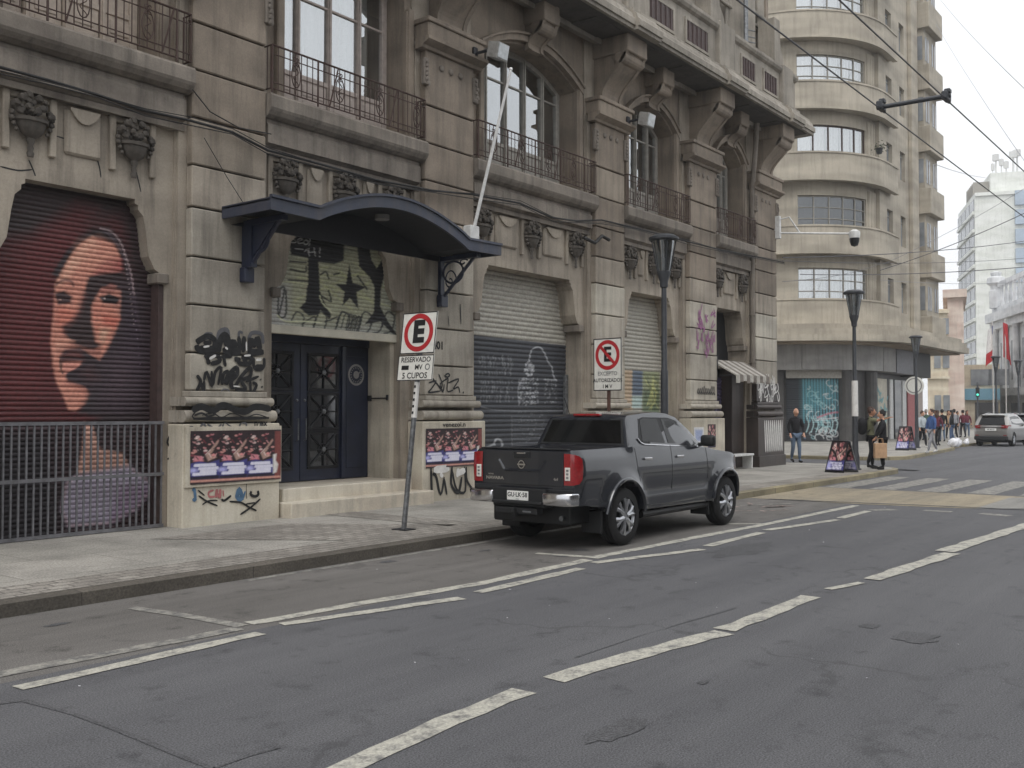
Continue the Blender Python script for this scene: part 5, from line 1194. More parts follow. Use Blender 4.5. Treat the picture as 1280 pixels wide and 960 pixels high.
cprof=[(1.60,1.25),(1.63,1.34),(1.77,1.69),(1.84,1.735),(2.3,1.77),(2.7,1.785),(3.0,1.765),(3.25,1.71),(3.6,1.50),(3.95,1.27),(3.98,1.2),(1.60,1.2)]
b=shell(cprof,cw,lambda x,z:(.025 if z>1.6 else (.02 if x>3.2 else 0)),dx=.12,dz=.08); cab=b.build('cab','truck_paint',PK,smooth=True); bevel_obj(cab,.03,3,38)
def sidepane(pts,s,name,mat,off=.007,n=1):
    b=MB(); V=[b.bm.verts.new((x,s*(cw(x,z)+off),z)) for x,z in pts]; b._f(V,0); return b.build(name,mat,PK)
for s in (-1,1):
    b=MB()
    for pts in ([(1.97,1.40),(2.05,1.345),(3.80,1.275),(3.22,1.66),(3.0,1.705),(2.25,1.715),(2.12,1.69)],):
        V=[b.bm.verts.new((x,s*(cw(x,z)+.004),z)) for x,z in pts]; b._f(V,0)
    b.build('window_trim','black_plastic',PK)
    sidepane([(2.06,1.375),(2.70,1.345),(2.66,1.69),(2.25,1.695),(2.15,1.67)],s,'side_window','car_glass')
    sidepane([(2.80,1.34),(3.72,1.30),(3.2,1.645),(2.98,1.688),(2.78,1.69)],s,'side_window','car_glass')
    b=MB(); b.tube([(x,s*(cw(x,z)+.012),z) for x,z in ((1.93,1.42),(1.99,1.36),(2.08,1.335),(2.7,1.305),(3.82,1.262))],.011,6); b.build('chrome_strip','chrome',PK)
    # door seams, handles, mirror, flare lips
    for pts in ([(1.70,1.30),(1.74,1.0),(1.86,.75),(1.92,.5)],[(2.74,1.31),(2.74,.47)],[(3.86,1.24),(3.9,.9),(3.86,.47)],[(1.92,.49),(3.86,.47)]):
        b=MB(); Q=[]
        for i in range(len(pts)-1):
            for k in range(8):
                a,c=pts[i],pts[i+1]; Q.append((a[0]+(c[0]-a[0])*k/8,a[1]+(c[1]-a[1])*k/8))
        b.tube([(x,s*(pw(x,z)-.001),z) for x,z in Q],.0055,4); b.build('door_seam','black_plastic',PK)
    for x in (2.02,2.98):
        b=MB(); z=1.14; y=s*(pw(x,z)+.02); b.box(x-.1,x+.1,y-.012,y+.012,z-.018,z+.018,0,.01,2); b.box(x-.09,x-.06,min(y-s*.04,y),max(y-s*.04,y),z-.012,z+.012); b.box(x+.06,x+.09,min(y-s*.04,y),max(y-s*.04,y),z-.012,z+.012)
        b.build('door_handle','chrome',PK)
    b=MB(); b.box(3.66,3.79,s*1.0-.12,s*1.0+.12,1.27,1.44,0,.045,3); b.tube([(3.74,s*.82,1.29),(3.74,s*.95,1.31)],.03,8); b.build('wing_mirror','black_plastic',PK,smooth=True)
    for cx in (XR,XF):
        b=MB(); a0,a1=(math.radians(5),math.radians(172))
        b.tube([(cx+.5*math.cos(a),s*(pw(cx+.5*math.cos(a),r+.5*math.sin(a))+.004),r+.5*math.sin(a)) for a in np.linspace(a0,a1,24)],[.028]*24,8); b.build('wheel_flare','truck_paint',PK,smooth=True)
        b=MB(); b.box(cx-.53,cx-.49,s*.70-.16,s*.70+.17,.2,.5,0,.01); b.build('mud_flap','black_plastic',PK)
    b=MB(); b.tube([(1.98,s*.80,.36),(3.98,s*.80,.36)],.05,8); b.build('side_step','black_plastic',PK)
    # tail lights
    b=MB(); n=8
    P=[(.17,1.275),(.22,1.22),(.21,1.05),(.17,.9),(.14,.86)]
    out=[( .0,s*.70)]
    top=[]; bot=[]
    ring_=[]
    for (x,y,zt_,zb_) in [(-.008,.695,1.26,.86),(-.012,.79,1.258,.86),(-.004,.86,1.25,.865),(.05,.902,1.23,.88),(.10,.915,1.19,.93),(.14,.914,1.10,1.02)]:
        ring_.append((b.bm.verts.new((x,s*y,zt_)),b.bm.verts.new((x-.006,s*(y+.004),(zt_+zb_)/2)),b.bm.verts.new((x,s*y,zb_))))
    for i in range(len(ring_)-1):
        for k in range(2): b._f([ring_[i][k],ring_[i+1][k],ring_[i+1][k+1],ring_[i][k+1]],0)
    tl=b.build('tail_light','lamp_red',PK,smooth=True,angle=60)
    b=MB(); 
    b.box(-.024,-.012,min(s*.715,s*.80),max(s*.715,s*.80),.92,1.085,0,.006); b.build('clear_lens','lamp_clear',tl)
    b=MB()
    for zz in (.945,.99,1.035): b.box(-.027,-.023,min(s*.74,s*.778),max(s*.74,s*.778),zz,zz+.025)
    b.build('reflector','galv',tl)
    # chrome bumper ends
    b=MB(); b.prism([(-.13,s*.42),(-.14,s*.60),(-.13,s*.78),(-.08,s*.88),(.06,s*.905),(.06,s*.42)],'z',.60,.765); o=b.build('bumper_end','chrome',PK,smooth=True,angle=30); bevel_obj(o,.025,3,40)
# rear window
b=MB(); 
def rw(u,z): 
    t=(z-1.34)/(1.69-1.34); return (1.63+.14*t-.012,u*(.70-.10*t),z)
b.quad([rw(-1,1.36),rw(1,1.36),rw(1,1.675),rw(-1,1.675)]); b.build('rear_window','rear_glass',PK)
b=MB(); 
def rw2(u,z): p=rw(u,z); return (p[0]+.006,p[1]*1.06,p[2])
b.quad([rw2(-1,1.335),rw2(1,1.335),rw2(1,1.70),rw2(-1,1.70)]); b.build('window_trim','black_plastic',PK)
b=MB()
for y in (-.33,.3): b.prism([(2.02,1.33),(2.07,1.62),(2.12,1.62),(2.1,1.33)],'y',y-.1,y+.1)
b.build('head_rest','black_plastic',PK) if False else b.bm.free()
b=MB(); b.box(1.76,1.83,-.24,.24,1.728,1.764,0,.012); b.build('brake_light','lamp_red',PK)
# tailgate
b=MB(); b.box(-.015,.0,-.685,.685,.84,1.285,0,.006); tg=b.build('tailgate','truck_paint',PK)
b=MB()
for a,c in (((-.40,1.16),(-.30,1.03)),((-.30,1.03),(.30,1.03)),((.30,1.03),(.40,1.16))):
    d=Vector((c[0]-a[0],c[1]-a[1])).normalized(); n=Vector((-d.y,d.x))*.022
    V=[b.bm.verts.new(p) for p in ((-.0155,-a[0]-n.x,a[1]+n.y),(-.0155,-c[0]-n.x,c[1]+n.y),(-.028,-c[0],c[1]),(-.028,-a[0],a[1]),(-.0155,-a[0]+n.x,a[1]-n.y),(-.0155,-c[0]+n.x,c[1]-n.y))]
    b._f([V[0],V[1],V[2],V[3]],0); b._f([V[3],V[2],V[5],V[4]],0)
b.build('crease','truck_paint',tg)
b=MB(); b.box(-.03,-.012,-.14,.14,1.19,1.275,0,.015); b.box(-.042,-.03,-.075,.075,1.24,1.262,1,.006); b.build('tailgate_handle',['black_plastic','chrome'],tg)
b=MB(); lf=lambda u,v,d=0.:(-.0155-.004-d,-u,1.105+v)
ringf(b,lf,(0,0),.042,.056,.008,0,28); b.quad([lf(u,v,.010) for u,v in ((-.068,-.010),(.068,-.010),(.068,.010),(-.068,.010))]); b.build('badge','chrome',tg)
b=MB(); put_text(b,'NAVARA',.052,lambda u,v:(-.019,.47-u,.915+v),bold=.003,sx=1.5); put_text(b,'NP300',.024,lambda u,v:(-.019,.54-u,.965+v),bold=.001,sx=1.4); put_text(b,'4x4',.05,lambda u,v:(-.019,-.57-u,.93+v),bold=.002); b.build('lettering','chrome',tg)
b=MB(); b.box(-.1,.12,-.44,.44,.56,.80,0,.012); b.box(-.155,-.1,-.42,.42,.60,.64,0,.01); b.box(-.02,.12,-.84,.84,.765,.80,0,.01); b.build('bumper_centre','black_plastic',PK)
b=MB(); b.box(-.116,-.102,-.18,.18,.645,.765,0,.004); pl=b.build('licence_plate','plate_white',PK)
b=MB(); put_text(b,'GU·LK·58',.082,lambda u,v:(-.118,-u,.715+v),bold=.002); put_text(b,'CHILE',.022,lambda u,v:(-.118,-u,.66+v)); b.build('lettering','black_paint',pl)
b=MB(); b.box(-.2,.1,-.03,.03,.44,.5); b.tube([(-.2,0,.5),(-.2,0,.56)],.03,8); b.box(-.15,.0,-.35,.35,.47,.55,0,.01); b.box(-.16,-.15,-.26,-.12,.5,.52,1); b.build('tow_bar',['black_plastic','galv'],PK)
b=MB(); b.box(.25,4.95,-.66,.66,.33,.62,0,.02); b.box(XR-.5,XR+.5,-.60,.60,.5,.92); b.box(XF-.5,XF+.5,-.60,.60,.5,.95); b.build('underbody','black_plastic',PK)
b=MB(); b.tube([(.15,-.55,.42),(.7,-.5,.42)],.035,10); b.build('exhaust_pipe','galv',PK)
b=MB(); b.tube([(3.1,-.55,1.74),(3.02,-.56,1.95)],.006,5) if False else b.tube([(2.2,.6,1.74),(2.05,.6,2.0)],.006,5); b.build('aerial','black_plastic',PK)
for x in (XR,XF):
    for s in (-1,1): wheel(PK,x,s*.80,r,s,.25)
def walk(o):
    for c in o.children: yield c; yield from walk(c)
def short_bed(x): return x if x<.1 else (x-.22*(x-.1)/.5 if x<.6 else x-.22)
for c in walk(PK):
    if c.type=='MESH':
        for v in c.data.vertices: v.co=(short_bed(v.co.x)*.955,v.co.y*.935,v.co.z*.978)
PK.location=(10.14,7.68,0)
# ---------------------------------------------------------------- estate cars beyond
def estate(x,y,rz,label,paint,name='parked_car'):
    t=thing(name,(x,y,0),label,'car',rz=rz,world=False)
    r=.335; a_,c_=.85,3.5
    def w(x,z):
        v=.88-.25*max(0,(z-.98)/.65)**1.3-.04*max(0,(.5-z)/.3)
        if x<.5: v-=.10*((.5-x)/.5)**2
        if x>3.8: v-=.2*((x-3.8)/.55)**2
        return v
    pr=[(.10,.36),(.0,.5),(.0,.72),(.06,.98),(.16,1.08),(.42,1.50),(.52,1.58),(1.1,1.645),(1.8,1.655),(2.4,1.60),(3.2,1.10),(3.9,.98),(4.25,.8),(4.33,.5),(4.25,.3)]+arcpts(c_,r,.40,math.radians(-5),math.radians(185))+arcpts(a_,r,.40,math.radians(-5),math.radians(185))
    b=shell(pr,w,lambda x,z:.03 if z>1.4 else (.05 if x<.3 and z<1.05 else 0),dx=.13,dz=.1); o=b.build('body',paint,t,smooth=True); bevel_obj(o,.035,3,38)
    def rg(u,z): tt=(z-1.08)/.42; return (.16+.26*tt-.03,u,z)
    b=MB(); b.quad([rg(-.64,1.10),rg(.64,1.10),rg(.52,1.50),rg(-.52,1.50)]); b.build('rear_window','car_glass',t)
    b=MB(); b.box(.30,.52,-.56,.56,1.56,1.60,0,.015); b.build('roof_spoiler',paint,t)
    for s in (-1,1):
        b=MB(); V=[b.bm.verts.new((x_,s*(w(x_,z_)+.006),z_)) for x_,z_ in ((.55,1.14),(1.7,1.08),(2.95,1.1),(2.35,1.5),(1.7,1.56),(.72,1.5))]; b._f(V,0); b.build('side_window','car_glass',t)
        b=MB(); b.prism([(-.02,s*.50),(-.03,s*.72),(.08,s*.80),(.34,s*.865),(.34,s*.78),(.1,s*.5)],'z',.93,1.08); b.build('tail_light','lamp_red',t,smooth=True)
        b=MB(); b.ball((2.75,s*.98,1.10),.09,0,2,(.7,1.2,.9)); b.tube([(2.8,s*.8,1.06),(2.78,s*.95,1.08)],.025,6); b.build('wing_mirror',paint,t,smooth=True)
        b=MB(); b.box(-.03,.02,min(s*.58,s*.74),max(s*.58,s*.74),.55,.59); b.build('reflector','lamp_red',t)
        for xx in (a_,c_): wheel(t,xx,s*.77,r,s,.21,5)
    b=MB(); b.box(-.05,.08,-.80,.80,.33,.52,0,.03); b.build('bumper','black_plastic',t)
    b=MB(); b.box(-.035,.03,-.62,.62,.985,1.02,0,.01); b.build('chrome_strip','chrome',t)
    b=MB(); b.box(-.04,-.02,-.26,.26,.80,.92); p=b.build('licence_plate','plate_white',t)
    b=MB(); put_text(b,'HK·RS·27',.09,lambda u,v:(-.043,-u,.86+v),bold=.002); b.build('lettering','black_paint',p)
    b=MB(); b.box(.3,4.1,-.66,.66,.2,.5); b.build('underbody','black_plastic',t)
    b=MB(); b.tube([(.9,.5,1.66),(1.6,.5,1.70),(2.2,.5,1.66)],.015,6); b.tube([(.9,-.5,1.66),(1.6,-.5,1.70),(2.2,-.5,1.66)],.015,6); b.build('roof_rail','chrome',t)
    return t
x,y=gz(1240,558); estate(x-.2,y,math.radians(-3),'silver grey estate car parked at the far kerb seen from behind','suv_paint')
estate(x+8.0,y+.3,math.radians(-3),'dark grey car parked just beyond the silver estate car','car_dark')
# ============================================================ people
def skin_mesh(verts,radii,edges,root=0,sub=1,flat=1.):
    me=bpy.data.meshes.new('figure'); me.from_pydata(verts,edges,[]); o=bpy.data.objects.new('figure',me); COL.objects.link(o)
    m=o.modifiers.new('skin','SKIN'); m.use_smooth_shade=True; m.branch_smoothing=.4
    d=me.skin_vertices[0].data
    for i,r_ in enumerate(radii): d[i].radius=(r_,r_) if not isinstance(r_,tuple) else r_; d[i].use_root=(i==root)
    if sub: s=o.modifiers.new('sub','SUBSURF'); s.levels=sub; s.render_levels=sub
    dg=bpy.context.evaluated_depsgraph_get(); out=bpy.data.meshes.new_from_object(o.evaluated_get(dg)); bpy.data.objects.remove(o); bpy.data.meshes.remove(me); return out
def addmesh(name,me,mat,parent):
    me.name=name; me.materials.clear(); 
    for m_ in (mat if isinstance(mat,list) else [mat]): me.materials.append(M(m_))
    for p in me.polygons: p.use_smooth=True
    o=bpy.data.objects.new(name,me); COL.objects.link(o); o.parent=parent; return o
def person(x,y,rz,h,label,top='cloth_black',legs='cloth_jeans',shoe='shoe_dark',hair='hair_black',skin='skin',arms=None,stride=0.,long_hair=False,bald=False,bag=None,skirt=None,sleeve=True,group=None,coat=0.,z=KH,k=1.,lean=0.,bare=False):
    t=thing('person',(x,y,z),label,'person',rz=rz,group=group,world=False); s=h/1.75
    arms=arms or {1:((.02,.24,1.16),(.06,.25,.92)),-1:((.02,-.24,1.16),(.06,-.25,.92))}
    J={'pel':(0,0,.95),'waist':(.0,0,1.08),'chest':(lean*.6,0,1.30),'neckb':(lean,0,1.455),'neck':(lean+.005,0,1.51),'headb':(lean+.02,0,1.575)}
    V=[];Rd=[];E=[]
    def add(p,r_,par=None): V.append(tuple(c*s for c in p)); Rd.append(r_*s if not isinstance(r_,tuple) else (r_[0]*s,r_[1]*s)); i=len(V)-1; (E.append((par,i)) if par is not None else None); return i
    pel=add(J['pel'],(.12,.125)); wa=add(J['waist'],(.105,.12),pel); ch=add(J['chest'],(.115,.145),wa); nb=add(J['neckb'],.075,ch); nk=add(J['neck'],.05,nb); hb=add(J['headb'],.055,nk)
    legj={}
    for q in (1,-1):
        d=stride*q
        hip=(0,.085*q,.90); kn=(d*.5+.03,.092*q,.50); an=(d*1.0-(.06 if d<0 else 0),.092*q,.085+(.04 if d<0 else 0)); toe=(an[0]+.16,.10*q,.03 if d>=0 else .02)
        legj[q]=(hip,kn,an,toe); i=add(hip,.085,pel); j=add(kn,.055,i); l=add(an,.036,j); add(toe,.034,l)
        sh=(lean-.005,.165*q,1.40); el,wr=arms[q]; i=add(sh,.046,ch); j=add(el,.036,i); l=add(wr,.027,j)
        D=(Vector(wr)-Vector(el)).normalized(); pm=Vector(wr)+D*.075; m=add(pm,(.036,.02),l)
        side=D.cross(Vector((0,0,1))); side=side.normalized() if side.length>.1 else Vector((1,0,0))
        for f_,ln in ((-.028,.07),(-.009,.085),(.01,.08),(.028,.062)): a=add(pm+side*f_+D*.03,.0105,m); add(pm+side*f_*1.1+D*(.03+ln)+Vector((0,0,-.012)),.0085,a)
        a=add(Vector(wr)+D*.035+side*.036,.012,l); add(Vector(wr)+D*.075+side*.062,.010,a)
    bm_=skin_mesh(V,Rd,E,sub=1)
    # head joined onto the neck
    b=MB(); b.bm.from_mesh(bm_); bpy.data.meshes.remove(bm_); hc=Vector(((lean+.03)*s,0,1.635*s))
    g=bmesh.ops.create_uvsphere(b.bm,u_segments=20,v_segments=14,radius=1,matrix=Matrix.Translation(hc)@Matrix.Diagonal((.098*s,.078*s,.122*s,1)))
    for v in g['verts']:
        l=v.co-hc
        if l.z<-.02*s and l.x>0: v.co.x+=.012*s; v.co.y*=.86
        if l.x>.085*s and abs(l.z+.01*s)<.03*s and abs(l.y)<.02*s: v.co.x+=.028*s
    for q in (1,-1):
        b.ball(hc+Vector((.083*s,.033*s*q,.012*s)),.0125*s,1,1,(.6,1.2,.7)); b.ball(hc+Vector((-.005*s,.08*s*q,-.005*s)),.03*s,0,1,(.7,.35,1.))
    b.ball(hc+Vector((.093*s,0,-.062*s)),.022*s,2,1,(.45,1.1,.35))
    wr=[Vector(arms[q][1])*s for q in (1,-1)]
    for f in b.bm.faces:                              # shirt and trouser cloth where the body is covered
        c=f.calc_center_median()
        if f.material_index or c.z>1.49*s: continue
        if c.z>.93*s and abs(c.y)<.12*s or c.z>.93*s and (sleeve and min((c-w).length for w in wr)>.11*s or min((c-w).length for w in wr)>.34*s): f.material_index=3
        elif c.z<=.93*s and min((c-w).length for w in wr)>.13*s and not (bare and c.z<.5): f.material_index=4
    b.build('body',[skin,'eye','lip',top,legs],t,smooth=True,angle=80,recalc=True)
    # clothes
    V=[];Rd=[];E=[]
    i0=add((0,0,.90-coat),(.135+coat*.1,.145+coat*.12)); i1=add((0,0,1.06),(.125,.14),i0); i2=add(J['chest'],(.132,.165),i1); i3=add((lean,0,1.43),(.10,.15),i2); add((lean,0,1.485),.07,i3)
    for q in (1,-1):
        el,wr=arms[q]; i=add((lean-.005,.172*q,1.415),.08,i2); j=add(el,.058,i)
        if sleeve: add(tuple(Vector(el).lerp(Vector(wr),.93)),.042,j)
    addmesh('jacket' if sleeve else 'shirt',skin_mesh(V,Rd,E,root=2),top,t)
    V=[];Rd=[];E=[]; p=add((0,0,.96),(.125,.132))
    for q in (1,-1):
        hip,kn,an,toe=legj[q]; i=add((hip[0],hip[1],.88),.098,p); kk=add(kn,.070,i)
        if not bare: add((an[0],an[1],an[2]+.03),.052,kk)
    addmesh('trousers',skin_mesh(V,Rd,E),legs,t)
    for q in (1,-1):
        hip,kn,an,toe=legj[q]; V=[];Rd=[];E=[]
        a=add((an[0]-.03,an[1],an[2]-.03),.046); c=add((an[0]+.07,an[1],an[2]-.045),.044,a); add((toe[0]+.02,toe[1],toe[2]+.005),.034,c); 
        if bare: add((an[0],an[1],an[2]+.16),.052,a)
        addmesh('shoe',skin_mesh(V,Rd,E),shoe,t)
    b=MB()
    if bald:
        for q in (1,-1): b.ball(hc+Vector((-.03*s,.068*s*q,.0)),.04*s,0,2,(1.,.4,.9))
        b.ball(hc+Vector((-.075*s,0,-.02*s)),.05*s,0,2,(.6,1,.9))
    else:
        b.ball(hc+Vector((-.022*s,0,.03*s)),.1*s,0,3,(1.02,.9,1.08))
        for k2 in range(24):
            a=R.uniform(0,2*PI); e=R.uniform(.1,1.2); b.ball(hc+Vector((-.02*s+.095*s*math.cos(a)*math.cos(e)-.012*s,.082*s*math.sin(a)*math.cos(e),.045*s+.1*s*math.sin(e))),.022*s,0,1)
        if long_hair: b.ball(hc+Vector((-.07*s,0,-.12*s)),.1*s,0,3,(.7,1.05,1.9))
    b.build('hair',hair,t,smooth=True,angle=80)
    if bag=='backpack':
        b=MB(); b.ball((-.24*s,0,1.22*s),.2*s,0,3,(.75,.85,1.25)); 
        for q in (1,-1): b.tube([(-.15*s,.1*s*q,1.42*s),(.02*s,.12*s*q,1.48*s),(.13*s,.12*s*q,1.3*s),(-.1*s,.13*s*q,1.05*s)],.018*s,6)
        o=b.build('backpack','cloth_black',t,smooth=True,angle=80)
    return t
def ped(px,py,zz=KH): return gz(px,py,zz)
def yaw_img(deg):            # facing given as an angle in the picture plane: 0 = to the right, 90 = away from the camera
    return TH-PI/2+math.radians(deg)
x,y=ped(995,578); person(x,y,yaw_img(-80),1.73,'balding person in a dark jacket and blue jeans walking beside the old corner pilaster','cloth_black','cloth_jeans','shoe_dark','hair_grey','skin',stride=.07,bald=True,arms={1:((-.02,.26,1.15),(.1,.24,.93)),-1:((.0,-.26,1.15),(.09,-.23,.92))})
xa,ya=ped(1089,586); person(xa,ya,yaw_img(-15),1.74,'person in an olive shirt with black backpack and raised arm at the kerb','cloth_olive','cloth_black','shoe_dark','hair_brown','skin_tan',sleeve=False,bag='backpack',stride=.04,
   arms={1:((.2,.27,1.40),(.42,.12,1.46)),-1:((.16,-.28,1.38),(.42,-.22,1.45))})
xb,yb=ped(1104,587); person(xb,yb,yaw_img(165),1.66,'person in a black coat and boots holding a brown paper bag at the kerb','cloth_black','cloth_black','shoe_dark','hair_black','skin',coat=.1,stride=.0,
   arms={1:((.08,.25,1.18),(.20,.13,.96)),-1:((.1,-.23,1.2),(.22,-.1,.92))})
pb=thing('paper_bag',(*ped(1101,587),.5),'brown paper bag held by the person in the black coat','bag',rz=yaw_img(90))
ORG.pop(pb); bx,by=ped(1100.5,587.5); pb.location=(bx,by,KH+.33)
b=MB(); b.box(-.07,.07,-.17,.17,0,.42,0,.012); b.build('sack','paper_brown',pb)
b=MB(); 
for q in (-.04,.04): b.tube([(q,-.08,.41),(q,-.06,.55),(q,.06,.55),(q,.08,.41)],.007,5)
b.build('handle','paper_brown',pb)
GP='people crowding the far pavement'
crowd=[(1153,559,-60,1.66,'person in a pale top and dark trousers walking beside the blue jacket','cloth_pale','cloth_black','hair_brown',.14,False),
 (1165,566,195,1.72,'person in a blue jacket and pale jeans striding along the far kerb','cloth_blue','cloth_grey','hair_brown',.24,False),
 (1172,557,40,1.68,'person with long brown hair in a maroon top beside the poster stand across the street','cloth_maroon','cloth_black','hair_brown',.05,True),
 (1178,552,80,1.74,'person in a black jacket and jeans behind the far poster stand','cloth_black','cloth_jeans','hair_black',.05,False),
 (1190,553,150,1.70,'person in a dark top bending over the white bags at the kerb','cloth_black','cloth_denim','hair_black',.05,True),
 (1197,551,-70,1.65,'person in a white top and grey trousers next to the white bags','cloth_white','cloth_grey','hair_black',.08,False),
 (1204,551,100,1.72,'person in a maroon coat and black trousers left of the silver car','cloth_maroon','cloth_black','hair_black',.08,False),
 (1209,549,-90,1.7,'person in a maroon jumper close to the tail of the silver car','cloth_maroon','cloth_jeans','hair_brown',.05,True),
 (1158,549,90,1.75,'person in a green jacket walking away by the pale shop pillar','cloth_green','cloth_jeans','hair_grey',.16,False),
 (1186,549,-100,1.69,'person in a tan coat and black trousers in the middle of the far crowd','cloth_tan','cloth_black','hair_brown',.1,True),
 (1193,548,90,1.76,'person in a grey jacket walking away behind the white bags','cloth_grey','cloth_black','hair_black',.15,False),
 (1169,548,-90,1.71,'person in a denim jacket walking nearer past the red shopfront','cloth_denim','cloth_black','hair_black',.15,False)]
for (px,py,fc,h,lb,tp,lg,hr,st,lh) in crowd:
    x,y=ped(px,py); x=min(x,75); 
    if py<552: d=np.array(gz(px,552,KH)); x,y=d*(1.0+.055*(px*7%5))
    person(x,y,yaw_img(fc),h,lb,tp,lg,'shoe_white' if px%2 else 'shoe_dark',hr,'skin' if px%3 else 'skin_tan',stride=st,long_hair=lh,group=GP)
for k,(px,py,r_,lb) in enumerate([(1193,559,.2,'white bag lowest in the pile at the far kerb'),(1197,557,.18,'white bag leaning at the back of the pile by the far kerb'),(1190,557.5,.17,'white bag at the left of the pile by the far kerb'),(1208,555.5,.13,'small white bag lying alone by the tail of the silver car')]):
    x,y=ped(px,py); b=MB(); b.ball((x,y,KH+r_*.9),r_,0,3,(1,1,1.05))
    for v in b.bm.verts:
        l=v.co-Vector((x,y,KH+r_*.9)); a=(math.sin(l.x*23+px)*math.sin(l.y*19+l.z*21)+.6*math.sin(l.x*41+l.z*37)*math.sin(l.y*33))*.05; v.co+=l.normalized()*a
        if v.co.z<KH+.02: v.co.z=KH+.01
    b.tube([(x,y,KH+r_*1.75),(x+.02,y,KH+r_*2.1)],[.05,.02],8)
    tag(b.build('bag','bag_white',smooth=True,angle=80,origin=(x,y,KH)),lb,'bag','white bags at the far kerb')
# ============================================================ tan corner building with rounded balconies
B2=thing('tan_apartment_building',(57,23,0),'tan apartment block with stacked rounded corner balconies across the side street','building')
XC,YC=57.,23.3
def outline(r,ex=67.6,back=40.,n=18,flat=0.):
    """wall line: side street face, quarter round, main street face"""
    return [(XC-r,back)]+[(XC-r*math.cos(a),YC-r*math.sin(a)) for a in np.linspace(0,PI/2,n+1)]+[(ex,YC-r)]
def slab(b,r0,z0,z1,ex,mi=0,inner=None,back=40.):
    P=outline(r0,ex,back)
    if inner is None: b.prism(P+[(ex,back)],'z',z0,z1,mi)
    else: b.prism(P+outline(inner,ex,back)[::-1],'z',z0,z1,mi)
LV=[(6.5,7.8),(10.4,11.8),(14.4,15.8),(18.3,19.7),(22.2,23.57),(26.1,27.5)]
RW=5.25; RP=6.0; RS=5.55
b=MB()
# main-street wall right of the corner, with its window holes left open by building it from strips
win_x=[(58.4,59.5),(61.0,62.0)]
slab(b,RW,5.6,29,58.2,0,inner=RW-.3)
# the round wall is solid below sills and above heads; glass sits in bands
b.build('core_wall','tan_wall',B2) if False else b.bm.free()
b=MB()
def arcwall(b,r,a0,a1,z0,z1,th=.3,mi=0,n=14):
    A=np.linspace(a0,a1,n+1); P=[(XC-r*math.cos(a),YC-r*math.sin(a)) for a in A]+[(XC-(r-th)*math.cos(a),YC-(r-th)*math.sin(a)) for a in A[::-1]]; b.prism(P,'z',z0,z1,mi)
G0,G1=math.radians(29),math.radians(78)
zs=[5.6]+[z for p in LV for z in p]+[29.]
for i,(p0,p1) in enumerate(LV):
    nxt=LV[i+1][0] if i+1<len(LV) else 29.
    arcwall(b,RW,0,PI/2,p0-.2,p1-.02); arcwall(b,RW,0,G0,p1-.02,nxt-.2); arcwall(b,RW,G1,PI/2,p1-.02,nxt-.2); arcwall(b,RW,G0,G1,nxt-.75,nxt-.2)
    for k in range(3):
        a=math.radians(81+3.6*k); cx,cy=XC-(RW+.1)*math.cos(a),YC-(RW+.1)*math.sin(a); b.lathe([(.14,p1),(.17,nxt-.25)],12,(cx+.14*math.cos(a),cy+.14*math.sin(a),0))
    b.box(XC-RW,XC-RW+.3,YC,40,p0-.2,nxt-.2)
b.build('corner_wall','tan_wall',B2)
b=MB(); slab(b,RW-.9,5.6,28.8,67,0,back=39); b.build('inner_core','room_dark',B2)
b=MB()
yf=YC-RS
# flat main-street face with openings
cols=[(57.0,58.3),(59.4,60.9),(61.9,64.2),(66.0,67.6)]
for (a,c) in cols: b.box(a,c,yf,yf+.35,5.6,29)
for (a,c) in ((58.3,59.4),(60.9,61.9),(64.2,66.0)):
    for i,(p0,p1) in enumerate(LV):
        nxt=LV[i+1][0] if i+1<len(LV) else 29.
        b.box(a,c,yf,yf+.35,p0-.9 if i else 5.6,p1-.15); 
        if i+1>=len(LV): b.box(a,c,yf,yf+.35,nxt-1.2,29)
b.box(62.6,63.9,yf-.25,yf,5.6,29,0,.03); b.box(67.3,67.6,yf+.35,40,5.6,29); b.box(57,67.3,39.7,40,5.6,29); slab(b,RS,28.6,29.4,67.6)
b.build('street_wall','tan_wall',B2)
for i,(p0,p1) in enumerate(LV):
    b=MB(); P=[(57-RP,30)]+outline(RP,58.9)[1:]; P2=[(57-RP+.22,30)]+outline(RP-.22,58.9)[1:]
    b.prism(P+P2[::-1],'z',p0,p1); 
    P=[(57-RP-.05,30)]+outline(RP+.05,58.95)[1:]; b.prism(P+P2[::-1],'z',p1,p1+.09); b.prism(P+P2[::-1],'z',p0-.08,p0)
    b.prism(outline(RP-.15,58.85)+[(58.85,YC-RW+.1)]+outline(RW-.25,58.85)[::-1],'z',p0+.01,p0+.12)
    o=b.build('balcony','tan_wall',B2)
    # side bays at the far right: boxy oriels
    b=MB(); b.box(64.5,67.3,yf-.45,yf,p1-.1,(LV[i+1][0]-.3 if i+1<len(LV) else 29),0); b.box(64.3,67.4,yf-.85,yf,p0-.3,p1-.1,0,.03)
    for q in (64.8,66.3): b.box(q,q+.8,yf-.47,yf-.46,p1+.3,p1+1.8,1); b.box(q+.37,q+.43,yf-.49,yf-.47,p1+.3,p1+1.8,2)
    b.box(64.48,64.5,yf-.38,yf-.08,p1+.3,p1+1.8,1); b.build('oriel',['tan_wall','tower_glass','tan_soffit'],B2)
b=MB(); 
for i,(p0,p1) in enumerate(LV):
    nxt=LV[i+1][0] if i+1<len(LV) else 29.
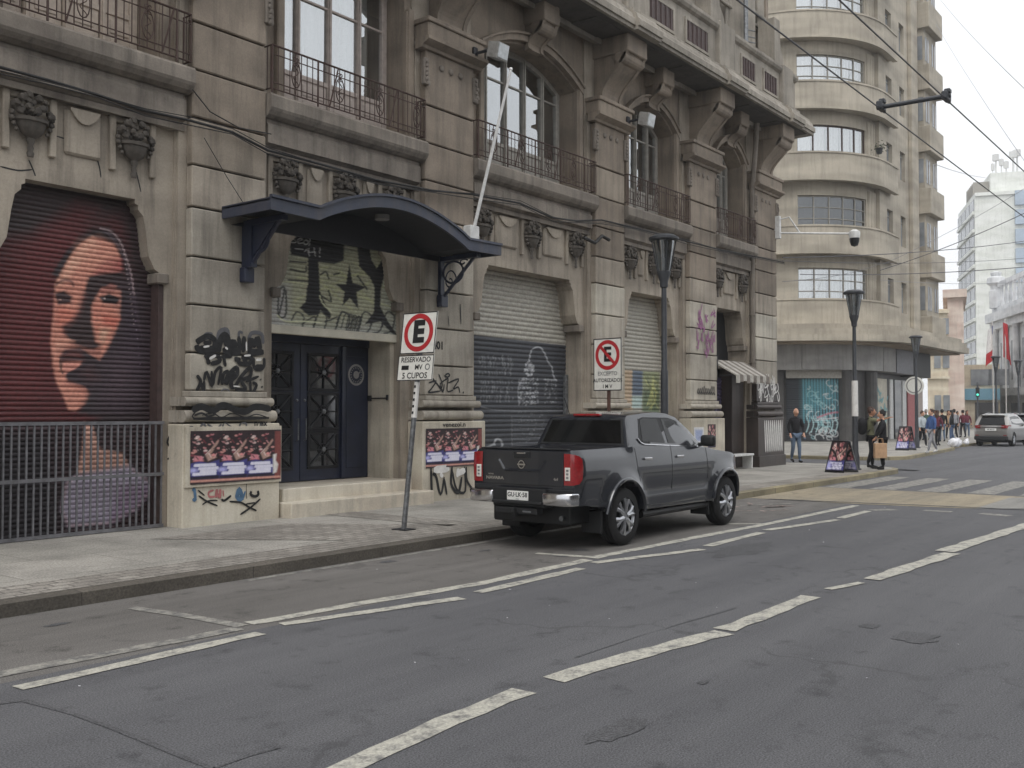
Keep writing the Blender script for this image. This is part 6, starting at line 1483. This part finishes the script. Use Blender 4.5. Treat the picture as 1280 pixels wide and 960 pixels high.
# glazed bands on the round corner
for i,(p0,p1) in enumerate(LV):
    nxt=LV[i+1][0] if i+1<len(LV) else 29.; z0,z1=p1+.02,nxt-.75; A=np.linspace(G0,G1,13); r_=RW-.12
    b=MB()
    cuts=np.linspace(G0,G1,6)
    for a in cuts: cx,cy=XC-r_*math.cos(a),YC-r_*math.sin(a); b.tube([(cx,cy,z0),(cx,cy,z1)],.04,6)
    rows=([z0+.05,z1-.05] if i==2 else [z0+.05,z0+.55,(z0+z1)/2+.25,z1-.05])
    for z in rows: b.tube([(XC-r_*math.cos(a),YC-r_*math.sin(a),z) for a in A],.03,5)
    w_=b.build('window','frame_grey' if i!=2 else 'rust_iron',B2)
    b=MB(); V=b.grid(A,[z0,z1],lambda a,z:(XC-(r_-.02)*math.cos(a),YC-(r_-.02)*math.sin(a),z)); b.build('pane','dim_glass' if i==1 else 'window_glass',w_,smooth=True)
    if i!=1:
        b=MB(); 
        for k in range(5):
            if i==3 and k==1: pass
            b.grid(np.linspace(cuts[k]+.015,cuts[k+1]-.015,14),[z0+.02,z1-.02],lambda a,z:(XC-(r_-.28-.03*math.sin(a*130))*math.cos(a),YC-(r_-.28-.03*math.sin(a*130))*math.sin(a),z))
        b.build('curtain','curtain',w_,smooth=True,angle=80)
    for (a,c) in ((58.3,59.4),(60.9,61.9)):
        b=MB(); z0,z1=p1-.15,(LV[i+1][0]-.9 if i+1<len(LV) else 27.8+.0)
        if z1-z0<.5: z1=z0+2
        b.box(a,c,yf+.22,yf+.26,z0,z1,0); b.box((a+c)/2-.03,(a+c)/2+.03,yf+.18,yf+.22,z0,z1,1); b.box(a,c,yf+.18,yf+.22,z0+1.5,z0+1.56,1); b.build('window',['tower_glass','frame_grey'],B2)
# canopy slab and shopfront
RC=7.5
b=MB(); slab(b,RC,5.5,5.85,68.6); slab(b,RC-.12,5.85,6.15,68.5); slab(b,RC-.35,6.15,6.42,68.2); b.build('canopy_slab',['tan_wall'],B2)
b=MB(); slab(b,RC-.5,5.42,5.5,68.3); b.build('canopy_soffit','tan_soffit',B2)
RG=4.9
b=MB(); slab(b,RG,0,5.45,67.4,0); b.build('shop_wall','dark_stone',B2)
b=MB()
for (a0,a1) in ((2,30),(30.3,62),(62.3,90)): arcwall(b,RG+.75,math.radians(a0),math.radians(a1),4.05,5.43,.7,0)
b.box(57.0,59.2,YC-RG-.78,YC-RG,4.05,5.43); b.box(XC-RG-.75,XC-RG,YC+.3,38,4.05,5.43)
b.build('fascia_board','grey_board',B2)
b=MB(); b.box(59.3,62.6,YC-RG-.82,YC-RG+.01,4.0,5.42,0,.02); b.build('fascia_board','grille_grey',B2,label='paler sign board at the right of the grey fascia')
b=MB(); b.box(62.7,66.4,YC-RG-.8,YC-RG+.01,3.9,5.42,0,.02); b.build('fascia_board','black_plastic',B2,label='black sign board at the far right of the fascia')
for k,a in enumerate((21,60,86)):
    b=MB(); a=math.radians(a); c0=(XC-(RG+.1)*math.cos(a),YC-(RG+.1)*math.sin(a)); b.lathe([(.42,KH),(.42,4.06)],14,(c0[0],c0[1],0)) if k!=0 else arcwall(b,RG+.25,math.radians(13),math.radians(20),KH,4.05,.3)
    b.build('pillar','dark_stone',B2)
# cyan scribbled shutter on the corner and a second one beyond
def cyan(P,X,Z):
    P.c[:]=C3(40,44,50); r=random.Random(3)
    for k in range(16):
        x=1004+k*3.6; P.stroke([(x,474),(x+1,532-r.uniform(0,14))],1.5,C3(104,170,184),.8,.8)
    P.poly([(1003,474),(1040,474),(1046,500),(1003,520)],C3(84,150,160),6,.45)
    for k in range(60):
        cx=r.uniform(1008,1060); cy=r.uniform(478,550); rr_=r.uniform(2,6); a=r.uniform(0,6)
        P.stroke([(cx+rr_*math.cos(a+t),cy+.8*rr_*math.sin(a+t*1.1)) for t in np.linspace(0,r.uniform(2.5,5.5),7)],.9,C3(*r.choice([(190,204,206),(150,190,194),(206,206,206)])),.6,.9)
    for k in range(8): P.stroke([(1008+k*6,520+r.uniform(-3,3)),(1011+k*6,530),(1008+k*6,540)],1.2,C3(176,208,210),.6,.9)
    P.stroke([(1022,522),(1040,516),(1063,515)],1.8,C3(196,110,130),.8,.8); P.stroke([(1022,525),(1063,520)],1.2,C3(210,200,206),.6,.8)
    P.poly([(1052,480),(1070,476),(1070,512),(1050,515)],C3(56,56,92),3,.6)
def polar_shutter(a0,a1,z0,z1,r_,fn,label):
    A=np.linspace(a0,a1,90); Zs=np.arange(z0,z1,.035); b=MB()
    b.grid(A,Zs,lambda a,z:(XC-(r_+.02*abs(math.sin(z*PI/.12)))*math.cos(a),YC-(r_+.02*abs(math.sin(z*PI/.12)))*math.sin(a),z)); b.bm.verts.ensure_lookup_table(); V=np.array([v.co[:] for v in b.bm.verts])
    v=np.stack([V[:,0],V[:,1],V[:,2]-CAMH],-1); w_=v@cF; px=640+F_PX*(v@cR)/w_; py=480-F_PX*(v@cU)/w_
    o=b.build('shutter','mural_paint',B2,smooth=True,label=label); P=Paint(px,py,(.1,.1,.1)); fn(P,None,V[:,2]); setpaint(o,P.c.astype(np.float32))
polar_shutter(math.radians(21.5),math.radians(58),.2,3.6,RG+.06,cyan,'dark roller shutter covered in cyan bars and white scribbles')
b=MB(); arcwall(b,RG+.3,math.radians(21.5),math.radians(58),3.6,4.05,.3); b.build('shutter_hood','frame_grey',B2)
for k,(x0,x1,mt) in enumerate([(57.6,59.8,'shutter_cream'),(60.4,61.0,'white_metal'),(61.3,62.6,'door_glass'),(62.9,63.6,'white_metal'),(64.0,65.4,'pink_spray'),(65.8,67.2,'frame_pink')]):
    b=MB(); b.box(x0,x1,YC-RG-.08,YC-RG+.05,KH,3.7,0,.02); b.build('shop_panel',mt,B2)
b=MB(); r=random.Random(8)
for k in range(30):
    x=57.7+r.random()*2; z=r.uniform(.5,3); b.ribbon([(x,YC-RG-.085,z),(x+r.uniform(-.3,.3),YC-RG-.085,z+.3),(x+r.uniform(-.3,.3),YC-RG-.085,z+.1)],.07,(0,-1,0),.004+.0005*k)
b.build('graffiti','cyan_spray',B2,recalc=False)
t=thing('round_sign',(62.9,16.9,3.4),'round pale hanging sign projecting from the shopfront under the tan building','sign'); q=Vector(at(1143,482,54.5))
b=MB(); b.prism([(q.y+.5*math.cos(a),q.z+.5*math.sin(a)) for a in np.linspace(0,2*PI,33)[:-1]],'x',q.x-.06,q.x+.06); b.build('disc','sign_white',t)
b=MB(); ff=lambda c:None; 
for rr_ in ((.44,.5),): ring_b=[]
b.lathe([(.36,-.064),(.42,-.064),(.42,-.07),(.36,-.07),(.36,-.064)],24,tuple(q),'x'); b.build('printed_ring','grey_board',t)
b=MB(); b.tube([tuple(q+Vector((0,.0,.5))),(q.x,q.y,5.6)],.03,6); b.tube([(q.x,q.y,5.6),(q.x+.5,YC-RG,5.6)],.03,6); b.build('bracket','black_iron',t)
# potted plant on a balcony ledge
q=Vector(at(1099,190,54)); pt=thing('potted_plant',tuple(q),'dark potted plant on the ledge of the tan balcony','plant')
b=MB(); b.lathe([(.14,-.1),(.2,.2),(.0,.2)],14,tuple(q)); b.build('pot','black_plastic',pt)
b=MB(); r=random.Random(2)
for k in range(70):
    d=Vector((r.gauss(0,.2),r.gauss(0,.2),abs(r.gauss(.25,.14)))); s_=.07; a=r.uniform(0,PI); u=Vector((math.cos(a),math.sin(a),.4))*s_; w_=Vector((-math.sin(a),math.cos(a),.3))*s_*.5
    b.quad([q+d-u,q+d-w_,q+d+u,q+d+w_])
b.build('foliage','leaf_green',pt)
# ============================================================ farther buildings
def far_building(name,label,px0,px1,pytop,depth,mat,az,floors,wmat,dep=22,cat='building',win=True):
    """box whose camera-side face spans px0..px1 at the given depth; az = facing direction of that face"""
    A=Vector(at(px0,515,depth)); n=Vector((math.cos(az),math.sin(az),0)); u=Vector((-n.y,n.x,0))
    return A,n,u
def boxf(b,o,u,n,a0,a1,d0,d1,z0,z1,mi=0):
    V=[b.bm.verts.new((o.x+u.x*a+n.x*d,o.y+u.y*a+n.y*d,z)) for z in (z0,z1) for (a,d) in ((a0,d0),(a1,d0),(a1,d1),(a0,d1))]
    for q in ((0,3,2,1),(4,5,6,7),(0,1,5,4),(1,2,6,5),(2,3,7,6),(3,0,4,7)): b._f([V[i] for i in q],mi)
def ground_at(px,depth): q=at(px,515,depth); return Vector((q[0],q[1],0))
def zat(py,depth): return CAMH+(HOR-py)*depth/F_PX
def width_for(o,u,px):     # length along u from o until photo column px
    c=(px-640)/F_PX; cr=Vector(cR); cf=Vector(cF)
    return (c*o.dot(cf)-o.dot(cr))/(u.dot(cr)-c*u.dot(cf))
# cream and pink house beyond the tan block
t=thing('pink_house',tuple(ground_at(1190,92)),'cream and pink plastered house beyond the tan apartment block','building'); o=ground_at(1186,92)
v=Vector((math.cos(math.radians(14)),math.sin(math.radians(14)),0)); u=Vector((v.y,-v.x,0))
wr=width_for(o,u,1206); wl=width_for(o,-u,1160)
b=MB(); boxf(b,o,u,v,0,wr,0,14,0,zat(372,92)); b.build('wall','pink_far',t)
b=MB(); boxf(b,o,u,v,-wl,0,-.3,14,0,zat(386,92)); 
for z in (zat(388,92),zat(430,92),zat(470,92)): boxf(b,o,u,v,-wl,.15,-.6,-.3,z-.25,z)
b.build('front_wall','cream_far',t)
b=MB(); boxf(b,o,u,v,-.4,wr+.3,-.4,14.3,zat(372,92),zat(362,92)); b.prism([(0,0),(1,0),(1,1)],'z',-5,-4.9) if False else None; b.build('roof','pink_far',t)
for k in range(2):
    for zz in (404,446,500):
        b=MB(); x0=-wl*(.25+.42*k); boxf(b,o,u,v,x0,x0+.55,-.42,-.31,zat(zz+14,92),zat(zz-6,92)); b.build('window','tower_glass',t)
# white slab tower
D=150; o=ground_at(1222,D); a1=math.radians(21.3); v=Vector((math.cos(a1),math.sin(a1),0)); u=Vector((v.y,-v.x,0)); zt_=zat(244,D)
t=thing('white_tower',tuple(o),'tall white slab tower with a blank side wall and balconied front far down the street','building')
L=max(12,min(width_for(o,v,1201),60)); wr=width_for(o,u,1300)
b=MB(); boxf(b,o,u,v,0,wr,.0,L,0,zt_); boxf(b,o,u,v,0,wr+.2,-.3,L,zt_,zt_+.5); b.build('wall','white_far',t)
b=MB()
for k in range(12):
    z=2+k*(zt_-2)/12; boxf(b,o,u,v,-.3,0,.3,L,z,z+.5)
b.build('balcony','white_far',t)
b=MB()
for k in range(12):
    z=2+k*(zt_-2)/12
    for j in range(4): boxf(b,o,u,v,-.08,0,.8+j*L/4,.8+(j+.86)*L/4,z+.5,z+(zt_-2)/12-.3)
b.build('window','tower_glass',t)
b=MB(); zz=zat(212,D); boxf(b,o,u,v,2.5,wr,2,12,zt_+.5,zz); b.build('penthouse','white_far',t)
b=MB(); boxf(b,o,u,v,.3,2.6,3,10,zt_+.5,zat(224,D)); 
for k in range(6): boxf(b,o,u,v,.2,2.7,2.9+k*1.3,3.0+k*1.3,zt_+.5,zat(221,D))
b.build('roof_terrace','frame_grey',t)
for k,(px,p0,p1,w_) in enumerate(((1249,212,190,.45),(1256,212,196,.3),(1262,212,199,.35),(1271,212,186,.55),(1276,212,184,.5),(1245,216,202,.2))):
    g=ground_at(px,D+4); b=MB(); b.tube([(g.x,g.y,zat(p0+3,D+4)),(g.x,g.y,zat(p1,D+4))],w_*.3,6); b.box(g.x-.3,g.x+.3,g.y-w_,g.y+w_,zat(p1+9,D+4),zat(p1+1,D+4)); b.build('antenna','white_metal',t)
b=MB()
for k in range(9): boxf(b,o,u,v,width_for(o,u,1272),width_for(o,u,1290),-.5,-.02,zat(240+k*24,D),zat(258+k*24,D))
b.build('blue_panel','blue_tower',t)
# ornate white building at the right edge
D=112; o=ground_at(1246,D); a1=math.radians(206); u=Vector((math.cos(a1),math.sin(a1),0)); v=Vector((-u.y,u.x,0))
t=thing('ornate_building',tuple(o),'ornate white columned building with balustrade and flags at the right edge','building')
W=24; zc=zat(403,D); zs_=zat(490,D)
b=MB(); boxf(b,o,u,v,0,W,0,14,0,zc); b.build('wall','ornate_far',t)
b=MB(); boxf(b,o,u,v,-.9,W,-.9,.2,zc-.1,zc+.9); boxf(b,o,u,v,-.5,W,-.5,.2,zc-.9,zc-.1); boxf(b,o,u,v,-.6,W,-.6,.1,zs_-.5,zs_+.3); boxf(b,o,u,v,-.3,W,-.3,13,zc+.9,zc+1.6); b.build('cornice','ornate_far',t)
for k in range(6):
    b=MB(); c=o+u*(1.0+k*4.)-v*.35; b.lathe([(.38,zs_+.3),(.33,zs_+.6),(.3,zc-1.4),(.42,zc-.9)],12,(c.x,c.y,0)); b.build('column','ornate_far',t)
    b=MB(); boxf(b,o,u,v,2.1+k*4.,3.9+k*4.,-.06,.02,zs_+1.2,zs_+5.4); b.build('window','tower_glass',t)
    b=MB(); boxf(b,o,u,v,1.9+k*4.,4.1+k*4.,-.08,.02,.3,zs_-1.3); b.build('arcade_opening','shop_dark',t)
b=MB()
for k in range(14): c=o+u*(1.6+k*1.6)-v*.1; b.lathe([(.18,zc+1.6),(.24,zc+2.2),(.14,zc+3.4),(.2,zc+3.8)],8,(c.x,c.y,0))
boxf(b,o,u,v,1.0,W,-.25,.25,zc+3.8,zc+4.3); b.build('balustrade','ornate_far',t)
b=MB(); c=o+u*1.2-v*.2; b.lathe([(.7,zc+1.5),(.75,zc+3.4),(.6,zc+3.6),(.6,zc+4.0),(1.0,zc+4.3),(.9,zc+4.9),(.5,zc+5.1),(.6,zc+5.5),(0,zc+5.7)],16,(c.x,c.y,0)); b.build('corner_urn','ornate_far',t,smooth=True)
# low shop row between tower and ornate building
D=104; o=ground_at(1206,D); u=Vector((math.sin(math.radians(16)),-math.cos(math.radians(16)),0)); v=Vector((-u.y,u.x,0)); W=width_for(o,u,1250)
t=thing('shop_row',tuple(o),'low pale shop row with a light blue sign band below the white tower','building')
b=MB(); boxf(b,o,u,v,0,W,0,10,0,zat(456,D)); b.build('wall','cream_far',t)
b=MB(); boxf(b,o,u,v,0,W,-.5,-.02,zat(500,D),zat(486,D)); b.build('sign_band','sign_blue',t)
b=MB(); boxf(b,o,u,v,W*.3,W*.95,-.2,.0,.2,zat(503,D)); b.build('shopfront','shop_dark',t)
for k in range(4): b=MB(); boxf(b,o,u,v,.6+k*W/4,.6+k*W/4+1.1,-.1,.0,zat(482,D),zat(462,D)); b.build('window','tower_glass',t)
# flags
def flag(px,py0,py1,D,label,cols):
    g=ground_at(px+1,D); t=thing('flag',(g.x,g.y,0),label,'flag',group='flags in front of the ornate building')
    b=MB(); b.tube([(g.x,g.y,0),(g.x,g.y,zat(py0-4,D))],.07,6); b.build('pole','white_metal',t)
    zt0,zb=zat(py0,D),zat(py1,D); n=len(cols)
    b=MB(); xs=np.linspace(0,1,10); zs2=np.linspace(0,1,13); dr=Vector(cR)
    V=b.grid(xs,zs2,lambda a,c:tuple(Vector((g.x,g.y,0))-dr*(-.1+a*(.75-.3*c))*(1 if n>1 else -1)+Vector((.12*math.sin(a*9+c*3),.12*math.cos(a*7),zb+(zt0-zb)*c-.9*a*(1-.3*c)))))
    b.bm.faces.ensure_lookup_table()
    for i,f in enumerate(b.bm.faces):
        r_,c_=divmod(i,9); f.material_index=(0 if n==1 else (0 if r_<4 else (2 if (r_>8 and c_<4) else 1)))
    b.build('cloth',cols,t,smooth=True)
flag(1241,405,447,98,'white, red and blue flag hanging on the left pole by the ornate building',['flag_red','flag_white','flag_blue']); flag(1257,402,446,99,'plain red flag hanging on the right pole by the ornate building',['flag_red'])

# the row on the near side of the street, behind the photographer: it closes the street and shows in glass and paint
t=thing('street_building',(5,-7,0),'plain grey rendered building across the street, behind the viewpoint','building')
b=MB(); b.box(-24,30,-18,-7,0,9.5); b.box(-24.2,30.2,-7.0,-6.6,9.0,9.6); b.box(-24,30,-7,-6.85,3.6,3.9); b.build('wall','street_render',t)
for k in range(13):
    x=-22+k*4.0; b=MB(); b.box(x,x+1.6,-7.0,-6.96,5.2,7.8); b.build('window','door_glass',t)
    b=MB(); b.box(x-.6,x+2.2,-7.0,-6.95,.15,3.2); b.build('shutter','grille_grey' if k%3 else 'shop_dark',t)
# thin damp air down the street
b=MB(); b.box(-122,422,-182,302,-1.1,60); hz=b.build('haze','black_paint'); tag(hz,'thin pale haze filling the street towards the far buildings','haze',kind='stuff')
m,N,L,B=newmat('haze_air'); N.remove(B); pv=N.new('ShaderNodeVolumePrincipled'); pv.inputs['Density'].default_value=.0008; pv.inputs['Color'].default_value=(.93,.95,.97,1); L.new(pv.outputs[0],[n for n in N if n.type=='OUTPUT_MATERIAL'][0].inputs['Volume'])
hz.data.materials.clear(); hz.data.materials.append(m)
print('objects',len(bpy.data.objects))
